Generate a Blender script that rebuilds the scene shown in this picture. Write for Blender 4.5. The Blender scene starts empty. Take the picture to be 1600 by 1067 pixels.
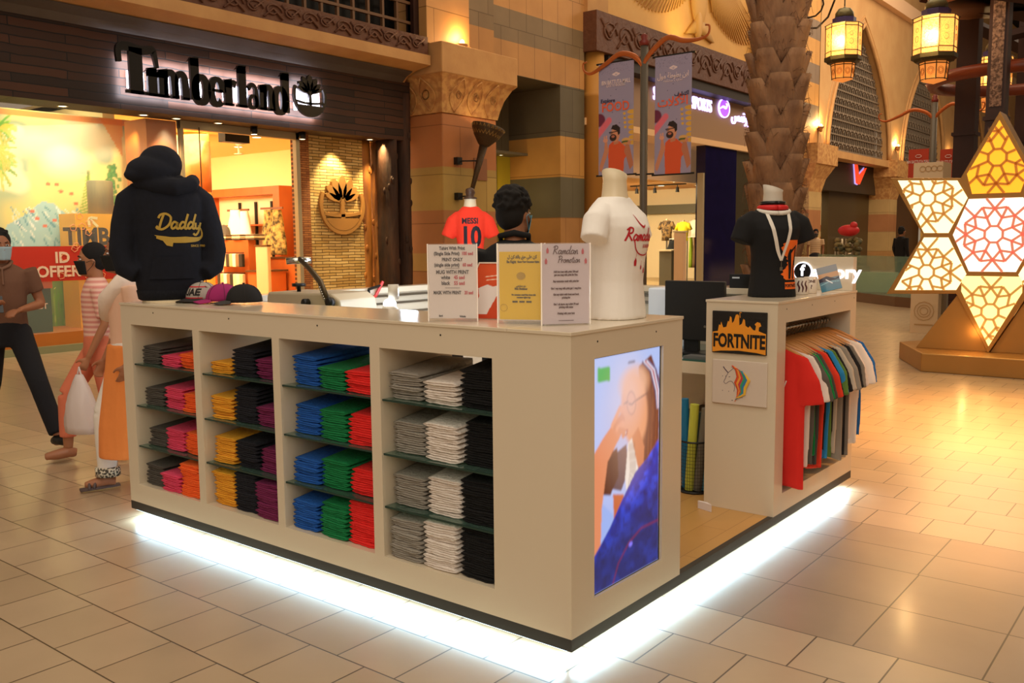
import bpy, bmesh, math, random
import numpy as np
from mathutils import Vector, Matrix, Euler
S = bpy.context.scene
COL = S.collection
PI = math.pi
rnd = random.Random(7)

# ------------------------------------------------------------------ camera
CAM = Vector((1.8071, -2.6131, 1.55))
YAW, PITCH, ROLL, FPX = .6700165, .1101193, -.009294, 1425.3
_f = Vector((-math.sin(YAW)*math.cos(PITCH), math.cos(YAW)*math.cos(PITCH), -math.sin(PITCH)))
_r0 = Vector((math.cos(YAW), math.sin(YAW), 0)); _u0 = _r0.cross(_f)
_r = _r0*math.cos(ROLL) + _u0*math.sin(ROLL); _u = -_r0*math.sin(ROLL) + _u0*math.cos(ROLL)
cd = bpy.data.cameras.new('camera'); cam = bpy.data.objects.new('camera', cd); COL.objects.link(cam)
cd.sensor_width = 36; cd.sensor_fit = 'HORIZONTAL'; cd.lens = 36*FPX/1600
cd.clip_start = .05; cd.clip_end = 200
R3 = Matrix((_r, _u, -_f)).transposed()
cam.matrix_world = Matrix.Translation(CAM) @ R3.to_4x4()
S.camera = cam
def ray(u, v): return _f + _r*((u-800)/FPX) - _u*((v-533.5)/FPX)
def on(u, v, ax, c):
    """point of the plane axis=c that the photograph shows at (u, v): used for measuring the place"""
    d = ray(u, v); return CAM + d*((c-CAM[ax])/d[ax])
def pX(u, v, c): return on(u, v, 0, c)
def pY(u, v, c): return on(u, v, 1, c)
def pZ(u, v, c): return on(u, v, 2, c)

# ------------------------------------------------------------------ world, exposure, large lights
S.view_settings.view_transform = 'Standard'
S.view_settings.look = 'None'
S.view_settings.gamma = 1
S.view_settings.exposure = 0.0
S.view_settings.use_curve_mapping = False
w = bpy.data.worlds.new('world'); S.world = w; w.use_nodes = True
w.node_tree.nodes['Background'].inputs[0].default_value = (1.0, .74, .50, 1)
w.node_tree.nodes['Background'].inputs[1].default_value = .30
def area(name, loc, target, size, energy, color=(1, .72, .42), size_y=None, spread=None):
    l = bpy.data.lights.new(name, 'AREA'); l.energy = energy; l.color = color
    l.size = size
    if size_y: l.shape = 'RECTANGLE'; l.size_y = size_y
    if spread: l.spread = spread
    o = bpy.data.objects.new(name, l); COL.objects.link(o); o.location = loc
    o.rotation_euler = (Vector(target)-Vector(loc)).to_track_quat('-Z', 'Y').to_euler()
    return o
def point(name, loc, energy, color=(1, .7, .35), r=.05):
    l = bpy.data.lights.new(name, 'POINT'); l.energy = energy; l.color = color; l.shadow_soft_size = r
    o = bpy.data.objects.new(name, l); COL.objects.link(o); o.location = loc; return o
def spot(name, loc, target, energy, angle, color=(1, .7, .35), r=.05, blend=.6):
    l = bpy.data.lights.new(name, 'SPOT'); l.energy = energy; l.color = color; l.shadow_soft_size = r
    l.spot_size = math.radians(angle); l.spot_blend = blend
    o = bpy.data.objects.new(name, l); COL.objects.link(o); o.location = loc
    o.rotation_euler = (Vector(target)-Vector(loc)).to_track_quat('-Z', 'Y').to_euler(); return o
area('hall_light', (0, -1, 9), (-1, 1, 0), 9, 430, (1, .88, .72))
area('hall_light', (4, -7, 6), (-1, 1, .6), 5, 230, (1, .90, .76))
area('hall_light', (-4, 14, 11), (-5, 15, 0), 9, 640, (1, .76, .50))
area('hall_light', (-3, 34, 13), (-9, 36, 3), 14, 2800, (1, .78, .56))

# ------------------------------------------------------------------ materials
def lin(c): return c/12.92 if c <= .04045 else ((c+.055)/1.055)**2.4
def H(h):
    h = h.lstrip('#'); return tuple(lin(int(h[i:i+2], 16)/255) for i in (0, 2, 4)) + (1,)
MATS = {}
def M(name, hexc, rough=.6, metal=0, noise=None, bump=None, emis=0, emis_hex=None, alpha=None, trans=0, ior=1.45, coat=0, stretch=(1, 1, 1), sheen=0):
    """noise=(scale, hex2, contrast) mixes a second colour in; bump=(scale, strength)"""
    if name in MATS: return MATS[name]
    m = bpy.data.materials.new(name); m.use_nodes = True; nt = m.node_tree; b = nt.nodes['Principled BSDF']
    b.inputs['Base Color'].default_value = H(hexc); b.inputs['Roughness'].default_value = rough
    b.inputs['Metallic'].default_value = metal; b.inputs['IOR'].default_value = ior
    if trans: b.inputs['Transmission Weight'].default_value = trans
    if coat: b.inputs['Coat Weight'].default_value = coat; b.inputs['Coat Roughness'].default_value = .1
    if sheen: b.inputs['Sheen Weight'].default_value = sheen
    if alpha is not None: b.inputs['Alpha'].default_value = alpha
    if emis:
        b.inputs['Emission Color'].default_value = H(emis_hex or hexc); b.inputs['Emission Strength'].default_value = emis
    if noise or bump:
        tc = nt.nodes.new('ShaderNodeTexCoord'); mp = nt.nodes.new('ShaderNodeMapping')
        mp.inputs['Scale'].default_value = stretch
        nt.links.new(tc.outputs['Object'], mp.inputs[0])
    if noise:
        n = nt.nodes.new('ShaderNodeTexNoise'); n.inputs['Scale'].default_value = noise[0]; n.inputs['Detail'].default_value = 6
        cr = nt.nodes.new('ShaderNodeValToRGB'); k = noise[2] if len(noise) > 2 else .25
        cr.color_ramp.elements[0].position = .5-k; cr.color_ramp.elements[1].position = .5+k
        cr.color_ramp.elements[0].color = H(hexc); cr.color_ramp.elements[1].color = H(noise[1])
        nt.links.new(mp.outputs[0], n.inputs['Vector']); nt.links.new(n.outputs['Fac'], cr.inputs[0])
        nt.links.new(cr.outputs[0], b.inputs['Base Color'])
    if bump:
        n = nt.nodes.new('ShaderNodeTexNoise'); n.inputs['Scale'].default_value = bump[0]; n.inputs['Detail'].default_value = 4
        bp = nt.nodes.new('ShaderNodeBump'); bp.inputs['Strength'].default_value = bump[1]; bp.inputs['Distance'].default_value = .02
        nt.links.new(mp.outputs[0], n.inputs['Vector']); nt.links.new(n.outputs['Fac'], bp.inputs['Height'])
        nt.links.new(bp.outputs[0], b.inputs['Normal'])
    MATS[name] = m; return m
def brickmat(name, c1, c2, mortar, bw, bh, ms=.004, axis='XY', rough=.5, offset=.5, bump=.4, loc=(0, 0, 0), coat=0, noise=0, bias=0, disp=.01, spec=.5):
    """tiles or bricks in metres; axis picks the two object axes that run along and up the courses"""
    m = bpy.data.materials.new(name); m.use_nodes = True; nt = m.node_tree; b = nt.nodes['Principled BSDF']
    tc = nt.nodes.new('ShaderNodeTexCoord'); sp = nt.nodes.new('ShaderNodeSeparateXYZ'); cb = nt.nodes.new('ShaderNodeCombineXYZ')
    nt.links.new(tc.outputs['Object'], sp.inputs[0])
    nt.links.new(sp.outputs[axis[0]], cb.inputs[0]); nt.links.new(sp.outputs[axis[1]], cb.inputs[1])
    mp = nt.nodes.new('ShaderNodeMapping'); mp.inputs['Location'].default_value = loc
    nt.links.new(cb.outputs[0], mp.inputs[0])
    br = nt.nodes.new('ShaderNodeTexBrick'); br.inputs['Scale'].default_value = 1
    br.inputs['Brick Width'].default_value = bw; br.inputs['Row Height'].default_value = bh
    br.inputs['Mortar Size'].default_value = ms; br.inputs['Mortar Smooth'].default_value = .15; br.offset = offset
    br.inputs['Bias'].default_value = bias
    br.inputs['Color1'].default_value = H(c1); br.inputs['Color2'].default_value = H(c2); br.inputs['Mortar'].default_value = H(mortar)
    vec = mp.outputs[0]
    if noise:
        n = nt.nodes.new('ShaderNodeTexNoise'); n.inputs['Scale'].default_value = 3; n.inputs['Detail'].default_value = 4
        nt.links.new(mp.outputs[0], n.inputs['Vector'])
        va = nt.nodes.new('ShaderNodeVectorMath'); va.operation = 'MULTIPLY_ADD'
        va.inputs[1].default_value = (noise,)*3
        nt.links.new(n.outputs['Color'], va.inputs[0]); nt.links.new(mp.outputs[0], va.inputs[2]); vec = va.outputs[0]
    nt.links.new(vec, br.inputs['Vector'])
    n2 = nt.nodes.new('ShaderNodeTexNoise'); n2.inputs['Scale'].default_value = 2.2; n2.inputs['Detail'].default_value = 5
    nt.links.new(tc.outputs['Object'], n2.inputs['Vector'])
    mx = nt.nodes.new('ShaderNodeMix'); mx.data_type = 'RGBA'; mx.blend_type = 'MULTIPLY'; mx.inputs[0].default_value = .35
    cr = nt.nodes.new('ShaderNodeValToRGB'); cr.color_ramp.elements[0].position = .3; cr.color_ramp.elements[1].position = .7
    cr.color_ramp.elements[0].color = (.62, .6, .58, 1); cr.color_ramp.elements[1].color = (1, 1, 1, 1)
    nt.links.new(n2.outputs['Fac'], cr.inputs[0])
    nt.links.new(br.outputs['Color'], mx.inputs[6]); nt.links.new(cr.outputs[0], mx.inputs[7])
    nt.links.new(mx.outputs[2], b.inputs['Base Color'])
    b.inputs['Roughness'].default_value = rough
    b.inputs['Specular IOR Level'].default_value = spec
    if coat: b.inputs['Coat Weight'].default_value = coat; b.inputs['Coat Roughness'].default_value = .12
    bp = nt.nodes.new('ShaderNodeBump'); bp.inputs['Strength'].default_value = bump; bp.inputs['Distance'].default_value = disp
    bp.invert = True
    nt.links.new(br.outputs['Fac'], bp.inputs['Height']); nt.links.new(bp.outputs[0], b.inputs['Normal'])
    MATS[name] = m; return m
def bandmat(name, bands, z0, z1, jw=.9, axis='Y', rough=.65):
    """coursed masonry: constant colour bands over object z (list of (z_start, hex)) with fine vertical joints"""
    m = bpy.data.materials.new(name); m.use_nodes = True; nt = m.node_tree; b = nt.nodes['Principled BSDF']
    tc = nt.nodes.new('ShaderNodeTexCoord'); sp = nt.nodes.new('ShaderNodeSeparateXYZ'); nt.links.new(tc.outputs['Object'], sp.inputs[0])
    mr = nt.nodes.new('ShaderNodeMapRange'); mr.inputs[1].default_value = z0; mr.inputs[2].default_value = z1
    nt.links.new(sp.outputs['Z'], mr.inputs[0])
    cr = nt.nodes.new('ShaderNodeValToRGB'); cr.color_ramp.interpolation = 'CONSTANT'
    el = cr.color_ramp.elements
    while len(el) > 1: el.remove(el[-1])
    for i, (z, c) in enumerate(bands):
        p = max(0, min(1, (z-z0)/(z1-z0)))
        e = el[0] if i == 0 else el.new(p)
        e.position = p; e.color = H(c)
    nt.links.new(mr.outputs[0], cr.inputs[0])
    cb = nt.nodes.new('ShaderNodeCombineXYZ'); nt.links.new(sp.outputs[axis], cb.inputs[0]); nt.links.new(sp.outputs['Z'], cb.inputs[1])
    br = nt.nodes.new('ShaderNodeTexBrick'); br.inputs['Scale'].default_value = 1; br.inputs['Brick Width'].default_value = jw
    h = (bands[1][0]-bands[0][0]) if len(bands) > 1 else .8
    br.inputs['Row Height'].default_value = h; br.inputs['Mortar Size'].default_value = .008
    mp = nt.nodes.new('ShaderNodeMapping'); mp.inputs['Location'].default_value = (0, -bands[0][0], 0)
    nt.links.new(cb.outputs[0], mp.inputs[0]); nt.links.new(mp.outputs[0], br.inputs['Vector'])
    br.inputs['Color1'].default_value = (1, 1, 1, 1); br.inputs['Color2'].default_value = (.86, .84, .82, 1); br.inputs['Mortar'].default_value = (.45, .4, .35, 1)
    mx = nt.nodes.new('ShaderNodeMix'); mx.data_type = 'RGBA'; mx.blend_type = 'MULTIPLY'; mx.inputs[0].default_value = 1
    nt.links.new(cr.outputs[0], mx.inputs[6]); nt.links.new(br.outputs['Color'], mx.inputs[7])
    n2 = nt.nodes.new('ShaderNodeTexNoise'); n2.inputs['Scale'].default_value = 1.5; n2.inputs['Detail'].default_value = 6
    nt.links.new(tc.outputs['Object'], n2.inputs['Vector'])
    c2 = nt.nodes.new('ShaderNodeValToRGB'); c2.color_ramp.elements[0].position = .3; c2.color_ramp.elements[1].position = .7
    c2.color_ramp.elements[0].color = (.78, .76, .74, 1); c2.color_ramp.elements[1].color = (1, 1, 1, 1)
    nt.links.new(n2.outputs['Fac'], c2.inputs[0])
    m2 = nt.nodes.new('ShaderNodeMix'); m2.data_type = 'RGBA'; m2.blend_type = 'MULTIPLY'; m2.inputs[0].default_value = .7
    nt.links.new(mx.outputs[2], m2.inputs[6]); nt.links.new(c2.outputs[0], m2.inputs[7])
    nt.links.new(m2.outputs[2], b.inputs['Base Color']); b.inputs['Roughness'].default_value = rough
    MATS[name] = m; return m

# ------------------------------------------------------------------ mesh helpers
def rotz(a): return Matrix.Rotation(a, 4, 'Z')
def T(x, y, z): return Matrix.Translation((x, y, z))
def frame(o, ex, ey):
    """4x4 matrix with origin o, local x along ex, local y along ey, local z = ex x ey"""
    ex = Vector(ex).normalized(); ey = Vector(ey).normalized(); ez = ex.cross(ey)
    m = Matrix((ex, ey, ez)).transposed().to_4x4(); m.translation = Vector(o); return m
class MB:
    def __init__(s): s.v = []; s.f = []; s.mi = []; s.cur = 0
    def add(s, vs, fs, mat=None):
        n = len(s.v)
        s.v += [tuple(mat @ Vector(p)) if mat is not None else tuple(p) for p in vs]
        s.f += [tuple(i+n for i in f) for f in fs]; s.mi += [s.cur]*len(fs); return s
    def box(s, a, b, mat=None):
        x0, y0, z0 = a; x1, y1, z1 = b
        v = [(x0, y0, z0), (x1, y0, z0), (x1, y1, z0), (x0, y1, z0), (x0, y0, z1), (x1, y0, z1), (x1, y1, z1), (x0, y1, z1)]
        return s.add(v, [(3, 2, 1, 0), (4, 5, 6, 7), (0, 1, 5, 4), (1, 2, 6, 5), (2, 3, 7, 6), (3, 0, 4, 7)], mat)
    def prism(s, poly, z0, z1, mat=None):
        n = len(poly); v = [(x, y, z0) for x, y in poly] + [(x, y, z1) for x, y in poly]
        f = [tuple(reversed(range(n))), tuple(range(n, 2*n))] + [(i, (i+1) % n, n+(i+1) % n, n+i) for i in range(n)]
        return s.add(v, f, mat)
    def poly(s, pts, mat=None): return s.add(pts, [tuple(range(len(pts)))], mat)
    def loft(s, rings, mat=None, cap=True, closed=True):
        n = len(rings[0]); v = [p for r in rings for p in r]; f = []
        for i in range(len(rings)-1):
            for j in range(n if closed else n-1):
                k = (j+1) % n; f.append((i*n+j, i*n+k, (i+1)*n+k, (i+1)*n+j))
        if cap and closed: f.append(tuple(reversed(range(n)))); f.append(tuple(range((len(rings)-1)*n, len(rings)*n)))
        return s.add(v, f, mat)
    def lathe(s, prof, c=(0, 0, 0), n=20, mat=None, a0=0, sides=None):
        n = sides or n
        rings = [[(c[0]+r*math.cos(a0+2*PI*j/n), c[1]+r*math.sin(a0+2*PI*j/n), c[2]+z) for j in range(n)] for r, z in prof]
        return s.loft(rings, mat)
    def tube(s, pts, r, n=8, mat=None, flat=1, up=None):
        pts = [Vector(p) for p in pts]; m = len(pts); rr = r if isinstance(r, (list, tuple)) else [r]*m
        rings = []; ref = Vector(up) if up else None
        for i, p in enumerate(pts):
            d = (pts[min(i+1, m-1)]-pts[max(i-1, 0)]).normalized()
            if ref is None: ref = Vector((0, 0, 1)) if abs(d.z) < .9 else Vector((1, 0, 0))
            a = d.cross(ref)
            if a.length < 1e-4: a = d.orthogonal()
            a.normalize(); b = a.cross(d).normalized()
            if not up: ref = b
            rings.append([tuple(p + a*(rr[i]*math.cos(2*PI*k/n)) + b*(rr[i]*flat*math.sin(2*PI*k/n))) for k in range(n)])
        return s.loft(rings, mat)
    def ell(s, c, rx, ry, rz, n=14, m=9, mat=None, R=None):
        v = []; f = []
        v.append((0, 0, rz)); 
        for i in range(1, m):
            t = PI*i/m
            for j in range(n):
                p = 2*PI*j/n; v.append((rx*math.sin(t)*math.cos(p), ry*math.sin(t)*math.sin(p), rz*math.cos(t)))
        v.append((0, 0, -rz)); L = len(v)-1
        for j in range(n): f.append((0, 1+j, 1+(j+1) % n)); f.append((L, L-n+(j+1) % n, L-n+j))
        for i in range(m-2):
            for j in range(n): a = 1+i*n; f.append((a+j, a+n+j, a+n+(j+1) % n, a+(j+1) % n))
        mt = T(*c)
        if R is not None: mt = mt @ R.to_4x4()
        if mat is not None: mt = mat @ mt
        return s.add(v, f, mt)
    def grid(s, fn, nu, nv, mat=None):
        v = [fn(i/(nu-1), j/(nv-1)) for j in range(nv) for i in range(nu)]
        f = [(j*nu+i, j*nu+i+1, (j+1)*nu+i+1, (j+1)*nu+i) for j in range(nv-1) for i in range(nu-1)]
        return s.add(v, f, mat)
    def mesh(s, name, mats=None, smooth=False, off=None):
        me = bpy.data.meshes.new(name)
        v = s.v if off is None else [(p[0]-off[0], p[1]-off[1], p[2]-off[2]) for p in s.v]
        me.from_pydata(v, [], s.f)
        if mats:
            for m in (mats if isinstance(mats, (list, tuple)) else [mats]): me.materials.append(m)
        me.polygons.foreach_set('material_index', s.mi)
        if smooth: me.polygons.foreach_set('use_smooth', [True]*len(s.f))
        bm = bmesh.new(); bm.from_mesh(me); bmesh.ops.recalc_face_normals(bm, faces=bm.faces); bm.to_mesh(me); bm.free()
        me.update(); return me
    def obj(s, name, mats, parent=None, smooth=False, bevel=0, world=True, sub=0):
        off = None
        if parent is not None and world: off = worldloc(parent)
        me = s.mesh(name, mats, smooth, off)
        o = bpy.data.objects.new(name, me); COL.objects.link(o)
        if parent is not None: o.parent = parent
        if bevel:
            b = o.modifiers.new('bevel', 'BEVEL'); b.width = bevel; b.segments = 2; b.limit_method = 'ANGLE'
        if sub: sb = o.modifiers.new('sub', 'SUBSURF'); sb.levels = sub; sb.render_levels = sub
        return o
def worldloc(o):
    p = Vector((0, 0, 0))
    while o is not None: p += o.location; o = o.parent
    return p
def tag(o, label=None, cat=None, group=None, kind=None):
    if label: o['label'] = label
    if cat: o['category'] = cat
    if group: o['group'] = group
    if kind: o['kind'] = kind
    return o
def thing(name, label, cat, loc=(0, 0, 0), group=None):
    o = bpy.data.objects.new(name, None); COL.objects.link(o); o.location = loc; o.empty_display_size = .1
    return tag(o, label, cat, group)
def struct(name, mb, mats, bevel=0, smooth=False):
    o = mb.obj(name, mats, None, smooth, bevel); o['kind'] = 'structure'; return o
def lab(o, label): o['label'] = label; return o

def remesh(mb, name, mats, parent, voxel=.012, smooth=6, group=None, world=True, fac=.5):
    """closed shapes in mb melt into one continuous skin"""
    off = worldloc(parent) if (parent is not None and world) else None
    me = mb.mesh(name+'_src', None, True, off)
    o = bpy.data.objects.new(name, me); COL.objects.link(o)
    r = o.modifiers.new('r', 'REMESH'); r.mode = 'VOXEL'; r.voxel_size = voxel; r.use_smooth_shade = True
    sm = o.modifiers.new('s', 'SMOOTH'); sm.iterations = smooth; sm.factor = fac
    dg = bpy.context.evaluated_depsgraph_get(); dg.update()
    me2 = bpy.data.meshes.new_from_object(o.evaluated_get(dg))
    o.modifiers.clear(); o.data = me2; bpy.data.meshes.remove(me); me2.name = name
    me2.materials.clear()
    for m in (mats if isinstance(mats, (list, tuple)) else [mats]): me2.materials.append(m)
    me2.polygons.foreach_set('use_smooth', [True]*len(me2.polygons))
    if parent is not None: o.parent = parent
    return o

FONT = None
def text_mb(s, size, mat, ext=.002, bold=0, align='CENTER', shear=0, sx=1, mb=None, space=1, line=1):
    """lettering as extruded outlines; mat: frame whose local x runs along the line and local y up"""
    c = bpy.data.curves.new('t', 'FONT'); c.body = s; c.size = size; c.extrude = ext; c.offset = bold
    c.align_x = align; c.align_y = 'CENTER'; c.shear = shear; c.space_character = space; c.space_line = line; c.resolution_u = 3
    o = bpy.data.objects.new('t', c); COL.objects.link(o)
    dg = bpy.context.evaluated_depsgraph_get(); dg.update()
    me = bpy.data.meshes.new_from_object(o.evaluated_get(dg))
    mb = mb or MB()
    mm = mat @ Matrix.Diagonal((sx, 1, 1, 1))
    mb.add([tuple(v.co) for v in me.vertices], [tuple(p.vertices) for p in me.polygons], mm)
    bpy.data.objects.remove(o); bpy.data.curves.remove(c); bpy.data.meshes.remove(me)
    return mb
def stroke(mb, pts, w, mat, ext=.002, z=0, smooth=3):
    """flat ribbon stroke along 2d points (Catmull-Rom), widths w (number or list)"""
    P = [Vector((p[0], p[1])) for p in pts]; W = w if isinstance(w, (list, tuple)) else [w]*len(P)
    Q = []; q = []
    for i in range(len(P)-1):
        p0 = P[max(i-1, 0)]; p1 = P[i]; p2 = P[i+1]; p3 = P[min(i+2, len(P)-1)]
        for k in range(smooth):
            t = k/smooth
            Q.append(.5*((2*p1)+(p2-p0)*t+(2*p0-5*p1+4*p2-p3)*t*t+(3*p1-p0-3*p2+p3)*t**3)); q.append(W[i]*(1-t)+W[i+1]*t)
    Q.append(P[-1]); q.append(W[-1])
    L = []; Rr = []
    for i, p in enumerate(Q):
        d = Q[min(i+1, len(Q)-1)]-Q[max(i-1, 0)]
        if d.length < 1e-9: d = Vector((1, 0))
        n = Vector((-d.y, d.x)).normalized()*q[i]/2
        L.append(p+n); Rr.append(p-n)
    v = [(p.x, p.y, z+ext) for p in L]+[(p.x, p.y, z+ext) for p in Rr]+[(p.x, p.y, z) for p in L]+[(p.x, p.y, z) for p in Rr]
    n = len(Q); f = []
    for i in range(n-1):
        f += [(i, i+1, n+i+1, n+i), (2*n+i, 3*n+i, 3*n+i+1, 2*n+i+1), (i, 2*n+i, 2*n+i+1, i+1), (n+i, n+i+1, 3*n+i+1, 3*n+i)]
    f += [(0, n, 3*n, 2*n), (n-1, 3*n-1, 4*n-1, 2*n-1)] if False else []
    mb.add(v, f, mat); return mb

def picmat(name, rough=.5, emis=0):
    if name in MATS: return MATS[name]
    m = bpy.data.materials.new(name); m.use_nodes = True; nt = m.node_tree; b = nt.nodes['Principled BSDF']
    a = nt.nodes.new('ShaderNodeVertexColor'); a.layer_name = 'print'
    nt.links.new(a.outputs[0], b.inputs['Base Color']); b.inputs['Roughness'].default_value = rough
    if emis:
        nt.links.new(a.outputs[0], b.inputs['Emission Color']); b.inputs['Emission Strength'].default_value = emis
        b.inputs['Base Color'].default_value = (0, 0, 0, 1)
        nt.links.remove(b.inputs['Base Color'].links[0])
    MATS[name] = m; return m
class Pic:
    """a printed picture: colour fields drawn over u (right) and v (up), 0..1, at the sheet's own aspect"""
    def __init__(s, w, h, nx, ny):
        s.w, s.h, s.nx, s.ny = w, h, nx, ny
        s.U, s.V = np.meshgrid(np.linspace(0, 1, nx), np.linspace(0, 1, ny)); s.A = np.zeros((ny, nx, 3))
        s.X = s.U*w; s.Y = s.V*h
    def c(s, h): return np.array(H(h)[:3])
    def fill(s, h): s.A[:] = s.c(h)
    def grad(s, h0, h1, ang=90):
        a = math.radians(ang); t = np.clip(s.U*math.cos(a)+s.V*math.sin(a), 0, 1)[..., None]; s.A[:] = s.c(h0)*(1-t)+s.c(h1)*t
    def mix(s, mask, h, k=1.0):
        m = (np.clip(mask, 0, 1)*k)[..., None]; s.A = s.A*(1-m)+s.c(h)*m
    def poly(s, pts, h, k=1.0, soft=0):
        x = s.U; y = s.V; ins = np.zeros(x.shape, bool); n = len(pts)
        for i in range(n):
            x1, y1 = pts[i]; x2, y2 = pts[(i+1) % n]
            if y1 == y2: continue
            c = ((y1 > y) != (y2 > y)) & (x < (x2-x1)*(y-y1)/(y2-y1)+x1); ins ^= c
        s.mix(ins.astype(float), h, k)
    def ell(s, cx, cy, rx, ry, h, k=1.0, soft=.15, ang=0):
        a = math.radians(ang); dx = (s.U-cx)*s.w; dy = (s.V-cy)*s.h
        X = dx*math.cos(a)+dy*math.sin(a); Y = -dx*math.sin(a)+dy*math.cos(a)
        d = np.sqrt((X/(rx*s.w))**2+(Y/(ry*s.w))**2); s.mix((1-d)/max(soft, 1e-3)+.5, h, k)
    def line(s, pts, wd, h, k=1.0):
        m = np.zeros(s.U.shape)
        for (x1, y1), (x2, y2) in zip(pts[:-1], pts[1:]):
            ax, ay, bx, by = x1*s.w, y1*s.h, x2*s.w, y2*s.h; L = (bx-ax)**2+(by-ay)**2+1e-12
            t = np.clip(((s.X-ax)*(bx-ax)+(s.Y-ay)*(by-ay))/L, 0, 1)
            d = np.hypot(s.X-ax-t*(bx-ax), s.Y-ay-t*(by-ay)); m = np.maximum(m, np.clip((wd*s.w/2-d)/(.25*wd*s.w)+.5, 0, 1))
        s.mix(m, h, k)
    def noise(s, scale, amt, seed=1, h='#ffffff'):
        r = np.random.RandomState(seed); g = r.rand(int(scale*s.h/s.w)+3, int(scale)+3)
        x = s.U*scale; y = s.V*scale*s.h/s.w; i = np.clip(y.astype(int), 0, g.shape[0]-2); j = np.clip(x.astype(int), 0, g.shape[1]-2)
        fx = x-j; fy = y-i; fx = fx*fx*(3-2*fx); fy = fy*fy*(3-2*fy)
        return g[i, j]*(1-fx)*(1-fy)+g[i, j+1]*fx*(1-fy)+g[i+1, j]*(1-fx)*fy+g[i+1, j+1]*fx*fy
    def obj(s, name, mat, frame_, parent=None, thick=.002, bend=None):
        """sheet with its lower left corner at the frame's origin"""
        nx, ny = s.nx, s.ny
        off = worldloc(parent) if parent is not None else Vector((0, 0, 0))
        X = s.X.ravel(); Y = s.Y.ravel(); Z = np.zeros(X.shape) if bend is None else bend(s.U, s.V).ravel()
        Mx = np.array(frame_)
        def tr(z): return np.stack([Mx[i, 0]*X+Mx[i, 1]*Y+Mx[i, 2]*(Z+z)+Mx[i, 3]-off[i] for i in range(3)], 1)
        V = np.concatenate([tr(0.0), tr(-thick)])
        idx = np.arange(nx*ny).reshape(ny, nx)
        q = np.stack([idx[:-1, :-1], idx[:-1, 1:], idx[1:, 1:], idx[1:, :-1]], -1).reshape(-1, 4)
        N = nx*ny; c = [idx[0, 0], idx[0, -1], idx[-1, -1], idx[-1, 0]]
        F = q.tolist()
        if bend is None: F += [[c[3]+N, c[2]+N, c[1]+N, c[0]+N]]
        ed = [idx[0, :], idx[:, -1], idx[-1, ::-1], idx[::-1, 0]]
        for e in ed:
            if bend is None: F.append([int(e[-1]), int(e[0]), int(e[0])+N, int(e[-1])+N])
        me = bpy.data.meshes.new(name); me.from_pydata(V.tolist(), [], F)
        ca = me.color_attributes.new('print', 'FLOAT_COLOR', 'POINT')
        C = np.ones((2*N, 4)); C[:N, :3] = s.A.reshape(-1, 3); C[N:, :3] = s.A.reshape(-1, 3)
        ca.data.foreach_set('color', C.ravel().astype(np.float32)); me.materials.append(mat)
        if bend is not None: me.polygons.foreach_set('use_smooth', [True]*len(me.polygons))
        me.update()
        o = bpy.data.objects.new(name, me); COL.objects.link(o)
        if parent is not None: o.parent = parent
        return o
# ------------------------------------------------------------------ floor
zones = [(-12, .80, dict(bw=.3057, bh=.3125, offset=.5, loc=(-.305, -.80, 0))),
         (.80, 1.73, dict(bw=.4485, bh=.465, offset=0, loc=(-.30, -.80, 0))),
         (1.73, 2.36, dict(bw=.4485, bh=.315, offset=0, loc=(-.295, -1.73, 0))),
         (2.36, 75, dict(bw=.30, bh=.3025, offset=.5, loc=(-.438, -2.36, 0)))]
fm = []; fb = MB()
for i, (y0, y1, kw) in enumerate(zones):
    k = dict(c1='#c2a888', c2='#b89e7e', mortar='#5c4a35', ms=.0035, rough=.3, bump=.25, disp=.004, coat=.12)
    if i in (1, 2): k.update(c1='#a88e74', c2='#a0886e')
    fm.append(brickmat('floor_tile_%d' % i, **k, **kw)); fb.cur = i
    fb.poly([(-40, y0, 0), (14, y0, 0), (14, y1, 0), (-40, y1, 0)])
struct('floor', fb, fm)

# ------------------------------------------------------------------ kiosk
WHITE = M('white_laminate', '#dccdb4', .22, coat=.35)
BLACKTRIM = M('black_trim', '#34302c', .45)
GLASS = M('shelf_glass', '#8fb8a8', .03, trans=.85, ior=1.5)
GLASSEDGE = M('shelf_glass_edge', '#1d3b33', .15)
SCREW = M('screw_hole', '#15110e', .6)
METAL = M('brushed_metal', '#8c8578', .35, metal=.9)
CHROME = M('chrome', '#c9c4ba', .12, metal=1)
BLACK = M('black_plastic', '#151413', .4)
RUBBER = M('dark_rubber', '#201d1b', .8)
OAK = brickmat('oak_floor', '#cf9f5c', '#c2904e', '#a87a40', .9, .14, ms=.002, axis='YX', rough=.35, bump=.1, disp=.002)
KW, KD, ZT, ZS = -3.034, 3.062, 1.229, 1.216
g_k = 'kiosk units'
base = thing('kiosk_platform', 'low raised platform of the white kiosk, black edge and oak floor, white light glowing below', 'platform', (-1.5, 1.5, 0))
b = MB()
b.box((KW, 0, .06), (0, .03, .107)).box((KW, KD-.03, .06), (0, KD, .107)).box((KW, .03, .06), (KW+.03, KD-.03, .107)).box((-.03, .03, .06), (0, KD-.03, .107))
b.obj('edge_trim', BLACKTRIM, base)
MB().box((KW+.03, .03, .075), (-.03, KD-.03, .1065)).obj('oak_floorboards', OAK, base)
MB().box((KW+.4, .4, 0), (-.4, KD-.4, .075)).obj('plinth', BLACKTRIM, base)
LEDM = M('led_strip', '#ffffff', emis=3, emis_hex='#d0f0ff')
b = MB()
for (a, c) in (((KW+.03, .012, .052), (-.03, .02, .06)), ((-.02, .03, .052), (-.012, KD-.03, .06)), ((KW+.012, .03, .052), (KW+.02, KD-.03, .06)), ((KW+.03, KD-.02, .052), (-.03, KD-.012, .06))): b.box(a, c)
b.obj('led_strip', LEDM, base)
LC = (.50, .80, 1)
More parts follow.
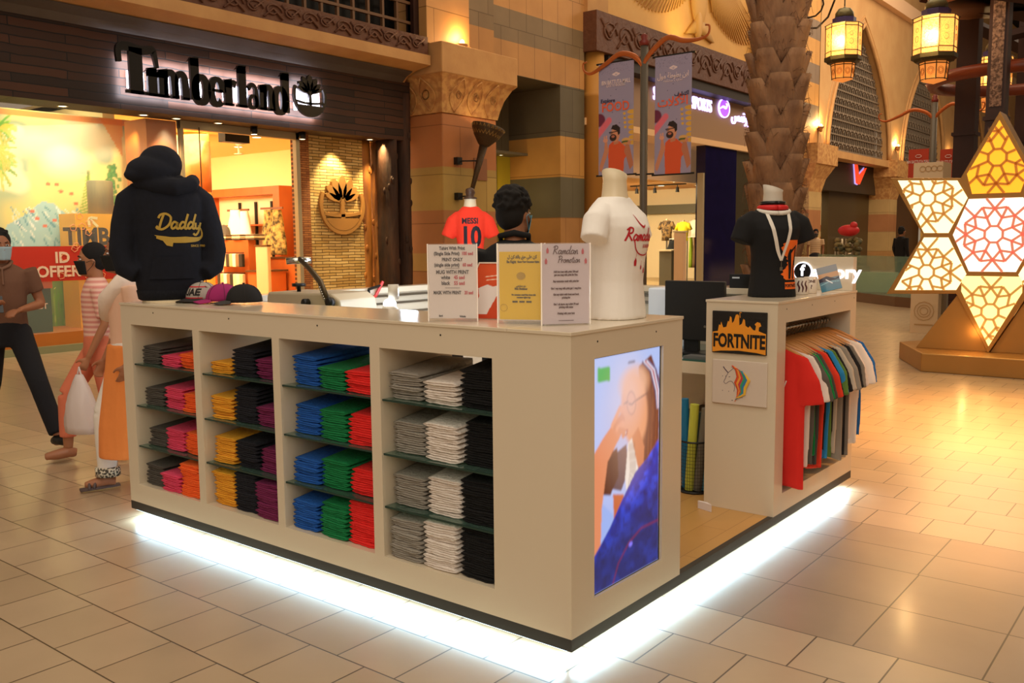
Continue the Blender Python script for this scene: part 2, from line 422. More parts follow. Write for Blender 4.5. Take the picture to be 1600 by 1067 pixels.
for side, L in (('f', 2.94), ('r', 2.98), ('l', 2.98)):
    for inset, z_, out, en in ((.030, .052, .10, 12), (-.002, .056, 1.3, 4.2)):
        if side == 'f': loc = (-1.52, inset, z_); d = Vector((0, -out, -1)); ex = Vector((1, 0, 0))
        elif side == 'r': loc = (-inset, 1.53, z_); d = Vector((out, 0, -1)); ex = Vector((0, 1, 0))
        else: loc = (KW+inset, 1.53, z_); d = Vector((-out, 0, -1)); ex = Vector((0, 1, 0))
        l = area('kiosk_led', loc, (0, 0, -5), L, en, LC, .018); d.normalize(); ez = -d; ey = ez.cross(ex)
        l.rotation_euler = Matrix((ex, ey, ez)).transposed().to_euler()

# front display counter with four bays
cnt = thing('display_counter', 'long white shop counter with four open shelf bays of folded t-shirts', 'counter', (-1.7, .22, .107), g_k)
bays = [(-2.933, -2.340), (-2.282, -1.690), (-1.637, -1.028), (-.969, -.360)]
DEP = .45
b = MB()
b.box((KW, 0, .107), (-2.933, DEP, ZS)); b.box((-2.340, 0, .107), (-2.282, DEP, ZS)); b.box((-1.690, 0, .107), (-1.637, DEP, ZS)); b.box((-1.028, 0, .107), (-.969, DEP, ZS)); b.box((-.360, 0, .107), (-.285, DEP, ZS))
for x0, x1 in bays: b.box((x0, 0, 1.112), (x1, DEP, ZS)); b.box((x0, 0, .107), (x1, DEP, .215))
b.obj('carcass', WHITE, cnt)
MB().box((KW-.004, -.005, ZS), (-.285, DEP+.004, ZT)).obj('worktop', WHITE, cnt, bevel=.002)
for x0, x1 in bays:
    for z in (.895, .663, .435):
        s_ = MB().box((x0+.002, .012, z-.008), (x1-.002, DEP-.02, z)).obj('glass_shelf', GLASS, cnt)
        MB().box((x0+.002, .008, z-.008), (x1-.002, .0125, z)).obj('polished_edge', GLASSEDGE, s_, world=True)
for x in (-2.70, -2.02, -1.36, -.62): MB().lathe([(.004, 0), (.004, .001)], n=10, mat=T(x, -.0005, 1.185) @ Matrix.Rotation(PI/2, 4, 'X')).obj('screw_cover', SCREW, cnt)

# end cabinet with the advertising screen
endc = thing('screen_cabinet', 'white end cabinet of the kiosk with a tall advertising screen set in its side', 'cabinet', (-.15, .41, .107), g_k)
b = MB()
b.box((-.285, 0, .107), (0, .02, ZS)); b.box((-.285, .802, .107), (0, .822, ZS)); b.box((-.285, .02, .107), (-.265, .802, ZS))
b.box((-.02, .02, .107), (0, .150, ZS)); b.box((-.02, .660, .107), (0, .802, ZS)); b.box((-.02, .150, .107), (0, .660, .218)); b.box((-.02, .150, 1.121), (0, .660, ZS))
b.obj('carcass', WHITE, endc)
MB().box((-.285, -.005, ZS), (.004, .826, ZT)).obj('worktop', WHITE, endc, bevel=.002)
for y in (.17, .60): MB().lathe([(.004, 0), (.004, .001)], n=10, mat=T(-.0005, y, 1.182) @ Matrix.Rotation(PI/2, 4, 'Y')).obj('screw_cover', SCREW, endc)
MB().box((-.03, .150, .218), (-.012, .660, 1.121)).obj('screen_bezel', BLACK, endc)
# the moving picture: a person in glasses drinking from a mug, blue denim jacket
p = Pic(.49, .895, 150, 270)
p.grad('#7a8fe0', '#aebff0', 60)
p.ell(.25, .62, .55, .8, '#c2ccf4', .7, 1.2)
p.poly([(.08, .40), (.30, .30), (.36, .20), (.10, .16)], '#9db3ee')
p.poly([(.66, .93), (.86, .97), (1, .85), (1, .30), (.62, .34), (.70, .6)], '#6f3320')                 # hair
for i in range(26):
    x = .70+.3*rnd.random(); p.line([(x, .92-.1*rnd.random()), (x+.05*rnd.random(), .7), (x-.04+.08*rnd.random(), .38+.1*rnd.random())], .008, rnd.choice(['#8e4a2c', '#4f2014', '#a35c34']), .7)
p.ell(.60, .74, .20, .30, '#e79a6c', 1, .2, 12)                                                       # face
p.ell(.60, .86, .22, .14, '#f2b183', .8, .5, 0)
p.poly([(.42, .76), (.36, .71), (.40, .69), (.46, .68)], '#e79a6c')                                   # nose
p.poly([(.50, .60), (.66, .66), (.76, .56), (.74, .44), (.58, .52)], '#cf7c50')                       # neck
p.poly([(.40, .655), (.50, .665), (.49, .64), (.42, .635)], '#a8362c'); p.poly([(.42, .652), (.48, .656), (.47, .645)], '#f6e9e0')
p.ell(.55, .775, .070, .10, '#a05a40', .8, .12, 12); p.ell(.55, .775, .060, .088, '#eda67c', .9, .15, 12); p.line([(.51, .775), (.56, .768), (.60, .778)], .012, '#5a2c20') # glasses
p.line([(.62, .78), (.80, .80)], .012, '#6a3628'); p.line([(.44, .78), (.50, .785)], .012, '#6a3628')
for k, c in ((0, '#4b3a6a'), (.03, '#e8e4f4'), (.055, '#b04048'), (.08, '#e8e4f4'), (.11, '#5a4a7a')):
    p.line([(.72+k*.9, .945), (.84+k*.9, .90), (.93+k*.7, .80), (.96+k*.4, .72)], .018, c)
p.poly([(.12, .56), (.34, .60), (.36, .47), (.24, .40), (.10, .42)], '#5a2a1c')                        # sleeve / mug shade
p.poly([(0, .60), (.14, .66), (.32, .72), (.40, .74), (.42, .66), (.34, .62), (.20, .55), (.12, .36), (.10, .16), (0, .15)], '#e08a60')  # forearm, hand
for a in range(4): p.line([(.27+a*.035, .70-.01*a), (.38+a*.02, .765-.035*a), (.43, .745-.034*a)], .05, ['#eb9c70', '#d98558'][a % 2])
p.poly([(.22, .56), (.48, .60), (.50, .47), (.40, .40), (.24, .43)], '#4a1f18', .92)
p.poly([(.50, .60), (.56, .62), (.68, .44), (.50, .33), (.46, .45)], '#f0e6dc')                       # scarf
for k in range(5): p.line([(.52+.02*k, .60), (.54+.02*k, .48), (.50+.03*k, .38)], .006, '#6a4a3a')
p.poly([(.28, .40), (.44, .38), (.42, .30), (.36, .22), (.30, .24)], '#c9683c')
p.poly([(0, .16), (.10, .20), (.24, .26), (.42, .36), (.62, .46), (.80, .50), (1, .56), (1, 0), (0, 0)], '#1c2fa8')
n1 = p.noise(14, 1, 3); n2 = p.noise(34, 1, 5)
jk = (p.V < .16+.42*p.U)
p.mix(jk*np.clip((n1-.35)*2.2, 0, 1), '#2f56ff', .8); p.mix(jk*np.clip((n2-.6)*3, 0, 1), '#10155a', .6)
p.mix(jk*np.clip((.30+.2*p.U-p.V)*5, 0, 1), '#22264e', .75)
p.line([(.28, .0), (.36, .08), (.52, .15), (.72, .19), (1, .19)], .02, '#7a2450', .8); p.ell(.55, .14, .03, .02, '#8a7cff', .9)
p.poly([(.06, .90), (.06, .96), (.23, .955), (.23, .895)], '#3fae2a')
p.ell(.55, .955, .06, .012, '#3c4668', .9)
p.mix(np.clip((p.V-.55)*1.2, 0, 1)*np.clip(.8-p.U, 0, 1), '#dfe4ff', .35)
p.ell(.50, .70, .30, .45, '#f4c4a0', .28, 1.2); p.ell(.50, .82, .20, .25, '#e8e0f4', .25, 1.2)
for _ in range(2):
    for ax in (0, 1): p.A = (np.roll(p.A, 1, ax)+np.roll(p.A, -1, ax)+p.A*1.5)/3.5
p.obj('screen_picture', picmat('screen_picture', .25, 1.0), frame((-.0115, .160, .222), (0, 1, 0), (0, 0, 1)), endc, .0004)

# garment rack cabinet
rk = thing('rack_cabinet', 'white box cabinet with an open side where t-shirts hang on a rail', 'cabinet', (-.2, 2.45, .107), g_k)
Y0, Y1, XB = 1.841, 3.062, -.395
b = MB()
b.box((XB, Y0, .107), (0, Y0+.02, ZS)); b.box((XB, Y1-.02, .107), (0, Y1, ZS)); b.box((XB, Y0+.02, .107), (XB+.02, Y1-.02, ZS))
b.box((-.02, Y0+.02, .107), (0, 1.953, ZS)); b.box((-.02, 2.96, .107), (0, Y1-.02, ZS)); b.box((-.02, 1.953, 1.115), (0, 2.96, ZS)); b.box((-.02, 1.953, .107), (0, 2.96, .21))
b.box((XB+.02, Y0+.02, .107), (-.02, Y1-.02, .21)); b.box((XB+.02, 1.94, .21), (-.02, 1.953, ZS)); b.box((XB+.02, 2.96, .21), (-.02, 2.975, ZS))
b.obj('carcass', WHITE, rk)
MB().box((XB-.004, Y0-.004, ZS), (.004, Y1+.004, ZT)).obj('worktop', WHITE, rk, bevel=.002)
for y in (1.96, 2.32, 2.68, 3.02): MB().lathe([(.004, 0), (.004, .001)], n=10, mat=T(-.0005, y, 1.185) @ Matrix.Rotation(PI/2, 4, 'Y')).obj('screw_cover', SCREW, rk)
RX = -.13
MB().tube([(RX, 1.953, 1.055), (RX, 2.96, 1.055)], .013, 12).obj('hanging_rail', CHROME, rk, smooth=True)

# back and side counters, desk
bc = thing('side_counter', 'long glossy white counter closing the far left side of the kiosk', 'counter', (KW+.2, 1.8, .107), g_k)
b = MB()
b.box((KW, DEP+.005, .107), (KW+.04, KD, 1.19)); b.box((KW+.04, DEP+.005, .107), (KW+.10, KD, .80))
b.obj('panel', WHITE, bc)
MB().box((KW-.004, DEP+.006, 1.19), (KW+.13, KD, ZT)).obj('worktop', WHITE, bc, bevel=.003)
b = MB()
for z in (1.155, 1.10, 1.03): b.box((KW+.04, DEP+.02, z), (KW+.052, KD-.25, z+.016))
b.obj('cable_channel', METAL, bc)
MB().box((KW+.10, DEP+.02, .80), (KW+.50, KD-.36, .83)).obj('desk_shelf', WHITE, bc)
kc = thing('rear_counter', 'glossy white rear counter of the kiosk behind the white mannequin', 'counter', (-1.7, 2.9, .107), g_k)
MB().box((KW+.14, 3.02, .107), (XB-.006, KD, 1.19)).obj('panel', WHITE, kc)
MB().box((KW+.14, 2.93, 1.19), (XB-.008, KD, ZT)).obj('worktop', WHITE, kc, bevel=.003)
b = MB()
for z in (1.10, 1.15): b.box((KW+.2, 3.005, z), (XB-.02, 3.02, z+.02))
b.obj('cable_channel', METAL, kc)
dk = thing('cashier_desk', 'low white desk with a glass top between the two kiosk cabinets', 'desk', (-.9, 2.7, .107), g_k)
b = MB(); b.box((-1.9, 2.20, .765), (XB-.006, 2.225, .835)); b.box((-1.9, 2.225, .80), (XB-.006, 3.0, .835)); b.box((-1.9, 2.225, .107), (-1.87, 3.0, .80)); b.box((XB-.04, 2.225, .107), (XB-.006, 3.0, .80))
b.obj('desk_frame', WHITE, dk)
MB().box((-1.9, 2.215, .835), (XB-.006, 3.0, .843)).obj('glass_top', M('green_glass', '#2f5a50', .08, coat=.5), dk)

# ------------------------------------------------------------------ folded t-shirts
def folded_mesh(name, w, d, t, seed, mat):
    """one folded shirt: layers wrapped round a soft front fold, slightly uneven"""
    r = random.Random(seed); mb = MB(); n = 9; rings = []
    prof = []
    for k in range(7):  # upper lobe of the front fold
        a = -PI/2+PI*k/6; prof.append((t*.26*math.cos(a), t*.73+t*.25*math.sin(a)))
    low = [(t*.26*math.cos(-PI/2+PI*k/6), t*.25+t*.24*math.sin(-PI/2+PI*k/6)) for k in range(7)]
    for i in range(n):
        u = i/(n-1); x = (u-.5)*w; e = 1-.75*abs(2*u-1)**7
        dy = r.uniform(-.004, .004); dz = r.uniform(-.0012, .0012)+math.sin(u*5+seed)*.0012
        sc = e if i in (0, n-1) else 1
        ring = [(x, -a[0]*sc*1.4+dy, (a[1]-t/2)*sc+t/2+dz) for a in low] + [(x, t*.55+dy, t*.5+dz)] + [(x, -a[0]*sc*1.4+dy*.6, (a[1]-t/2)*sc+t/2+dz) for a in prof]
        ring += [(x, d*.5, t*(1.16 if sc == 1 else .9)+dz), (x, d+dy, t*1.28), (x, d+dy, t*.02), (x, d*.5, .0002)]
        rings.append(ring)
    mb.loft(rings)
    return mb.mesh(name, mat, True)
def cloth(name, h, dark=None):
    return M(name, h, .92, noise=(60, dark or h, .4), bump=(55, .55), sheen=0)
tees = {'charcoal': '#55504a', 'pink': '#e8486c', 'orange': '#ff6a26', 'yellow': '#f0a92c', 'black-blue': '#1b1c26', 'purple': '#7a2052',
        'blue': '#1c5cb4', 'green': '#0d8046', 'red': '#f02c28', 'grey': '#9a948a', 'white': '#e8ded4', 'black': '#0e0e10'}
plan = [[('charcoal', 'pink', 'orange'), [(.10, .065, .07), (.09, .12, .10), (.09, .12, .12), (.12, .105, .17)]],
        [('yellow', 'black-blue', 'purple'), [(.05, .14, .09), (.11, .17, .10), (.13, .13, .12), (.17, .19, .17)]],
        [('blue', 'green', 'red'), [(.14, .10, .09), (.13, .13, .13), (.12, .14, .12), (.14, .15, .19)]],
        [('grey', 'white', 'black'), [(.12, .10, .15), (.13, .16, .17), (.13, .15, .17), (.17, .19, .19)]]]
floors = [.895, .663, .435, .215]
shelfn = ['on the top glass shelf', 'on the second glass shelf', 'on the lowest glass shelf', 'on the cabinet bottom']
ordn = ['topmost', 'second', 'third', 'fourth', 'fifth', 'sixth', 'seventh', 'eighth', 'ninth', 'tenth', 'eleventh']
offs = [.105, .30, .487]
tm = {}
for c, h in tees.items():
    m_ = cloth('cotton_'+c, h)
    tm[c] = [folded_mesh('folded_tshirt', .182, .33, .0195, 11*k+3, m_) for k in range(4)]
nst = 0
for bi, (x0, x1) in enumerate(bays):
    cols, hs = plan[bi]
    for si, z0 in enumerate(floors):
        for k in range(3):
            c = cols[k]; hh = hs[si][k]; n = max(2, round(hh/.0195)); xx = x0+offs[k]*(x1-x0)/.6+rnd.uniform(-.006, .006)
            if k == 2: xx = min(xx, x1-.094)
            if k == 0: xx = max(xx, x0+.1)
            yy = .045+rnd.uniform(-.012, .012)+(.012 if si < 3 else -.01); rr = rnd.uniform(-.03, .03); sl = rnd.uniform(-.008, .008); wed = rnd.uniform(.8, 1.1)
            for j in range(n):
                o = bpy.data.objects.new('folded_tshirt', tm[c][rnd.randrange(4)]); COL.objects.link(o)
                o.location = (xx+rnd.uniform(-.006, .006)+(0 if k != 2 else -.002), yy+rnd.uniform(-.005, .006)+sl*j/n*2, z0+.0003+j*.0196)
                o.rotation_euler = (j*.017*wed, 0, rr+rnd.uniform(-.03, .03))
                i = n-1-j
                pos = ('topmost' if i == 0 else 'lowest' if j == 0 else ordn[i]+' from top')
                tag(o, f'{c} folded t-shirt, {pos} in its pile {shelfn[si]}', 't-shirt', 'folded t-shirts in the display bays'); nst += 1
            # the top shirt is folded a little thicker and sags towards the back
print('folded shirts', nst)
# ------------------------------------------------------------------ the mall street behind: the left range of shops stands on x = -11
STONE_G, STONE_O, STONE_Y, STONE_GR = '#c9955a', '#b9794a', '#b99552', '#6d6248'
SMOOTHSTONE = M('pale_stone', '#c99b62', .7, noise=(2.5, '#b58552', .3), bump=(18, .15))
SOFFIT = M('painted_soffit', '#a8875a', .7, noise=(1.2, '#8f7048', .3))
CARVED = M('carved_dark_wood', '#5a3626', .6, noise=(6, '#6b4430', .3), bump=(9, 1.0))
DARKWOOD = M('dark_wood', '#3a1c12', .5, noise=(8, '#24100a', .3), stretch=(1, 1, .2))
LOGWOOD = M('rough_dark_log', '#4a2c19', .75, noise=(5, '#22140c', .2), bump=(14, 1.0), stretch=(1, 1, .25))
GOLDLOG = M('rough_honey_log', '#b9762e', .6, noise=(4, '#6a3c18', .2), bump=(10, 1.0), stretch=(1, 1, .25))
PLANKS = brickmat('reclaimed_planks', '#4c2a16', '#24140b', '#0c0704', 1.5, .12, ms=.008, axis='YZ', rough=.7, bump=1, noise=.04, disp=.03)
XS = -11.0
# Timberland shopfront: fascia
b = MB(); b.box((-11.62, -3, 3.50), (XS, 10.42, 4.62)); struct('wall_fascia', b, PLANKS)
# soffit that leans out over the fascia to a stone lip, then a carved rail and a lattice gallery
b = MB()
prof = [(-11.0, 4.60), (-10.9, 4.70), (-10.7, 4.78), (-10.3, 4.84), (-10.3, 5.02), (-11.62, 5.02), (-11.62, 4.60)]
b.loft([[(x, -3, z) for x, z in prof], [(x, 10.28, z) for x, z in prof]]); struct('trim_1', b, SMOOTHSTONE)
b = MB(); b.loft([[(x, y_, z) for x, z in ((-11.0, 4.595), (-10.88, 4.69), (-10.70, 4.765), (-10.70, 4.755), (-10.87, 4.675), (-10.98, 4.58))] for y_ in (-3, 10.2)]); struct('trim_0', b, M('soffit_shade_paint', '#4a4038', .5, noise=(1.5, '#5c5450', .3)))  # thin dark strip: the soffit's shade is put into its colour
b = MB().box((-11.2, -3, 5.02), (-10.36, 10.28, 5.36)); o = struct('trim_2', b, CARVED)
def relief_scroll(mb, y0, y1, z0, z1, x, step=.34, r=.012):
    y = y0+step/2; k = 0
    while y < y1-step/2:
        s = 1 if k % 2 else -1; zc = (z0+z1)/2; h = (z1-z0)*.38
        pts = [(x, y+s*.0+step*.5*math.cos(t)*(1-t/9), zc+h*math.sin(t)*(1-t/9)) for t in [q*.55 for q in range(14)]]
        mb.tube(pts, r, 5); mb.tube([(x, y-step*.5, zc-s*h), (x, y, zc+s*h*.3), (x, y+step*.5, zc-s*h)], r*1.2, 5)
        y += step; k += 1
b = MB(); relief_scroll(b, -1, 10.2, 5.04, 5.34, -10.345, .36, .016); struct('trim_3', b, CARVED, smooth=True)
# lattice gallery
lat = thing('lattice_screen', 'dark wooden lattice screen of square panes above the shop fascia', 'screen', (-11.0, 5, 5.36))
b = MB()
y = -2.8
while y < 10.2: b.box((-10.75, y, 5.36), (-10.69, y+.05, 8)); y += .36
z = 5.62
while z < 7.9: b.box((-10.74, -3, z), (-10.68, 10.2, z+.05)); z += .36
b.obj('grille', M('bronze_wood', '#6a4a30', .5), lat)
b = MB()
for k in range(3):
    for j in range(12):
        yy = 9.6-j*.72+(.36 if k % 2 else 0); zz = 6.1+k*.72
        b.tube([(-10.66, yy-.13, zz), (-10.66, yy, zz+.13), (-10.66, yy+.13, zz), (-10.66, yy, zz-.13), (-10.66, yy-.13, zz)], .018, 4)
b.obj('rosette', MATS['bronze_wood'], lat)
MB().box((-11.1, -3, 5.36), (-11.05, 10.2, 8)).obj('dark_backing', M('dark_glass', '#141414', .2), lat)
b = MB().box((-10.8, 10.16, 5.36), (-10.6, 10.3, 8)); struct('trim_4', b, DARKWOOD)
# timber posts framing the front, stone panel
def log(name, y0, y1, x0, x1, m, z1=3.5, label=''):
    b = MB(); r_ = random.Random(name+str(y0)); n = 26; cy = (y0+y1)/2; cx = (x0+x1)/2; rings = []
    for i in range(16):
        z = z1*i/15
        rings.append([(cx+(x1-x0)/2*math.cos(2*PI*j/n)*(1+.07*math.sin(j*2.3+i*.8)), cy+(y1-y0)/2*math.sin(2*PI*j/n)*(1+.06*math.sin(j*1.7+i*1.1)), z) for j in range(n)])
    b.loft(rings)
    for k in range(7):
        a = r_.uniform(-1.6, .9); z = r_.uniform(.4, z1-.3)
        b.ell((cx+(x1-x0)/2*math.cos(a), cy+(y1-y0)/2*math.sin(a), z), .022, .04, .07, 8, 6)
    o = b.obj(name, m, None, True); tag(o, label, 'post'); return o
log('timber_post', 9.87, 10.13, -11.5, -11.0, LOGWOOD, 3.5, 'dark rough timber post at the right end of the shopfront, left of its twin')
log('timber_post', 10.18, 10.44, -11.45, -10.95, LOGWOOD, 4.4, 'dark rough timber post touching the sandstone column')
log('timber_post', 9.66, 9.92, -11.76, -11.56, GOLDLOG, 3.5, 'honey coloured knotty timber post lit beside the stone panel')
log('timber_post', 9.97, 10.22, -11.80, -11.56, GOLDLOG, 3.5, 'honey coloured knotty timber post squeezed behind the dark posts')
SPLIT = brickmat('split_face_stone', '#f0cc82', '#c89c50', '#5b4320', .32, .055, ms=.006, axis='YZ', rough=.8, bump=1, noise=.03, disp=.05)
b = MB(); b.box((-11.78, 8.36, 0), (-11.6, 9.80, 3.52)); struct('wall_stone_panel', b, SPLIT)
SPLITO = brickmat('orange_brick', '#c07a3e', '#9a5a2c', '#5a3014', .2, .04, ms=.004, axis='YZ', rough=.8, bump=.8, noise=.02, disp=.03)
b = MB(); b.box((-11.75, 8.09, 0), (-11.57, 8.36, 3.52)); struct('wall_brick_panel', b, SPLITO)
b = MB().box((-11.60, 8.02, 0), (-11.50, 8.10, 3.5)); struct('trim_5', b, M('pale_frame', '#a89878', .5))
b = MB().box((-11.60, 5.74, 0), (-11.52, 5.80, 3.5)); struct('trim_6', b, MATS['pale_frame'])
b = MB().box((-11.62, 5.74, 3.38), (-11.50, 8.1, 3.5)); struct('trim_7', b, MATS['pale_frame'])
# window glass and its orange column
ORANGE = M('orange_wood', '#c9772e', .45, noise=(2, '#b0621f', .3), stretch=(1, 1, .15))
b = MB().box((-12.3, 5.24, 0), (-11.66, 5.76, 3.5)); struct('wall_orange_column', b, ORANGE)
b = MB().box((-11.57, -3, .28), (-11.555, 5.74, 3.5)); struct('window_1', b, M('window_glass', '#ffffff', .02, alpha=.05))
b = MB().box((-11.5, 6.06, 0), (-11.49, 6.075, 3.42)); struct('trim_8', b, M('dark_line', '#4a3320', .4))
b = MB().box((-11.7, -3, 0), (-11.48, 5.76, .10)); struct('trim_9', b, M('plinth_grey', '#8a8a66', .4))
b = MB().box((-12.75, -3, .10), (-11.58, 5.3, .28)); struct('trim_10', b, ORANGE)
# display backdrop: a printed landscape
p = Pic(9.2, 3.3, 420, 150)
def mu(u, v): q_ = pX(u, v, -12.66); return ((q_.y+3.3)/9.2, (q_.z-.28)/3.3)
def mp(l): return [mu(*q_) for q_ in l]
p.grad('#e8d878', '#f4e08a', 70)
n1 = p.noise(16, 1, 2); n2 = p.noise(34, 1, 9)
p.mix((p.V > .45)*np.clip((n1-.45)*4, 0, 1), '#9ab89a', .75); p.mix((p.V > .72)*np.clip((n2-.40)*3, 0, 1), '#5f8a84', .75); p.mix((p.V > .40)*np.clip((n1*n2-.42)*5, 0, 1), '#fff4c4', .9)
for (u, v, r1, r2) in ((100, 245, .035, .03), (60, 225, .05, .02), (140, 215, .05, .03)): x_, y_ = mu(u, v); p.ell(x_, y_, r1, r2, '#fff8d0', .9, 1.0)
p.poly(mp([(5, 385), (10, 352), (40, 335), (66, 314), (84, 318), (112, 342), (150, 365), (190, 388), (190, 400), (5, 400)]), '#a8d0d4')
for k in range(70):
    u = rnd.uniform(14, 140); v = rnd.uniform(322, 378); q1 = mu(u, v); q2 = mu(u+rnd.uniform(4, 10), v+rnd.uniform(6, 14)); p.line([q1, q2], .0022, rnd.choice(['#f8faf0', '#3f90a8', '#d8ecdc', '#5aa4b0', '#ffffff']), .85)
p.poly(mp([(0, 384), (190, 384), (190, 396), (0, 392)]), '#2f8a84'); p.poly(mp([(0, 392), (200, 396), (200, 560), (0, 560)]), '#4c8a2c', .85)
for k in range(200):
    u = rnd.uniform(0, 200); q1 = mu(u, 540); q2 = mu(u+rnd.uniform(-8, 8), rnd.uniform(440, 520)); p.line([q1, q2], .0025, rnd.choice(['#6fae2f', '#2f6a22', '#a8cf4a', '#c8e060']), .8)
def fronds(u0, v0, n, cols, seed):
    r_ = random.Random(seed)
    for k in range(n):
        a = r_.uniform(-1.3, 1.3); L = r_.uniform(18, 34); p.line([mu(u0, v0), mu(u0+L*.6*math.cos(a), v0+L*.5*math.sin(a)), mu(u0+L*math.cos(a), v0+L*math.sin(a)+6)], .0035, r_.choice(cols), .9)
fronds(-6, 200, 22, ['#5aa02a', '#a8c840', '#d8c040'], 3); fronds(-6, 262, 20, ['#8fb030', '#e8c84a', '#6a9a28'], 4); fronds(-6, 235, 14, ['#e0b040', '#8fb030'], 5)
def conifer(u, v0, v1, c):
    for k in range(12):
        v = v0+(v1-v0)*k/12; w_ = 14*(1-k/13)
        p.line([mu(u-w_, v), mu(u, v-5)], .0032, c, .9); p.line([mu(u+w_, v), mu(u, v-5)], .0032, c, .9)
    p.line([mu(u, v0), mu(u, v1-4)], .003, '#6a7a2a')
conifer(138, 335, 272, '#8fb83a'); conifer(172, 338, 262, '#4f8a36')
for k in range(110): x_, y_ = mu(rnd.gauss(226, 7), rnd.uniform(188, 250)); p.ell(x_, y_, .0035, .005, rnd.choice(['#2f7a2c', '#4f9a36', '#6ab04a']), .9)
for k in range(60): x_, y_ = mu(rnd.gauss(176, 6), rnd.uniform(258, 335)); p.ell(x_, y_, .003, .004, rnd.choice(['#3f8a3c', '#5fa046']), .9)
p.poly(mp([(148, 172), (190, 176), (192, 246)]), '#ef9a34', .85)
p.poly([(0, 1), (1, 1), (1, .97), (0, .97)], '#e07020', .8)
for (u, v) in ((75, 287), (88, 288), (95, 299), (112, 303), (118, 318), (50, 330), (58, 341), (70, 353), (86, 344)): x_, y_ = mu(u, v); p.ell(x_, y_, .004, .003, '#e8602a', .9)
mur = thing('window_backdrop', 'bright printed landscape backdrop with a snowy peak in the shop window', 'backdrop', (-12.7, 2.5, .28))
p.obj('printed_sheet', picmat('window_print', .6), frame((-12.66, -3.3, .28), (0, 1, 0), (0, 0, 1)), mur, .04)
area('window_lamp', (-11.9, 3.9, 3.4), (-12.6, 4.1, 1.6), 1.2, 62, (1, .84, .50), 4)
for y in (3.3, 4.4, 5.1): spot('window_spot', (-11.85, y, 3.4), (-12.65, y+.1, 2.3), 40, 75, (1, .85, .55))
# red sticker band on the glass with its lettering
p = Pic(8.6, .5, 400, 40); p.fill('#c02a18'); 
band = thing('window_sticker', 'red sale banner stuck on the shop glass reading ID OFFER', 'sticker', (-11.55, 2, 1.02))
p.obj('printed_sheet', picmat('sticker_print', .5), frame((-11.552, -3, 1.03), (0, 1, 0), (0, 0, 1)), band, .003)
fm_ = lambda y, z, x=-11.545: frame((x, y, z), (0, 1, 0), (0, 0, 1))
b = text_mb('ID', .22, fm_(pX(97, 400, -11.55).y, 1.36), .003, .006); text_mb('OFFER', .22, fm_(pX(91, 418, -11.55).y, 1.16), .003, .006, mb=b)
b.obj('lettering', M('sticker_white', '#e8c8b0', .5), band)
b = MB(); r_ = random.Random(5)
for k in range(46):
    yy = 3.72+.72*r_.random(); zz = 1.06+.9*r_.random(); a = r_.random()*3; s_ = .05
    if abs(yy-4.08) > .40-(zz-1.0)*.28: continue
    pts = [(-11.543, yy+s_*math.cos(a+q*2*PI/5), zz+s_*math.sin(a+q*2*PI/5)) for q in range(6)]
    b.tube(pts, .006, 4)
tag(b.obj('lattice_pattern', M('pattern_pink', '#f0a070', .5), band), kind='stuff')
# things standing in the window
yb = thing('display_box', 'large yellow display box with dark letters in the shop window', 'box', (-12.2, 5.0, .28))
b = MB().box((-12.5, 4.2, .28), (-12.0, 5.24, 2.02)); b.obj('body', M('display_yellow', '#f0b020', .5), yb)
b = text_mb('TIMB', .36, fm_(pX(136, 372, -12).y, 1.66, -11.997), .003, .012, sx=.9); b.obj('lettering', M('ink_dark', '#3a2c18', .5), yb)
b = MB(); stroke(b, [(.0, .0), (-.12, .12)], .04, fm_(4.55, 1.82, -11.996), .003); stroke(b, [(-.13, .0), (-.13, .13), (0, .13)], .04, fm_(4.55, 1.82, -11.996), .003); b.obj('arrow_mark', M('sticker_cream', '#f4e4a8', .5), yb)
o = MB().lathe([(.19, 0), (.19, .5), (.17, .52)], (-12.25, 4.75, 2.02), 20).obj('cork_stump', M('stump_brown', '#7a7458', .7, noise=(3, '#b09a60', .2), stretch=(1, 1, .1)), None, True); tag(o, 'grey brown cylinder standing on the yellow display box', 'stump')
bx = thing('shoe_plinth', 'dark green plinth with an orange lid under a yellow shoe', 'plinth', (-12.0, 3.5, .28))
MB().box((-12.2, 3.28, .28), (-11.8, 3.68, .92)).obj('body', M('plinth_green', '#34503a', .5), bx)
MB().box((-12.22, 3.26, .92), (-11.78, 3.70, 1.05)).obj('lid', M('lid_orange', '#e86a20', .5), bx)
b = text_mb('LAST', .11, fm_(3.50, .66, -11.797), .003, .003); b.obj('lettering', M('sticker_white', '#fff'), bx)
b = MB(); b.ell((-11.95, 3.43, 1.10), .08, .15, .055); b.ell((-11.95, 3.36, 1.14), .06, .07, .06); o = remesh(b, 'work_boot', M('boot_yellow', '#f0b450', .6), None, .012, 4); tag(o, 'yellow leather shoe on the dark green plinth in the window', 'shoe')

# shop interior seen through the entrance
CREAM = M('cream_paint', '#f6dca0', .7)
b = MB(); b.box((-26, 12, 0), (-12.1, 12.2, 4.0)); struct('wall_shop_side', b, CREAM)
b = MB(); b.box((-26.2, 5.3, 0), (-26, 12, 4.0)); struct('wall_shop_back', b, CREAM)
b = MB(); b.box((-26, 5.1, 0), (-12.7, 5.3, 4.0)); struct('wall_shop_left', b, CREAM)
b = MB(); b.box((-11.82, 8.36, 0), (-11.785, 9.62, 4.0)); struct('wall_shop_front', b, CREAM)
b = MB(); b.box((-26, 5.1, 3.84), (-11.62, 12.2, 3.95)); struct('ceiling_shop', b, CREAM)
b = MB(); b.box((-26, 5.1, .001), (-11.62, 12, .012)); struct('floor_shop', b, M('shop_floor', '#c99a5a', .4))
area('shop_lamp', (-15, 8.3, 3.8), (-15, 8.6, 0), 4, 800, (1, .80, .46), 4)
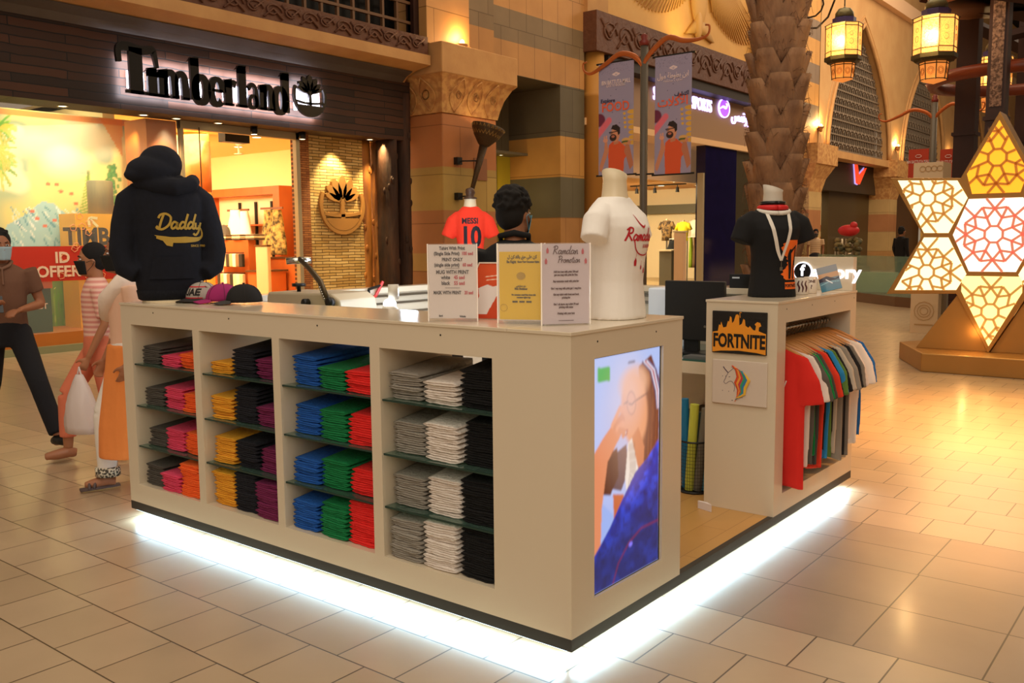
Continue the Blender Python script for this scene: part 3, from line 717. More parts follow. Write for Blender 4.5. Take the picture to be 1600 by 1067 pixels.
area('shop_lamp', (-19, 9.3, 3.8), (-19, 10.5, 0), 4, 800, (1, .80, .46), 4)
LAMPW = M('lamp_white', '#fff4d8', emis=9, emis_hex='#ffe9b8')
def downlight(loc, label, r=.07, g=None, m=None):
    t = thing('downlight', label, 'ceiling light', loc, g)
    MB().lathe([(r, 0), (r*1.25, -.006), (r*1.25, -.012), (r, -.014), (r*.98, 0)], loc, 16).obj('trim_ring', M('lamp_ring', '#d8c8a8', .4), t, True)
    MB().lathe([(r*.95, -.003), (r*.95, -.008)], loc, 16).obj('diffuser', m or LAMPW, t)
    return t
for (u, v), lb in (((315, 200), 'nearest the entrance glass'), ((305, 226), 'left of the orange pillar'), ((320, 237), 'just above the orange pillar'), ((298, 239), 'leftmost and low in the shop'), ((372, 229), 'in the middle of the shop ceiling'), ((401, 214), 'near the hanging camera'), ((428, 210), 'near the shop door head')):
    q = pZ(u, v, 3.84); downlight((q.x, q.y, 3.84), f'round recessed ceiling light inside the shop, {lb}', .10, 'recessed lights in the shop ceiling')
for y, lb in ((3.78, 'over the mural window, leftmost'), (5.0, 'over the mural window, before the orange column'), (5.55, 'over the orange column'), (6.3, 'left of the entrance')):
    downlight((-11.3, y, 3.499), f'small glowing downlight under the plank fascia, {lb}', .06, 'downlights under the fascia')
    spot('fascia_spot', (-11.3, y, 3.47), (-11.45, y, 1), 22, 80, (1, .75, .4))
for y, lb in ((7.0, 'left'), (8.02, 'right')):
    t = thing('canister_light', f'black canister spotlight under the fascia, {lb} one over the entrance', 'spotlight', (-11.32, y, 3.5), 'canister lights')
    MB().lathe([(.06, 0), (.06, -.13), (.055, -.13), (.05, -.11)], (-11.32, y, 3.5), 14).obj('housing', BLACK, t, True)
    MB().lathe([(.05, -.125), (.05, -.128)], (-11.32, y, 3.5), 14).obj('lamp', LAMPW, t)
downlight((-11.3, 9.62, 3.499), 'small glowing downlight over the honey timber posts', .06, 'downlights under the fascia')
spot('fascia_spot', (-11.2, 9.8, 3.47), (-11.5, 9.85, .6), 230, 70, (1, .72, .34))
spot('fascia_spot', (-11.3, 8.9, 3.47), (-11.62, 9.0, .9), 230, 80, (1, .80, .42))
spot('fascia_spot', (-11.3, 6.9, 3.4), (-12.1, 7.5, 0), 30, 90, (1, .8, .45))
# interior column, framed wall display, counters
q0 = pX(292, 300, -15); 
b = MB(); b.lathe([(.36, 0), (.36, 3.84)], (-15.6, 8.55, 0), 28); o = struct('wall_shop_column', b, M('yellow_column', '#f0b456', .4), smooth=False)
b = MB(); b.lathe([(.375, 2.75), (.375, 3.80)], (-15.6, 8.55, -.12), 28); struct('trim_11', b, M('copper_panel', '#b8602c', .25, noise=(2, '#8a7a4a', .1)), smooth=True)
REDWOOD = M('red_wood', '#c8682e', .45, noise=(3, '#b05520', .3), stretch=(1, 1, .2))
fr = thing('wall_display', 'tall orange wooden frame around clothes rails on the shop side wall', 'display', (-18, 11.9, 0))
x0, x1 = -19.95, -16.7
b = MB(); b.box((x0, 11.6, 2.75), (x1, 12, 2.95)); b.box((x0, 11.6, 0), (x0+.22, 12, 2.75)); b.box((x1-.25, 11.6, 0), (x1, 12, 2.75)); b.obj('frame', REDWOOD, fr)
MB().box((x0+.22, 11.95, 0), (x1-.25, 11.99, 2.75)).obj('back_panel', M('pale_peach', '#f4cfa8', .6), fr)
b = MB()
for u in (374, 399, 424): q = pY(u, 320, 11.9); b.box((q.x-.025, 11.88, 0), (q.x+.025, 11.94, 2.6))
b.obj('upright', BLACK, fr)
b = MB(); qa = pY(365, 329, 11.6); qb = pY(398, 328, 11.6); b.box((qa.x, 11.4, qa.z-.03), (qb.x, 11.44, qa.z+.02)); qa = pY(417, 326, 11.6); qb = pY(451, 325, 11.6); b.box((qa.x, 11.4, qa.z-.03), (qb.x, 11.44, qa.z+.02))
b.obj('clothes_rail', M('bronze_rail', '#7a4a30', .4), fr)
for z, n in ((1.98, 'upper'), (1.45, 'lower')):
    MB().box((x0+.24, 11.55, z), (x1-.27, 11.93, z+.04)).obj('shelf', REDWOOD, fr)
def hung(name, label, u, v0, v1, y, w, mat_, cat='garment', group='clothes hanging in the shops'):
    a = pY(u, v0, y); c = pY(u, v1, y); b = MB(); h_ = a.z-c.z; n = 14
    rings = []
    for i in range(7):
        t = i/6; ww = w*(.42+.5*min(1, t*1.6)+.15*t); th = .09
        rings.append([(a.x+ww/2*math.cos(2*PI*j/n), y+th*math.sin(2*PI*j/n)*(1+.3*math.sin(3*j+i)), a.z-h_*t) for j in range(n)])
    b.loft(rings)
    o = b.obj(name, mat_, None, True); tag(o, label, cat, group); return o
hung('hanging_jacket', 'white jacket on the left rail of the wall display, brightest garment', 368, 328, 382, 11.35, .75, M('bright_white_cloth', '#fff6e0', .9))
hung('hanging_jacket', 'white shirt hanging behind the brightest jacket on the left rail', 382, 330, 378, 11.2, .45, M('bright_white_cloth', '#fff6e0', .9))
PAT = M('patterned_cloth', '#c8a45a', .9, noise=(9, '#4a3a24', .12))
hung('hanging_dress', 'patterned brown and gold dress on the right rail, left one', 420, 328, 392, 11.3, .55, PAT)
hung('hanging_dress', 'patterned brown and gold dress on the right rail, right one', 433, 328, 398, 11.15, .55, PAT)
t = thing('sales_counter', 'orange wooden sales counter with a dark top deep in the shop', 'counter', (-16.6, 11, 0))
qa = pY(421, 400, 10.8); qb = pY(463, 400, 10.8)
MB().box((qa.x, 10.8, 0), (qb.x, 11.4, 1.18)).obj('body', REDWOOD, t); MB().box((qa.x-.03, 10.77, 1.18), (qb.x+.03, 11.43, 1.22)).obj('worktop', M('counter_dark', '#5a3a24', .3), t)
t = thing('security_gate', 'pale upright security gate just inside the shop entrance', 'security gate', (-13, 8.6, 0))
qa = pY(401, 385, 8.7); qb = pY(420, 385, 8.7)
MB().box((qa.x, 8.66, 0), (qb.x, 8.74, qa.z)).obj('panel', M('gate_pale', '#cdb994', .4), t, bevel=.02); MB().box((qa.x-.01, 8.65, qa.z), (qb.x+.01, 8.75, qa.z+.03)).obj('cap', M('counter_dark', '#5a3a24', .3), t)
t = thing('display_table', 'low orange display table left of the security gate in the shop', 'table', (-17.2, 10, 0))
qa = pY(387, 418, 9.9); qb = pY(401, 418, 9.9)
MB().box((qa.x, 9.9, 0), (qb.x, 10.7, .9)).obj('body', REDWOOD, t); MB().box((qa.x-.04, 9.86, .9), (qb.x+.04, 10.74, .94)).obj('table_top', M('counter_dark', '#5a3a24', .3), t)
t = thing('gondola_shelf', 'orange slatted stand hung with small clothes left of the table', 'display stand', (-17.5, 10, 0))
qa = pY(345, 380, 10.0); qb = pY(385, 380, 10.0)
MB().box((qa.x, 10.05, 0), (qb.x, 10.25, 1.62)).obj('body', REDWOOD, t)
b = MB(); MB().box((qa.x, 9.9, 1.32), (qb.x, 9.93, 1.34)).obj('rail', BLACK, t); MB().box((qa.x, 9.9, .86), (qb.x, 9.93, .88)).obj('rail', BLACK, t)
for row, (zt, hh) in enumerate(((1.31, .3), (.85, .34))):
    for k in range(8):
        xx = qa.x+(qb.x-qa.x)*(k+.5)/8; c = ['#e8d4a8', '#3a2c20', '#8a6a48', '#f0e0c0', '#caa878', '#2a2018', '#d8b890', '#f4e8d0'][(k*3+row) % 8]
        o = MB().box((xx-.07, 9.86, zt-hh), (xx+.07, 9.94, zt)).obj('hanging_sock_pack', M('pack_'+c[1:], c, .8), None, bevel=.02)
        tag(o, f'small hanging {"upper" if row == 0 else "lower"} row garment pack on the orange stand, number {k+1} from left'.replace(f', number {k+1} from left', ', ' + ['far left', 'second from left', 'third from left', 'fourth from left', 'fourth from right', 'third from right', 'second from right', 'far right'][k]), 'garment', 'packs on the orange stand')
for k in range(3):
    q = pY(352+k*22, 371, 10.1)
    for j in range(3):
        o = MB().box((q.x-.16, 10.0, 1.62+.045*j+(.35 if k == 0 else 0)*0), (q.x+.16, 10.3, 1.66+.045*j)).obj('folded_jumper', M('jumper_%d' % j, ['#4a4030', '#d8c8a0', '#6a5a48'][j], .9), None, bevel=.015)
        tag(o, f'{["lowest", "middle", "topmost"][j]} folded jumper in the {["left", "middle", "right"][k]} pile on the orange stand', 'jumper', 'jumpers on the orange stand')
b = MB(); q = pY(349, 352, 11.2); b.ell((q.x, 11.2, q.z-.28), .24, .14, .30); b.ell((q.x, 11.1, q.z-.40), .19, .14, .16); o = remesh(b, 'backpack', M('backpack_grey', '#5a5048', .8), None, .02, 4); tag(o, 'dark grey backpack on the left of the shop wall display', 'backpack')
MB().box((q.x-.35, 11.0, q.z-.62), (q.x+.35, 11.5, q.z-.59)).obj('ledge', REDWOOD, fr)
o = MB().lathe([(.10, 0), (.10, .02), (.02, .02), (.02, .18), (.07, .2), (.08, .28), (.05, .34)], (-15.3, 9.5, 3.46), 12).obj('dome_camera', M('cam_white', '#e8dcc0', .4), None, True)
tag(o, 'small white security camera hanging from the shop ceiling', 'camera')
b = MB(); b.box((-12.2, 6.9, 3.30), (-12.0, 7.4, 3.5)); o = b.obj('wall_speaker', BLACK); tag(o, 'black box speaker over the shop entrance', 'speaker')
# round tree sign on the stone panel
def tree_disc(mb, R_, mat_, e):
    n = 48
    ring = [(R_*math.cos(2*PI*k/n), R_*math.sin(2*PI*k/n)) for k in range(n+1)]
    stroke(mb, [p_ for p_ in ring if p_[1] < R_*.35][::1] if False else [(R_*.93*math.cos(a), R_*.93*math.sin(a)) for a in [PI*.86+q*(PI*1.28)/20 for q in range(21)]], R_*.13, mat_, e)
    mb.prism([(-.09*R_, -.45*R_), (.09*R_, -.45*R_), (.06*R_, .25*R_), (-.06*R_, .25*R_)], 0, e, mat_)
    mb.prism([(R_*.88*math.cos(a), R_*.88*math.sin(a)) for a in [PI*1.17+q*PI*.66/12 for q in range(13)]], 0, e, mat_)
    stroke(mb, [(-.8*R_, -.30*R_), (-.3*R_, -.36*R_), (.3*R_, -.34*R_), (.8*R_, -.26*R_)], R_*.10, mat_, e)
    for a, l, w_ in ((90, .95, .3), (62, .92, .26), (118, .92, .26), (38, .85, .22), (142, .88, .24), (20, .8, .16), (162, .8, .18)):
        a = math.radians(a); c = (l*.55*R_*math.cos(a), .12*R_+l*.5*R_*math.sin(a)); L = l*.42*R_; W = w_*.8*R_
        mb.prism([(c[0]+L*math.cos(t)*math.cos(a)-W*math.sin(t)*math.sin(a)*.8, c[1]+L*math.cos(t)*math.sin(a)+W*math.sin(t)*math.cos(a)*.8) for t in [q*2*PI/10 for q in range(10)]], 0, e, mat_)
        mb.prism([(-.03*R_, 0), (.03*R_, 0), (c[0]+.03*R_, c[1]), (c[0]-.03*R_, c[1])], 0, e*.8, mat_)
q = pX(533, 317, -11.6)
t = thing('tree_emblem', 'round wooden tree emblem mounted on the split stone panel', 'emblem', (-11.6, q.y, q.z))
b = MB(); tree_disc(b, .56, frame((-11.595, q.y, q.z-.04), (0, 1, 0), (0, 0, 1)), .05); b.obj('cutout', M('emblem_brown', '#a87840', .35), t)
# Timberland lettering: slab letters on stems, back lit
LET = M('sign_black', '#100e0d', .35)
sg = thing('shop_sign', 'black raised TIMBERLAND lettering with white back light on the plank fascia', 'sign', (-10.95, 6.2, 4))
def glyphs():
    """outlines in units of x height 1; each letter: list of polygons / strokes"""
    return None
bl = MB(); DX = .05
def F(y, z): return frame((-10.93, y, z), (0, 1, 0), (0, 0, 1))
def stem(y, z0, z1, w=.14, serif=True, flag=True):
    bl.box((-10.93, y-w/2, z0), (-10.88, y+w/2, z1))
    if serif: bl.box((-10.93, y-w/2-.045, z0), (-10.88, y+w/2+.045, z0+.035))
    if flag: bl.prism([(-w/2-.07, -.07), (-w/2, -.02), (-w/2, -.12), (w/2, -.12), (w/2, .03), (-w/2+.02, 0)], 0, .05, F(y, z1))
def arc(y0, y1, z0, z1, w=.135):
    ym = (y0+y1)/2; stroke(bl, [(y0, z0), (y0+.02, z1-.09), (ym, z1-.025), (y1-.02, z1-.1), (y1, z0)], [w*.5, w*.7, w*.75, w*1.2, w*1.25], F(0, 0), .05, smooth=4)
zb, xh, ah = 3.745, 4.14, 4.33
# slope of the line is the wall's own perspective; all letters share one base line
y = 4.62
k_ = .92
def bowl(cy, cz, ry, rz, w):
    pts = [(cy+ry*math.cos(a), cz+rz*math.sin(a)) for a in [q*2*PI/20 for q in range(21)]]
    stroke(bl, pts, [w*(.55+.6*abs(math.cos(2*PI*i/20))) for i in range(21)], F(0, 0), .05, smooth=2)
# T
bl.box((-10.93, 4.80, zb), (-10.88, 5.08, 4.40)); bl.box((-10.93, 4.72, zb), (-10.88, 5.16, zb+.045))
stroke(bl, [(4.60, 4.17), (4.60, 4.36), (4.78, 4.40), (5.06, 4.37), (5.30, 4.40), (5.35, 4.34), (5.40, 4.15)], [.10, .12, .13, .13, .12, .10, .07], F(0, 0), .05, smooth=4)
stem(5.28, zb, xh, .20)                                        # i
stem(5.52, zb, xh, .20); arc(5.56, 5.78, zb, xh); bl.box((-10.93, 5.71, zb), (-10.88, 5.85, zb+.035)); arc(5.80, 6.02, zb, xh); bl.box((-10.93, 5.95, zb), (-10.88, 6.10, zb+.035))   # m
stem(6.24, zb+.02, ah+.06, .20, False); bowl(6.38, 3.93, .14, .19, .16)   # b
stroke(bl, [(6.76+.14*math.cos(a), 3.93+.19*math.sin(a)) for a in [q*5.5/18 for q in range(19)]], [.155*(.5+.6*abs(math.cos(5.5*i/18))) for i in range(19)], F(0, 0), .05, smooth=2); bl.box((-10.93, 6.64, 3.93), (-10.88, 6.90, 3.97))   # e
bl.cur = 0
stem(7.04, zb, xh, .19); stroke(bl, [(7.07, 4.02), (7.14, 4.11), (7.24, 4.08)], [.05, .08, .11], F(0, 0), .05)   # r
stem(7.40, zb, ah+.06, .20)                                    # l
stroke(bl, [(7.56, 4.06), (7.64, 4.12), (7.74, 4.08), (7.76, 3.95), (7.77, zb+.02)], [.09, .07, .07, .11, .11], F(0, 0), .05, smooth=4); bowl(7.67, 3.85, .09, .095, .08)   # a
stem(7.94, zb, xh, .19); arc(7.98, 8.18, zb, xh); bl.box((-10.93, 8.11, zb), (-10.88, 8.25, zb+.035))   # n
bowl(8.40, 3.93, .14, .19, .16); stem(8.56, zb, ah+.06, .20, False)   # d
bl.v = [(x_, 4.68+(y_-4.94)*.737, z_-.02) for x_, y_, z_ in bl.v]
bl.obj('lettering', LET, sg)
b = MB(); tree_disc(b, .36, F(7.87, 4.06), .05); b.obj('tree_mark', LET, sg)
GLOW = M('sign_glow', '#ffffff', emis=5, emis_hex='#efeaff')
for yy in [4.6+.2*i for i in range(17)]: MB().box((-10.97, yy-.03, 3.80), (-10.945, yy+.03, 4.05)).obj('letter_light', GLOW, sg)
MB().box((-10.97, 7.6, 3.85), (-10.945, 8.12, 4.2)).obj('disc_light', GLOW, sg)
area('sign_glow', (-10.945, 7.87, 4.05), (-11.5, 7.87, 4.05), .6, 14, (.93, .90, 1), .6)
spot('window_spot', (-11.4, 5.5, 3.45), (-11.8, 5.5, 1.4), 60, 70, (1, .7, .35))
for yy in [4.62+.36*i for i in range(10)]: area('sign_glow', (-10.945, yy, 3.96), (-11.5, yy, 3.96), .34, 10, (.93, .90, 1), .6)
# ------------------------------------------------------------------ columns, recess, arcade
bands = [(0, '#b9874c'), (.52, '#6e654e'), (1.0, '#a8864e'), (1.52, '#6e654e'), (2.02, '#c08a4c'), (2.52, '#b9874c'), (3.06, '#6c6448'), (3.08, '#c9974f'), (4.07, '#6d634a'), (5.30, '#c08e54'), (6.0, '#87745a'), (6.5, '#c9965a'), (7.3, '#c08e54'), (8.1, '#8a775c'), (8.9, '#c9965a')]
PB = bandmat('banded_sandstone', [(0, '#c08a4a'), (1.05, '#b5844a'), (2.08, '#67614a'), (3.08, '#c8954c'), (4.07, '#655c47'), (5.29, '#c28f54'), (6.0, '#8a7558'), (6.7, '#cb965a'), (7.6, '#b98750'), (8.5, '#8a7558'), (9.3, '#cb965a')], 0, 12, .62, 'Y')
CB = bandmat('column_sandstone', [(0, '#b07a48'), (.95, '#b59350'), (1.3, '#b27848'), (2.14, '#b89a52'), (2.98, '#bf7c48'), (4.02, '#c08e54')], 0, 6, 1.6, 'Y')
b = MB(); b.box((-11.62, 10.69, 0), (-10.4, 12.34, 4.03)); struct('wall_column', b, CB, bevel=.03)
CARVST = M('carved_capital_stone', '#c99a5c', .7, noise=(7, '#b07c48', .08), bump=(12, .8))
b = MB()
def rect(x0, x1, y0, y1, z): return [(x1, y0, z), (x1, y1, z), (x0, y1, z), (x0, y0, z)]
rings = [rect(-11.6, -10.4+.02+e, 10.66-e, 12.36+e, 4.03+dz) for e, dz in ((0, 0), (.03, .15), (.10, .38), (.22, .60), (.30, .68))]
b.loft(rings); struct('trim_12', b, CARVST)
b = MB()
for face in range(2):
    for k in range(3 if face == 0 else 2):
        for s in range(2):
            c0 = (11.0+k*.52) if face == 0 else (-10.65-k*.5)
            pts = []
            for q in range(12):
                t = q/11; z = 4.06+.60*t; e = .02+.28*t**1.6+.012
                off = .20*math.sin(t*PI)*(1 if s else -1)
                pts.append((-10.4+e, c0+off, z) if face == 0 else (c0+off, 10.66-e, z))
            b.tube(pts, .013, 5)
            pts = [((-10.4+.16, c0+.09*math.cos(a)*(1-a/14), 4.36+.09*math.sin(a)*(1-a/14)) if face == 0 else (c0+.09*math.cos(a), 10.66-.16, 4.36+.09*math.sin(a))) for a in [w_*.7 for w_ in range(12)]]
            b.tube(pts, .011, 5)
struct('trim_13', b, CARVST, smooth=True)
b = MB(); b.box((-11.6, 10.36, 4.71), (-10.08, 12.66, 5.28)); struct('trim_14', b, SMOOTHSTONE, bevel=.02)
b = MB(); b.box((-11.6, 10.3, 5.28), (-10.40, 11.52, 12)); struct('wall_pilaster', b, bandmat('pilaster_stone', [(0, '#c89456'), (5.94, '#cf9a60'), (7, '#c08c54')], 0, 12, 3, 'Y'))
b = MB(); b.box((-11.6, 11.52, 5.28), (-10.9, 12.9, 12)); struct('wall_upper_left', b, PB)
b = MB(); b.box((-13.0, 12.6, 5.29), (-11.3, 16.95, 12)); struct('wall_upper', b, PB)
b = MB(); b.box((-14, 15.9, 0), (-11.3, 16.95, 5.29)); struct('wall_pillar', b, PB)
GREYST = M('grey_stone', '#655c47', .7)
b = MB(); b.box((-15, 12.34, 0), (-12.9, 15.9, 5.29)); struct('wall_recess', b, bandmat('recess_stone', [(0, '#6a614a'), (3.0, '#6a614a')], 0, 6, 1.2, 'Y'))
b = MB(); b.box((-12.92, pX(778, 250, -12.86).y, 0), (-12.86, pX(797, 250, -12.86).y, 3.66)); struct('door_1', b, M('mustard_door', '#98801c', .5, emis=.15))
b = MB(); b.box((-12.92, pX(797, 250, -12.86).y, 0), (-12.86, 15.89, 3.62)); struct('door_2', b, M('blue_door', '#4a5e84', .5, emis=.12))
downlight((-12.6, 15.2, 3.659), 'small ceiling light over the yellow and blue recess', .05)
b = MB(); b.box((-12.9, 14.6, 3.66), (-12.3, 15.9, 3.72)); struct('trim_15', b, GREYST)
point('recess_lamp', (-12.2, 14.8, 2.6), 14, (1, .72, .3))
# wall sconces
def sconce(loc, label, e=28, g='uplighter wall lamps'):
    t = thing('wall_sconce', label, 'wall lamp', loc, g); x, y, z = loc
    b = MB(); b.lathe([(.02, -.16), (.05, -.12), (.06, -.04), (.10, 0), (.12, .05), (.10, .06), (.02, .02)], (x+.12, y, z), 12); b.box((x, y-.04, z-.12), (x+.12, y+.04, z-.04)); b.obj('bowl', M('sconce_stone', '#a87a4a', .6), t, True)
    MB().ell((x+.12, y, z+.08), .05, .05, .06).obj('bulb', M('bulb_warm', '#ffd080', emis=14, emis_hex='#ffc060'), t, True)
    point('sconce_light', (x+.16, y, z+.18), e, (1, .62, .25), .05)
q = pX(715, 75, -10.4); sconce((-10.4, q.y, q.z), 'glowing torch shaped wall lamp high on the pilaster beside the column')
# leaning torch bracket in front of the column
t = thing('torch_lamp', 'large dark metal torch lamp leaning out from the sandstone column', 'wall lamp', (-10.2, 11.3, 2.2))
a = Vector((-10.15, 11.12, 2.25)); c = Vector((-9.95, 11.42, 3.5)); d = (c-a).normalized(); R_ = d.to_track_quat('Z', 'Y').to_matrix().to_4x4()
b = MB(); b.tube([a, a+d*.6, c-d*.1], [.035, .05, .085], 10); b.obj('pole', M('torch_bronze', '#4a3a28', .5, metal=.6, bump=(30, .8)), t, True)
b = MB(); m_ = Matrix.Translation(c-d*.12) @ R_
b.lathe([(.06, 0), (.12, .05), (.24, .20), (.32, .34), (.33, .42), (.30, .42), (.22, .22), (.10, .10)], n=20, mat=m_); b.obj('bowl', MATS['torch_bronze'], t, True)
b = MB()
for k in range(24):
    a1 = 2*PI*k/24
    for s in (1, -1):
        b.tube([(.25*math.cos(a1), .25*math.sin(a1), .22), (.34*math.cos(a1+s*.26), .34*math.sin(a1+s*.26), .40)], .008, 4, m_)
b.obj('filigree', M('torch_brass', '#9a8050', .35, metal=.8), t)
for z in (2.36, 3.05): MB().box((-10.4, 11.0, z), (-10.3, 11.14, z+.14)).obj('wall_bracket', BLACK, t)
b = MB()
for z in (2.43, 3.12): q = a+d*((z-a.z)/d.z); b.tube([(-10.32, 11.1, z), (q.x, q.y, z)], .015, 6)
b.obj('bracket_arm', BLACK, t)
point('torch_light', tuple(c+d*.22), 10, (1, .62, .3), .08)
o = MB().box((-10.405, 11.6, 2.78), (-10.38, 12.0, 3.22)).obj('access_panel', M('panel_taupe', '#8a5a3c', .5)); tag(o, 'square brown panel on the sandstone column behind the torch', 'panel')
o = MB().box((-10.41, 11.0-.35+.45, 2.0), (-10.38, 11.16, 2.06)).obj('alarm_box', BLACK); tag(o, 'tiny black box fixed low on the sandstone column', 'box')
# carved beam and relief over the sports shop
b = MB(); b.box((-11.6, 16.9, 6.22), (-10.9, 27.4, 7.18)); struct('trim_16', b, CARVED)
b = MB(); relief_scroll(b, 17.1, 27.2, 6.3, 7.1, -10.89, .75, .03); struct('trim_17', b, CARVED, smooth=True)
GOLDWALL = M('gold_plaster', '#d8a75a', .6, noise=(2, '#cf9a4c', .3))
b = MB(); b.box((-11.9, 16.95, 7.0), (-11.5, 29, 12)); struct('wall_relief', b, GOLDWALL)
b = MB(); b.box((-11.5, 18.2, 7.42), (-11.44, 27.6, 7.47)); b.box((-11.5, 18.0, 7.30), (-11.42, 27.6, 7.34)); struct('trim_18', b, GOLDWALL)
b = MB(); b.box((-11.5, 16.95, 7.0), (-11.2, 17.9, 12)); struct('wall_pier_gold', b, SMOOTHSTONE)
t = thing('winged_relief', 'large carved winged bird relief on the golden wall over the sports shop', 'relief', (-11.4, 23.2, 8.2))
RST = M('relief_stone', '#cfa05c', .6)
b = MB(); b.ell((-11.45, 23.4, 9.1), .14, .55, 1.2); b.ell((-11.42, 23.3, 8.0), .12, .22, .45); b.prism([(-.9, 0), (-.3, .5), (.3, .5), (.9, 0), (.2, .12), (-.2, .12)], 0, .12, frame((-11.5, 23.45, 7.62), (0, 1, 0), (0, 0, 1)))
b.obj('body', RST, t, True)
for s in (-1, 1):
    b = MB()
    for k in range(44):
        t_ = k/43; a = math.radians(250+s*(10+ 82*t_)); L = 1.7+2.0*t_**.8
        y0 = 23.4+s*.35; z0 = 10.2
        p0 = Vector((-11.46, y0+s*t_*.8, z0)); p1 = Vector((-11.44, y0+s*(.5+4.1*t_**1.1)*.98, z0-L*math.cos((t_*.75)**1.3*PI/2)*.8-.1))
        if p1.y > 27.6: p1.y = 27.6
        b.tube([p0, (p0+p1)/2+Vector((.03, 0, -.1)), p1+Vector((0, 0, -.12*(k % 2)))], [.02, .032, .028], 5)
    b.obj('wing', RST, t, True)
area('relief_cove', (-10.98, 22, 7.24), (-11.5, 22, 8.2), .12, 130, (1, .70, .22), 10).rotation_euler = (Matrix(((0, 1, 0), (Vector((-.45, 0, .9)).normalized().cross(Vector((0, 1, 0)))) * -1, -Vector((-.45, 0, .9)).normalized())).transposed()).to_euler()
b = MB(); b.box((-11.3, 17.0, 0), (-11.1, 17.0, 0))
t = MB(); t.lathe([(.26, 0), (.26, 5.1), (.30, 5.14), (.30, 5.22), (.26, 5.26), (.26, 6.22)], (-11.24, 17.3, 0), 24); struct('wall_round_column', t, M('ochre_column', '#b9853e', .6), smooth=True)
# sports shop
b = MB(); b.box((-12.0, 16.95, 4.62), (-11.4, 29.5, 6.3)); struct('wall_sports_fascia', b, M('tan_panel', '#9a7a5c', .5))
b = MB(); b.box((-11.6, 17.6, 5.95), (-11.0, 27.4, 6.24)); struct('trim_19', b, M('dark_beam', '#2c241e', .6))
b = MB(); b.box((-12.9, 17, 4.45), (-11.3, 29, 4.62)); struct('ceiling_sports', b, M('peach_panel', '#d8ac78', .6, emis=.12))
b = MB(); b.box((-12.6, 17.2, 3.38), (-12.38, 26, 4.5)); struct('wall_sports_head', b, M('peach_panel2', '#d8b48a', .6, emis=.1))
VIOLET = M('sign_violet', '#ffffff', emis=2.6, emis_hex='#b7a8ff'); PUR = M('sign_purple', '#7a3ad0', emis=1.6, emis_hex='#9a50f0')
t = thing('shop_sign', 'violet glowing SUN AND SAND SPORTS sign with a round logo', 'sign', (-11.35, 23, 5.6))
fs = lambda y, z: frame((-11.38, y, z), (0, 1, 0), (0, 0, 1))
b = text_mb('SUN & SAND SPORTS', .52, fs(22.38, 5.64), .03, .004, sx=.74); b.obj('lettering', VIOLET, t)
b = text_mb('\uFEB1\uFEAE\uFEAE\uFEE3\uFEF3\uFEB3\uFEAE'[:0]+'\uFEB2\uFEE3\uFE97\uFEAD\uFEEE\uFE92\uFEB3 \uFEAA\uFEE7\uFE8E\uFEB3', .5, fs(27.2, 5.55), .03, .006)
b.obj('lettering', VIOLET, t)
b = MB(); b.lathe([(.40, 0), (.40, .05), (.36, .05), (.36, 0)], n=28, mat=fs(25.05, 5.7) @ Matrix.Diagonal((1, .75, 1, 1))); b.obj('logo_ring', VIOLET, t)
b = MB(); b.lathe([(.36, .0), (.36, .03)], n=28, mat=fs(25.05, 5.7) @ Matrix.Diagonal((1, .75, 1, 1))); b.obj('logo_disc', PUR, t)
b = MB(); stroke(b, [(-.33, -.05), (-.1, .04), (.1, .02), (.2, .12), (.1, .16)], [.02, .07, .09, .08, .02], fs(25.05, 5.7), .05, smooth=4); b.obj('logo_swoosh', VIOLET, t)
b = MB(); b.box((-11.7, 23.85, 0), (-11.38, 26.1, 4.45)); struct('wall_blue_pillar', b, M('midnight_panel', '#141230', .12, noise=(3, '#1c1840', .3)))
b = MB(); b.box((-11.72, 26.1, 0), (-11.45, 30.3, 4.45)); struct('wall_dark_front', b, M('dark_olive', '#3c3420', .4))
b = MB(); b.box((-11.6, 23.74, 0), (-11.4, 23.85, 3.6)); struct('trim_20', b, MATS['pale_frame'])
for k, (yy, zz) in enumerate(((24.1, 4.0), (24.4, 3.5), (24.2, 2.9), (24.9, 3.9), (24.6, 2.3), (25.2, 3.1))):
    pass
# its interior
SHOPW = M('shop_white', '#f4e2b8', .6)
b = MB(); b.box((-20, 30, 0), (-12, 30.2, 4.4)); struct('wall_sports_back', b, SHOPW)
b = MB(); b.box((-20.2, 17, 0), (-20, 30, 4.4)); struct('wall_sports_left', b, SHOPW)
b = MB(); b.box((-20, 17, 3.52), (-12.4, 30, 3.6)); struct('ceiling_sports_inner', b, M('shop_ceiling', '#d8a468', .6))
b = MB(); b.box((-20, 17, .001), (-11.5, 30, .012)); struct('floor_sports', b, M('sports_floor', '#a88e60', .3))
b = MB(); b.box((-20, 29.7, 2.55), (-12, 30, 2.9)); struct('trim_21', b, M('grey_band', '#6a6650', .5))
area('sports_lamp', (-15.5, 25.5, 3.48), (-15.5, 27, 0), 4, 620, (1, .82, .52), 4)
area('sports_lamp', (-14, 20, 3.48), (-14, 21, 0), 3, 160, (1, .82, .52), 3)
t = thing('track_light', 'black ceiling track with spotlights inside the sports shop', 'spotlight', (-14.5, 25, 3.52))
qa = pZ(985, 291, 3.5); qb = pZ(1072, 287, 3.5)
MB().tube([qa, qb], .03, 6).obj('track', BLACK, t)
for k in (.12, .45, .85):
    q = qa.lerp(qb, k); b = MB().tube([q, (q.x, q.y, q.z-.12)], .015, 6); b.lathe([(.05, 0), (.07, -.18)], (q.x, q.y, q.z-.1), 10); b.obj('spot_head', BLACK, t)
for (u, v), lb in (((1057, 284), 'right of the pole'), ((1033, 290), 'below the track'), ((1091, 289), 'at the right edge')):
    q = pZ(u, v, 3.52); downlight((q.x, q.y, 3.52), f'round ceiling light in the sports shop, {lb}', .13, 'sports shop ceiling lights')
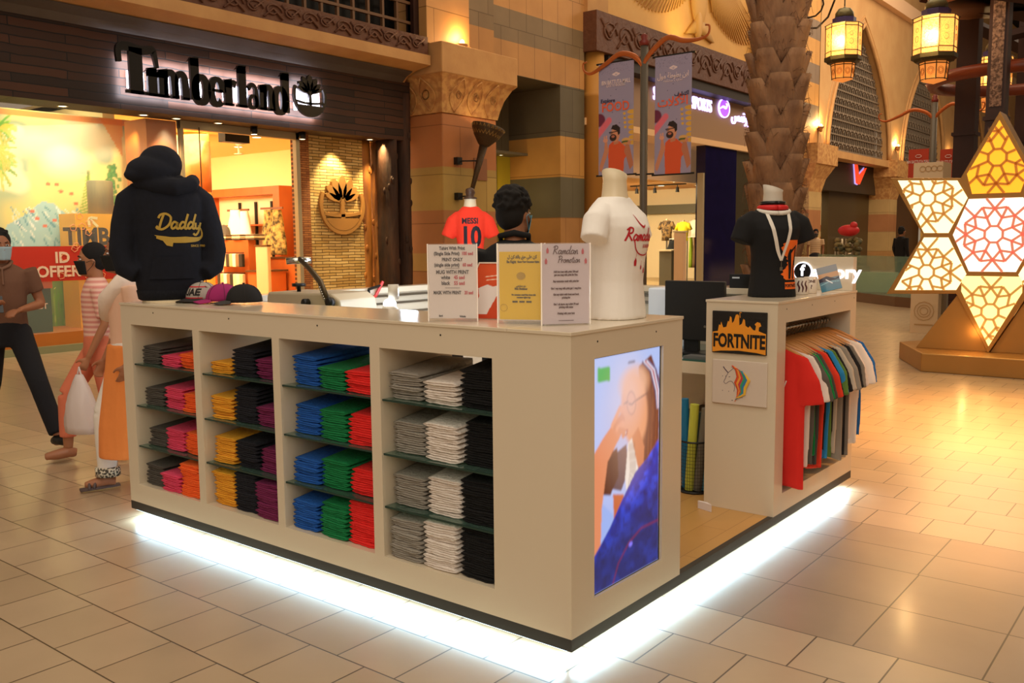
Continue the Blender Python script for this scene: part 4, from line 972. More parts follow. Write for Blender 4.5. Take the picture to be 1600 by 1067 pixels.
# garments and fixtures of the sports shop
def torso(name, label, u, v0, v1, y, mat_, cat='mannequin', head=False, sleeves=True, g=None, wk=1):
    a = pY(u, v0, y); c = pY(u, v1, y); h_ = a.z-c.z; t = thing(name, label, cat, (a.x, y, c.z), g)
    b = MB(); n = 14
    for zz, rx, ry in ((0, .34, .2),): pass
    rings = [[(a.x+wk*rx*h_*math.cos(2*PI*j/n), y+ry*h_*math.sin(2*PI*j/n), c.z+h_*zz) for j in range(n)] for zz, rx, ry in ((0, .27, .16), (.3, .25, .15), (.62, .30, .17), (.86, .30, .13), (.95, .16, .10))]
    b.loft(rings)
    if sleeves:
        for s in (-1, 1): b.tube([(a.x+s*wk*.24*h_, y, c.z+.86*h_), (a.x+s*wk*.42*h_, y, c.z+.55*h_)], [.11*h_, .09*h_], 8)
    b.obj('shirt', mat_, t, True)
    MB().lathe([(.07*h_, 0), (.06*h_, .1*h_), (.0, .11*h_)], (a.x, y, c.z+.93*h_), 10).obj('neck', M('mannequin_skin', '#cdb48a', .5), t, True)
    MB().tube([(a.x, y, c.z+.02), (a.x, y, .02)], .03, 6).obj('stand', METAL, t)
    return t
CAMO = M('camo_cloth', '#8a6a3c', .9, noise=(9, '#3c2c1c', .08))
torso('shirt_form', 'patterned brown shirt on a form in the sports shop', 1042, 343, 376, 26.5, CAMO, 'mannequin', g='shirt forms in the sports shop')
torso('shirt_form', 'yellow football shirt on a form in the sports shop', 1068, 345, 376, 26.5, M('football_yellow', '#e8d020', .8), 'mannequin', g='shirt forms in the sports shop')
torso('shirt_form', 'white shirt on a form at the right of the sports shop', 1087, 342, 372, 28.5, M('bright_white_cloth', '#fff6e0'), 'mannequin', g='shirt forms in the sports shop')
t = thing('security_gate', 'pale upright security gate at the sports shop entrance', 'security gate', (-12, 23, 0))
qa = pY(1055, 400, 22.6); qb = pY(1070, 400, 22.6); MB().box((qa.x, 22.5, 0), (qb.x, 22.7, 1.75)).obj('panel', M('gate_peach', '#d8b08a', .4), t, bevel=.02); MB().box((qa.x-.02, 22.48, 1.75), (qb.x+.02, 22.72, 1.80)).obj('cap', M('gate_pale', '#cdb994', .4), t)
t = thing('display_table', 'grey display table with shoes in the sports shop', 'table', (-14, 25, 0))
qa = pY(1030, 410, 24.6); qb = pY(1049, 410, 24.6); MB().box((qa.x, 24.6, 0), (qb.x, 25.4, 1.15)).obj('body', M('grey_unit', '#7a7460', .5), t); MB().box((qa.x-.05, 24.5, 1.15), (qb.x+.05, 25.5, 1.2)).obj('table_top', SHOPW, t)
o = hung('hanging_shirt', 'black shirt with a green mark hanging in the sports shop', 1052, 375, 410, 26.2, .6, M('black_cloth', '#141312', .9))
for k, (u, c) in enumerate(((1080, '#a8c838'), (1086, '#8a6a4a'), (1091, '#c8b48a'))):
    hung('hanging_shirt', f'{["lime", "brown patterned", "cream"][k]} shirt hanging low at the right side of the sports shop', u, 371, 418, 26.5, .14, M('rack_'+c[1:], c, .9))
def garment_rack(label, u0, u1, v, y):
    a = pY(u0, v, y); c = pY(u1, v, y); t = thing('garment_rack', label, 'clothes rack', (a.x, y, 0), 'garment racks in the shops'); z = a.z+.01
    MB().tube([(a.x, y, z), (c.x, y, z)], .02, 6).obj('rail', METAL, t)
    for x_ in (a.x, c.x): MB().tube([(x_, y, .013), (x_, y, z)], .02, 6).obj('leg', METAL, t)
garment_rack('thin metal rack of low shirts at the right of the sports shop', 1074, 1097, 371, 26.5); garment_rack('thin metal rack holding the black shirt in the sports shop', 1046, 1058, 374, 26.2); garment_rack('metal rack of pale shirts in the far shop', 1300, 1332, 372, 37.4)
# arcade with pointed arches
ARCH = M('arcade_stone', '#c9a06a', .7, noise=(1.2, '#b98c58', .3))
GRILL = M('grille_bronze', '#8a7a68', .5, metal=.2)
piers = [32.45, 42.55, 52.4, 62.4, 72.5]
for k in range(4):
    y0 = piers[k]; y1 = piers[k+1]; a0 = y0+1.0; a1 = y1-1.0; ym = (a0+a1)/2; hz = 5.0; spring = 6.0
    def archp(t):    # tall pointed arch outline from left foot to right foot
        s_ = t*2 if t < .5 else (1-t)*2
        hw = (ym-a0)*(1-.12*s_-.88*s_**2.4)
        return (ym-hw if t < .5 else ym+hw, hz+5.4*s_)
    arcp = [archp(q/28) for q in range(29)]
    poly = [(y0, 5.0)] + arcp + [(y1, 5.0), (y1, 11.6), (y0, 11.6)]
    b = MB(); b.prism(poly, 0, .5, frame((-11.5, 0, 0), (0, 1, 0), (0, 0, 1))); struct('wall_arcade', b, ARCH)
    b = MB(); b.tube([(-10.98, y_, z_) for y_, z_ in arcp], .09, 6); b.tube([(-11.0, (y_-ym)*1.08+ym, (z_-hz)*1.06+hz) for y_, z_ in arcp], .05, 6); struct('trim_%d' % (22+k), b, SMOOTHSTONE, smooth=True)
    b = MB(); yy = a0+.15
    while yy < a1: b.box((-11.34, yy, hz), (-11.30, yy+.05, 10)); yy += .24
    zz = hz+.1
    i = 0
    while zz < 10:
        b.box((-11.33, a0, zz), (-11.27, a1, zz+.06)); zz += .30; i += 1
    yy = a0+.27
    while yy < a1:
        for r_i in range(8):
            zz = hz+.35+r_i*.6; b.tube([(-11.27, yy-.10, zz), (-11.27, yy, zz+.12), (-11.27, yy+.10, zz), (-11.27, yy, zz-.12), (-11.27, yy-.10, zz)], .02, 3)
        yy += .48
    o = b.obj('arch_grille', GRILL); tag(o, f'dark metal lattice filling the {["first", "second", "third", "fourth"][k]} pointed arch of the arcade', 'grille', 'arch grilles')
    b = MB(); b.box((-11.9, a0-.5, hz), (-11.8, a1+.5, 10.2)); struct('window_%d' % (3+k), b, M('dark_arch_glass', '#1c1410', .4))
    b = MB(); b.box((-11.5, a0-.2, 4.72), (-10.9, a1+.2, 5.0)); struct('trim_%d' % (26+k), b, SMOOTHSTONE)
    # pier below the arches with its flared capital
    for yy in (y0,):
        b = MB(); b.box((-11.9, yy-.75, 0), (-11.0, yy+.55, 3.3)); struct('wall_pier', b, bandmat('pier_stone_%d' % k, [(0, '#b98a50'), (.9, '#c0a068'), (1.8, '#b0784a'), (2.6, '#c0a068')], 0, 4, 1.5, 'Y'))
        b = MB(); b.loft([rect(-11.9, -11+e, yy-.75-e, yy+.55+e, z) for e, z in ((0, 3.3), (.12, 3.8), (.4, 4.3))]); b.box((-11.9, yy-1.2, 4.3), (-10.55, yy+1.0, 5.05)); struct('trim_%d' % (30+k), b, CARVST)
        sconce((-11.0, yy-.0, 5.7), f'glowing uplighter between arches above the {["first", "second", "third", "fourth"][k]} arcade pier', 90)
for k in range(1, 4):
    b = MB(); b.box((-12.4, piers[k]+.5, 0), (-12.2, piers[k+1]-.7, 4.8)); struct('wall_far_shop', b, M('far_shopfront_%d' % k, ['#000', '#6a4a2a', '#c8963c', '#5a3a24'][k], .5) if k != 2 else M('far_shop_lit', '#c8903c', .5, emis=.4))
b = MB(); b.box((-11.5, 30.2, 11.6), (-10.7, 73, 12.2)); struct('trim_34', b, M('cornice_pale', '#e0b890', .6))
b = MB(); b.box((-11.5, 30.2, 12.2), (-11.2, 73, 16)); struct('wall_attic', b, ARCH)
b = MB(); b.box((-11.6, 30.2, 5.05), (-11.0, 32.5, 11.6)); struct('wall_banded_pier', b, bandmat('pier_banded', [(0, '#c9924e'), (5.8, '#7d6c58'), (6.5, '#cf9850'), (7.3, '#8a7560'), (8.0, '#d09a54'), (8.9, '#8a7560'), (9.6, '#cf9850')], 0, 12, .8, 'Y'))
b = MB(); b.box((-12, 28.9, 0), (-11.3, 31.4, 5.05)); struct('wall_glass_corner', b, M('olive_glass', '#4a4636', .15))
b = MB(); b.box((-11.6, 27.4, 6.2), (-11.0, 30.3, 12)); struct('wall_gold_corner', b, GOLDWALL)
NEON = M('neon_white', '#ffffff', emis=6, emis_hex='#ffe0f4')
t = thing('neon_sign', 'bright neon poster panel in the shop window behind the palm trunk', 'sign', (-11.3, 30.2, 3))
p = Pic(1.5, 2.2, 60, 80); p.fill('#e0905a'); n1 = p.noise(6, 1, 4); p.mix(np.clip(n1*2-.8, 0, 1), '#ffd8a0'); p.poly([(0, .5), (1, .5), (1, 0), (0, 0)], '#c8604a', .6); p.ell(.5, .7, .3, .4, '#f4c8a0', .8)
p.obj('poster', picmat('neon_poster', .5, 1.2), frame((-11.28, 29.7, 2.2), (0, 1, 0), (0, 0, 1)), t)
b = MB(); b.box((-11.26, 30.1, 2.75), (-11.24, 30.9, 2.8)); text_mb('ne', .5, frame((-11.25, 30.7, 3.0), (0, 1, 0), (0, 0, 1)), .02, .01, mb=b); stroke(b, [(-.5, 0), (-.2, .12), (0, -.05), (.3, .1), (.5, 0)], .06, frame((-11.25, 30.2, 2.5), (0, 1, 0), (0, 0, 1)), .02); b.obj('neon_tubes', NEON, t)
# V shop front between the first two piers
b = MB(); b.box((-12.2, 33.0, 3.5), (-11.6, 41.9, 4.9)); struct('wall_v_fascia', b, M('brown_fascia', '#3c3022', .45))
b = MB(); b.box((-12.2, 36.4, 0), (-11.9, 41.9, 3.5)); struct('wall_v_panel', b, M('bronze_panel', '#4a3a20', .4))
b = MB(); b.box((-12.2, 33.1, 0), (-11.6, 34.3, 3.5)); struct('wall_v_jamb', b, M('dark_jamb', '#1c1612', .4))
b = MB(); b.box((-16, 33, 0), (-15.8, 42, 3.5)); struct('wall_v_back', b, SHOPW)
b = MB(); b.box((-15.8, 38.0, 0), (-12.2, 38.2, 3.5)); struct('wall_v_side', b, SHOPW)
b = MB(); b.box((-15.8, 33, 3.4), (-12.2, 38, 3.5)); struct('ceiling_v', b, SHOPW)
area('v_lamp', (-14, 35.6, 3.35), (-14, 36.5, 0), 2, 130, (1, .80, .45), 3)
for k in range(2):
    o = MB().box((-15.0, 37.55, 1.55+.5*k-.03), (-12.6, 38, 1.6+.5*k)).obj('wall_shelf', REDWOOD); tag(o, f'{["lower", "upper"][k]} orange shelf on the wall of the shop with the red mark', 'shelf')
for k in range(3):
    o = MB().ell((-14.5+.7*k, 37.7, 2.2), .2, .12, .12).obj('cap_stack', M('pack_caa878', '#caa878', .8), None, True); tag(o, f'pale hat on the upper shelf of the far shop, {["left", "middle", "right"][k]} one', 'hat', 'hats on the far shelf')
for k in range(5):
    hung('hanging_shirt', f'pale shirt under the far shop shelves, {["far left", "second from left", "middle", "second from right", "far right"][k]}', 1304+k*6, 373, 400, 37.4, .13, M('rack_pale%d' % (k % 2), ['#e8d8b8', '#8a7a60'][k % 2], .9), group='shirts in the far shop')
t = thing('shop_sign', 'red back-lit tick shaped mark on the dark brown shop fascia', 'sign', (-11.55, 39, 4.2))
VR = M('mark_red', '#f04020', emis=.9, emis_hex='#f04a24'); fv = frame((-11.6, 39.1, 4.0), (0, 1, 0), (0, 0, 1)) @ Matrix.Diagonal((.66, .66, 1, 1))
b = MB(); b.prism([(-.95, 1.15), (-.62, 1.05), (-.25, .35), (1.25, .98), (-.1, -.18), (-.55, -.1)], .05, .14, fv); b.obj('mark', VR, t)
b = MB(); b.prism([(-1.02, 1.2), (-.6, 1.1), (-.25, .42), (1.15, 1.02), (-.15, -.22), (-.62, -.15)], 0, .05, fv); b.obj('halo', M('halo_violet', '#c8b8ff', emis=.9, emis_hex='#b0a0f0'), t)
# ------------------------------------------------------------------ things of the mall street
# palm trunk
PALMM = M('palm_leaf_base', '#a8805c', .85, noise=(5, '#5f4230', .3), bump=(22, .9), stretch=(1, 1, .35))
FIB = M('palm_fibre', '#6a4a34', .9)
pt = thing('palm_trunk', 'thick palm trunk clad in broad cut leaf bases behind the black t-shirt form', 'palm', (-3.80, 11, 0))
MB().lathe([(.36, 0), (.33, 3), (.34, 8)], (-3.80, 11, 0), 20).obj('trunk', M('palm_core', '#4a2e1e', .9, bump=(15, 1)), pt, True)
b = MB(); fb_ = MB(); row = 0; z = .15
while z < 7.8:
    n = 6
    for k in range(n):
        a = 2*PI*(k+.5*(row % 2))/n+rnd.uniform(-.08, .08); L = .58+rnd.uniform(-.04, .06); w0 = .27+rnd.uniform(-.02, .03); rings = []
        for i in range(6):
            t = i/5; rr = .325+.15*t**1.3+.01; ww = w0*(1-.10*t-.42*t**2); th = .055*(1-t*.6)
            c = Vector((math.cos(a), math.sin(a), 0)); s_ = Vector((-math.sin(a), math.cos(a), 0))
            o = Vector((-3.80, 11, z+L*t)); curve = .10*(1-t)
            ring = []
            for q in range(7):
                v = -1+2*q/6; ring.append(tuple(o+s_*(ww*v)+c*(rr-abs(v)**2*(.05+ww*ww*1.0)+.02)))
            for q in range(7):
                v = 1-2*q/6; ring.append(tuple(o+s_*(ww*v*.95)+c*(rr-abs(v)**2*(.05+ww*ww*1.0)-th)))
            rings.append(ring)
        b.loft(rings)
        for q in range(8):
            aa = a+rnd.uniform(-.3, .3); p0 = Vector((-3.8+.36*math.cos(aa), 11+.36*math.sin(aa), z+rnd.random()*.3)); 
            fb_.tube([p0, p0+Vector((.10*math.cos(aa), .10*math.sin(aa), rnd.uniform(-.06, .10))), p0+Vector((.14*math.cos(aa+.4), .14*math.sin(aa+.4), rnd.uniform(-.16, .06)))], [.006, .004, .002], 3)
    z += .40; row += 1
b.obj('leaf_bases', PALMM, pt, True); tag(fb_.obj('loose_fibre', FIB, pt), kind='stuff')
spot('palm_fill', (-1.5, 8, 7.5), (-3.8, 11, 3.5), 260, 55, (1, .78, .60), .3)  # added fill that brightens the trunk, without a fixture of its own

# hanging lanterns
LGL = M('lantern_glass', '#f0b050', .4, emis=1.7, emis_hex='#ffa24a', noise=(60, '#b06a20', .1)); LGH = M('lantern_core', '#fff0c0', emis=9, emis_hex='#ffd890')
LGD = M('lantern_lower_glass', '#e09040', .4, emis=.75, emis_hex='#f08c3c'); LMET = M('lantern_metal', '#4a4028', .4, metal=.5); LBLUE = M('lantern_blue_tile', '#3a3468', .4)
def lantern(u, v0, v1, y, label, k=1.0):
    a = pY(u, v0, y); c = pY(u, v1, y); h_ = a.z-c.z; t = thing('hanging_lantern', label, 'lantern', (a.x, y, c.z), 'lanterns over the mall street')
    L = Matrix.Translation((a.x, y, c.z)) @ Matrix.Diagonal((h_*k, h_*k, h_, 1))
    def oct_(prof, n=8): b = MB(); b.lathe(prof, (0, 0, 0), n, L, PI/8); return b
    MB().lathe([(.0, .985), (.03, .96), (.08, .95), (.115, .90), (.12, .84), (.10, .835)], (0, 0, 0), 20, L).obj('dome', M('lantern_dome', '#6a6444', .35, metal=.4), t, True)
    oct_([(.15, .74), (.15, .83)]).obj('blue_collar', LBLUE, t)
    oct_([(.22, .33), (.225, .74)]).obj('main_glass', LGL, t)
    oct_([(.24, .28), (.24, .33), (.20, .25), (.15, .24)]).obj('band', LMET, t)
    oct_([(.13, .04), (.15, .24)]).obj('lower_glass', LGD, t)
    oct_([(.0, .0), (.13, .04)]).obj('base_pan', LGD, t)
    b = MB()
    for q in range(8):
        an = PI/8+q*PI/4
        b.tube([(.228*math.cos(an), .228*math.sin(an), .33), (.232*math.cos(an), .232*math.sin(an), .745)], .007, 5, L); b.tube([(.135*math.cos(an), .135*math.sin(an), .04), (.155*math.cos(an), .155*math.sin(an), .24)], .006, 5, L)
    for zz, r in ((.74, .24), (.70, .232), (.39, .23), (.05, .14), (.22, .155)):
        b.tube([(r*math.cos(PI/8+q*PI/4), r*math.sin(PI/8+q*PI/4), zz) for q in range(9)], .006, 5, L)
    b.obj('cage', LMET, t)
    b = MB()
    for q in range(8):
        an = q*PI/4; n_ = Vector((math.cos(an), math.sin(an), 0)); s_ = Vector((-math.sin(an), math.cos(an), 0))
        for (zz, rr, R0) in ((.14, .134, .022), (.14, .134, .035), (.50, .213, .03), (.60, .213, .022)):
            b.tube([tuple(n_*rr+s_*(R0*math.cos(w_))+Vector((0, 0, zz+R0*math.sin(w_)*1.2))) for w_ in [x_*PI/4 for x_ in range(9)]], .003, 3, L)
    b.obj('filigree', M('lantern_filigree', '#b0702c', .5), t)
    MB().tube([(a.x, y, a.z-.02), (a.x, y, a.z+5)], .012, 6).obj('chain', LMET, t)
    point('lantern_light', (a.x, y-.32*h_*k, c.z+.52*h_), 60, (1, .66, .28), .1)
    MB().ell((0, 0, .55), .10, .10, .16, 14, 9, L).obj('glow_bulb', LGH, t, True)
    return t
lantern(1320, 8, 129, 15, 'glowing octagonal lantern hanging nearest the palm trunk', 1.0)
lantern(1464, -8, 131, 13, 'large glowing lantern hanging left of the dark wooden posts', 1.05)
lantern(1556, 60, 178, 21, 'far lantern hanging between the dark wooden posts', 1.0)
# scrolled bracket near the palm top
t = thing('scroll_bracket', 'black wrought iron scroll bracket above the first lantern', 'bracket', (-3.0, 14.9, 5.8))
q = pY(1270, 5, 15); b = MB()
b.tube([(q.x+.42*(1-w_/22)*math.cos(w_*.55), 15, q.z+.42*(1-w_/22)*math.sin(w_*.55)) for w_ in range(20)], .018, 5)
b.tube([(q.x-.75, 15, q.z+.55), (q.x-.35, 15, q.z-.42), (q.x+.1, 15, q.z-.47), (q.x+.3, 15, q.z-.3), (q.x+.42, 15, q.z+.0), (q.x+.42, 15, q.z+.8)], .02, 5)
b.tube([(q.x-.18+.14*(1-w_/14)*math.cos(w_*.6), 15, q.z-.58+.14*(1-w_/14)*math.sin(w_*.6)) for w_ in range(12)], .014, 5)
b.obj('scroll', M('wrought_iron', '#2a2018', .5, metal=.5), t)
MB().tube([(q.x-.75, 15, q.z+.5), (q.x-.75, 15, q.z+4)], .03, 6).obj('hanger', MATS['wrought_iron'], t)

# pergola of dark posts on the right
PG = M('pergola_wood', '#3e1f16', .5, noise=(4, '#2a140e', .3), stretch=(1, 1, .2)); PGC = M('pergola_carving', '#8a6a5c', .6, noise=(26, '#4a3028', .1), bump=(40, 1))
def post(u0, u1, y, label, carve=False):
    a = pY(u0, 250, y); c = pY(u1, 250, y); w_ = c.x-a.x; t = thing('pergola_post', label, 'post', (a.x, y, 0), 'dark wooden pergola posts')
    b = MB(); b.box((a.x, y, 0), (c.x, y+w_, 7.5)); b.box((a.x-.03, y-.03, 3.3), (c.x+.03, y+w_+.03, 3.36)); b.box((a.x-.06, y-.06, 0), (c.x+.06, y+w_+.06, .4)); b.obj('shaft', PG, t)
    b = MB(); 
    if carve: b.box((a.x+.05, y-.012, 1.5), (c.x-.05, y, 3.2)); b.box((a.x+.05, y-.012, 3.5), (c.x-.05, y, 5.2)); b.obj('carved_panel', PGC, t)
    return t
post(1488, 1520, 15, 'plain dark wooden post just right of the large lantern')
post(1536, 1566, 13, 'dark wooden post with pale carved panels, rising behind the star', True)
post(1582, 1626, 17, 'dark wooden post at the right edge of the view')
t = thing('pergola_roof', 'dark wooden pergola beams and round ring overhead at right', 'pergola', (0, 16, 6))
b = MB()
for (u0, v0, u1, v1, y, r) in ((1440, -12, 1660, 30, 14, .16), (1500, 30, 1640, 95, 18, .14), (1450, -40, 1700, -10, 12, .25), (1560, 60, 1640, 40, 16, .10)):
    p0 = pY(u0, v0, y); p1 = pY(u1, v1, y+1.5); b.tube([p0, p1], r, 4)
b.obj('beam', PG, t)
b = MB(); q0 = pY(1600, 20, 15)
b.tube([(q0.x+1.35*math.cos(w_*PI/14), 15+1.35*math.sin(w_*PI/14), pY(1600, 122, 15).z) for w_ in range(29)], .11, 6); b.obj('lower_ring', M('ring_red_wood', '#7a3418', .4), t, True)
b = MB(); qq = pY(1545, 5, 14); b.lathe([(.95, 0), (.95, .35), (.85, .35), (.85, 0)], (qq.x, 14.2, qq.z), 32); b.obj('upper_drum', M('drum_wood', '#a06a50', .6), t, True)
b = MB(); b.box((1.5, 24, 0), (2, 60, 9)); struct('wall_right', b, M('right_dark', '#2a1a12', .7))
b = MB(); b.box((-12, 74, 0), (3, 74.5, 16)); struct('wall_far', b, M('far_wall', '#5a3c24', .8))
b = MB(); b.box((-12, 20, 16), (3, 75, 16.3)); struct('ceiling', b, M('dark_ceiling', '#1a120c', .9))

# star shaped light installation
GOLD = M('satin_gold', '#b98c4e', .38, metal=.55, noise=(1.5, '#ad7f42', .3))
YS = 9.0
xc = pY(1553, 367, YS).x
def PX(l): return [(pY(u, v, YS).x, pY(u, v, YS).z) for u, v in l]
half = PX([(1557, 174), (1501, 278), (1391, 278), (1442, 367), (1385, 459), (1494, 459), (1548, 552)])
half[0] = (xc, half[0][1]); half[-1] = (xc, half[-1][1])
outline = half + [(2*xc-x, z) for x, z in reversed(half[1:-1])]
st = thing('star_light', 'large gold star installation with glowing patterned panels on a gold base', 'light installation', (xc, YS, 0))
SM = frame((0, YS, 0), (1, 0, 0), (0, 0, 1))   # local z looks towards -y
MB().prism(outline, -.36, 0, SM).obj('star_frame', GOLD, st, bevel=.006)
def mir(l): return [(2*xc-x, z) for x, z in reversed(l)]
A = PX([(1557, 188), (1511, 272), (1519, 303)]); A[0] = (xc, A[0][1]); A = A + [(2*xc-x, z) for x, z in reversed(A[1:])]
B = PX([(1403, 282), (1496, 282), (1512, 309), (1482, 364), (1444, 364)])
C_ = PX([(1444, 371), (1482, 371), (1510, 428), (1494, 453), (1398, 453)])
D = PX([(1489, 367), (1514, 311)]); D = D + [(2*xc-x, z) for x, z in (D[1], D[0])] + [(2*xc-x, z) for x, z in PX([(1514, 424)])] + PX([(1514, 424)])
E_ = PX([(1504, 431), (1502, 455), (1548, 541)]); E_[2] = (xc, E_[2][1]); E_ = E_ + [(2*xc-x, z) for x, z in (E_[1], E_[0])]
SY = [M('star_panel_amber', '#ffb020', emis=1.0, emis_hex='#ffb02c'), M('star_panel_cream', '#fff0b0', emis=1.5, emis_hex='#fff2b8'), M('star_panel_rose', '#fff0e4', emis=1.35, emis_hex='#fff0dc'), M('star_panel_yellow', '#ffe880', emis=1.4, emis_hex='#ffeb94')]
LATG = M('lattice_gold', '#e0b060', .5, emis=.25); LATR = M('lattice_rose', '#f09a80', .5, emis=.3); LATO = M('lattice_amber', '#d88a30', .5, emis=.2)
def hit(c, d, poly):
    best = 1e9
    for i in range(len(poly)):
        (x1, y1), (x2, y2) = poly[i], poly[(i+1) % len(poly)]; ex, ey = x2-x1, y2-y1; den = d[0]*ey-d[1]*ex
        if abs(den) < 1e-9: continue
        t = ((x1-c[0])*ey-(y1-c[1])*ex)/den; s_ = ((x1-c[0])*d[1]-(y1-c[1])*d[0])/den
        if t > 1e-6 and -1e-6 <= s_ <= 1+1e-6: best = min(best, t)
    return best
def inside(p_, poly):
    x, y = p_; r = False
    for i in range(len(poly)):
        (x1, y1), (x2, y2) = poly[i], poly[(i+1) % len(poly)]
        if (y1 > y) != (y2 > y) and x < (x2-x1)*(y-y1)/(y2-y1)+x1: r = not r
    return r
def panel(poly, cen, mat_, lmat, r=.105, nm=''):
    lp = MB().prism(poly, 0, .006, SM).obj('light_panel', mat_, st); lab(lp, nm)
    b = MB(); W = .026
    def seg(a, c):
        a = Vector(a); c = Vector(c)
        if not inside(a, poly): return
        d = c-a; L = d.length
        if L < 1e-5: return
        h_ = hit(a, (d.x/L, d.y/L), poly); 
        if h_ < L: c = a+d*(h_/L)
        stroke(b, [tuple(a), tuple(c)], W, SM, .018, .006, smooth=1)
    c = cen; P8 = lambda rr, k, o=0: (c[0]+rr*math.cos((k+o)*PI/4+PI/8), c[1]+rr*math.sin((k+o)*PI/4+PI/8))
    for k in range(8):
        seg(P8(r, k), P8(r, k+1)); seg(P8(r, k), P8(2.0*r, k)); seg(P8(2.0*r, k), P8(2.9*r, k, .5)); seg(P8(2.9*r, k, .5), P8(2.0*r, k+1))
        seg(P8(2.0*r, k), P8(3.3*r, k)); 
        seg(P8(3.3*r, k), P8(2.9*r, k, .5)); seg(P8(2.9*r, k, .5), P8(3.3*r, k+1))
        far = P8(9*r, k, .5) if k % 2 else P8(9*r, k, .5)
        if k % 2: seg(P8(2.9*r, k, .5), P8(4.6*r, k, .16)); seg(P8(2.9*r, k, .5), P8(4.6*r, k, .84)); seg(P8(4.6*r, k, .16), P8(9*r, k, .42)); seg(P8(4.6*r, k, .84), P8(9*r, k, .58))
        else: seg(P8(2.9*r, k, .5), far)
    b.obj('lattice', lmat, st)
cA, cB, cC, cD, cE = PX([(1558, 246), (1450, 310), (1448, 425), (1553, 366), (1548, 487)])
cA = (xc, cA[1]); cD = (xc, cD[1]); cE = (xc, cE[1])
panel(A, cA, SY[0], LATO, .10, 'amber top panel'); panel(B, cB, SY[1], LATG, .09, 'upper left cream panel'); panel(C_, cC, SY[1], LATG, .09, 'lower left cream panel')
panel(D, cD, SY[2], LATR, .10, 'rosy white central panel'); panel(E_, cE, SY[3], LATG, .095, 'yellow bottom panel')
panel(mir(B), (2*xc-cB[0], cB[1]), SY[1], LATG, .09, 'upper right cream panel'); panel(mir(C_), (2*xc-cC[0], cC[1]), SY[1], LATG, .09, 'lower right cream panel')
# base and raking supports
b = MB(); b.prism([(-1.52, 9.6), (-.98, 8.52), (2*xc+.98, 8.52), (2*xc+1.52, 9.6), (2*xc+.98, 10.6), (-.98, 10.6)], 0, .215); b.obj('base_slab', GOLD, st, bevel=.01)
sup = PX([(1429, 551), (1494, 461), (1548, 556)])
b = MB(); b.prism([(sup[0][0], .215), (sup[1][0], sup[1][1]), (xc, .215)], -.62, -.05, SM); b.obj('left_support', GOLD, st, bevel=.005)
b = MB(); b.prism([(xc+.01, .215), (2*xc-sup[1][0], sup[1][1]), (2*xc-sup[0][0], .215)], -.62, -.05, SM); b.obj('right_support', GOLD, st, bevel=.005)
area('star_glow', (xc, YS-.25, 1.5), (xc+.3, 4, 0), 1.1, 16, (1, .58, .20), 1.8)
point('star_base_light', (xc-.2, 8.75, .42), 2.2, (1, .5, .15), .03)
spot('floor_pool_fill', (.6, 5.9, 5), (.25, 5.8, 0), 2200, 50, (1, .42, .06), .3, 1)  # added spots throw the orange and pink floor pools; no lamp fixture here
spot('floor_pool_fill', (2.4, 4.2, 5), (1.6, 4.0, 0), 1000, 66, (1, .42, .10), .3, 1)
spot('floor_pool_fill', (1.6, 2.6, 4), (1.1, 2.8, 0), 190, 34, (1, .14, .10), .2, 1)

# crate and header board behind the star
CR = M('printed_crate', '#d8bc94', .6)
t = thing('white_crate', 'pale printed cube standing on the floor left of the star base', 'crate', (-2, 13, 0))
a = pY(1421, 522, 13); c = pY(1466, 472, 13); MB().box((a.x, 13, 0), (c.x, 13.6, .66)).obj('body', CR, t)
b = MB(); cx = (a.x+c.x)/2
for r in (.06, .10, .15): b.tube([(cx+r*math.cos(w_*PI/6), 12.995, .36+r*math.sin(w_*PI/6)) for w_ in range(13)], .006, 3)
b.box((cx-.14, 12.992, .13), (cx+.14, 12.999, .15)); b.obj('printed_mark', M('crate_mark', '#b8925e', .6), t)
o = MB().box((pY(1409, 460, 13.2).x, 13.05, .66), (pY(1486, 460, 13.2).x, 13.6, .86)).obj('brown_case', M('dark_brown_case', '#3a1c14', .4)); tag(o, 'dark brown flat case lying on the pale cube beside the star', 'case')
t = thing('header_board', 'pale box header with a round print just above the star left arm', 'sign', (-2, 12, 0))
a = pY(1427, 278, 12); c = pY(1470, 258, 12); e = pY(1498, 260, 12.5)
MB().box((a.x, 12, a.z-.25), (e.x-.1, 12.5, c.z+.05)).obj('body', CR, t)
MB().tube([(a.x+.45, 12.25, 0), (a.x+.45, 12.25, a.z-.2)], .05, 8).obj('post', METAL, t)
b = MB()
for k in range(4): b.tube([(a.x+.13+.08*k+.04*math.cos(w_*PI/5), 11.995, (a.z+c.z)/2+.04+.04*math.sin(w_*PI/5)) for w_ in range(11)], .006, 3)
b.obj('printed_mark', MATS['crate_mark'], t)

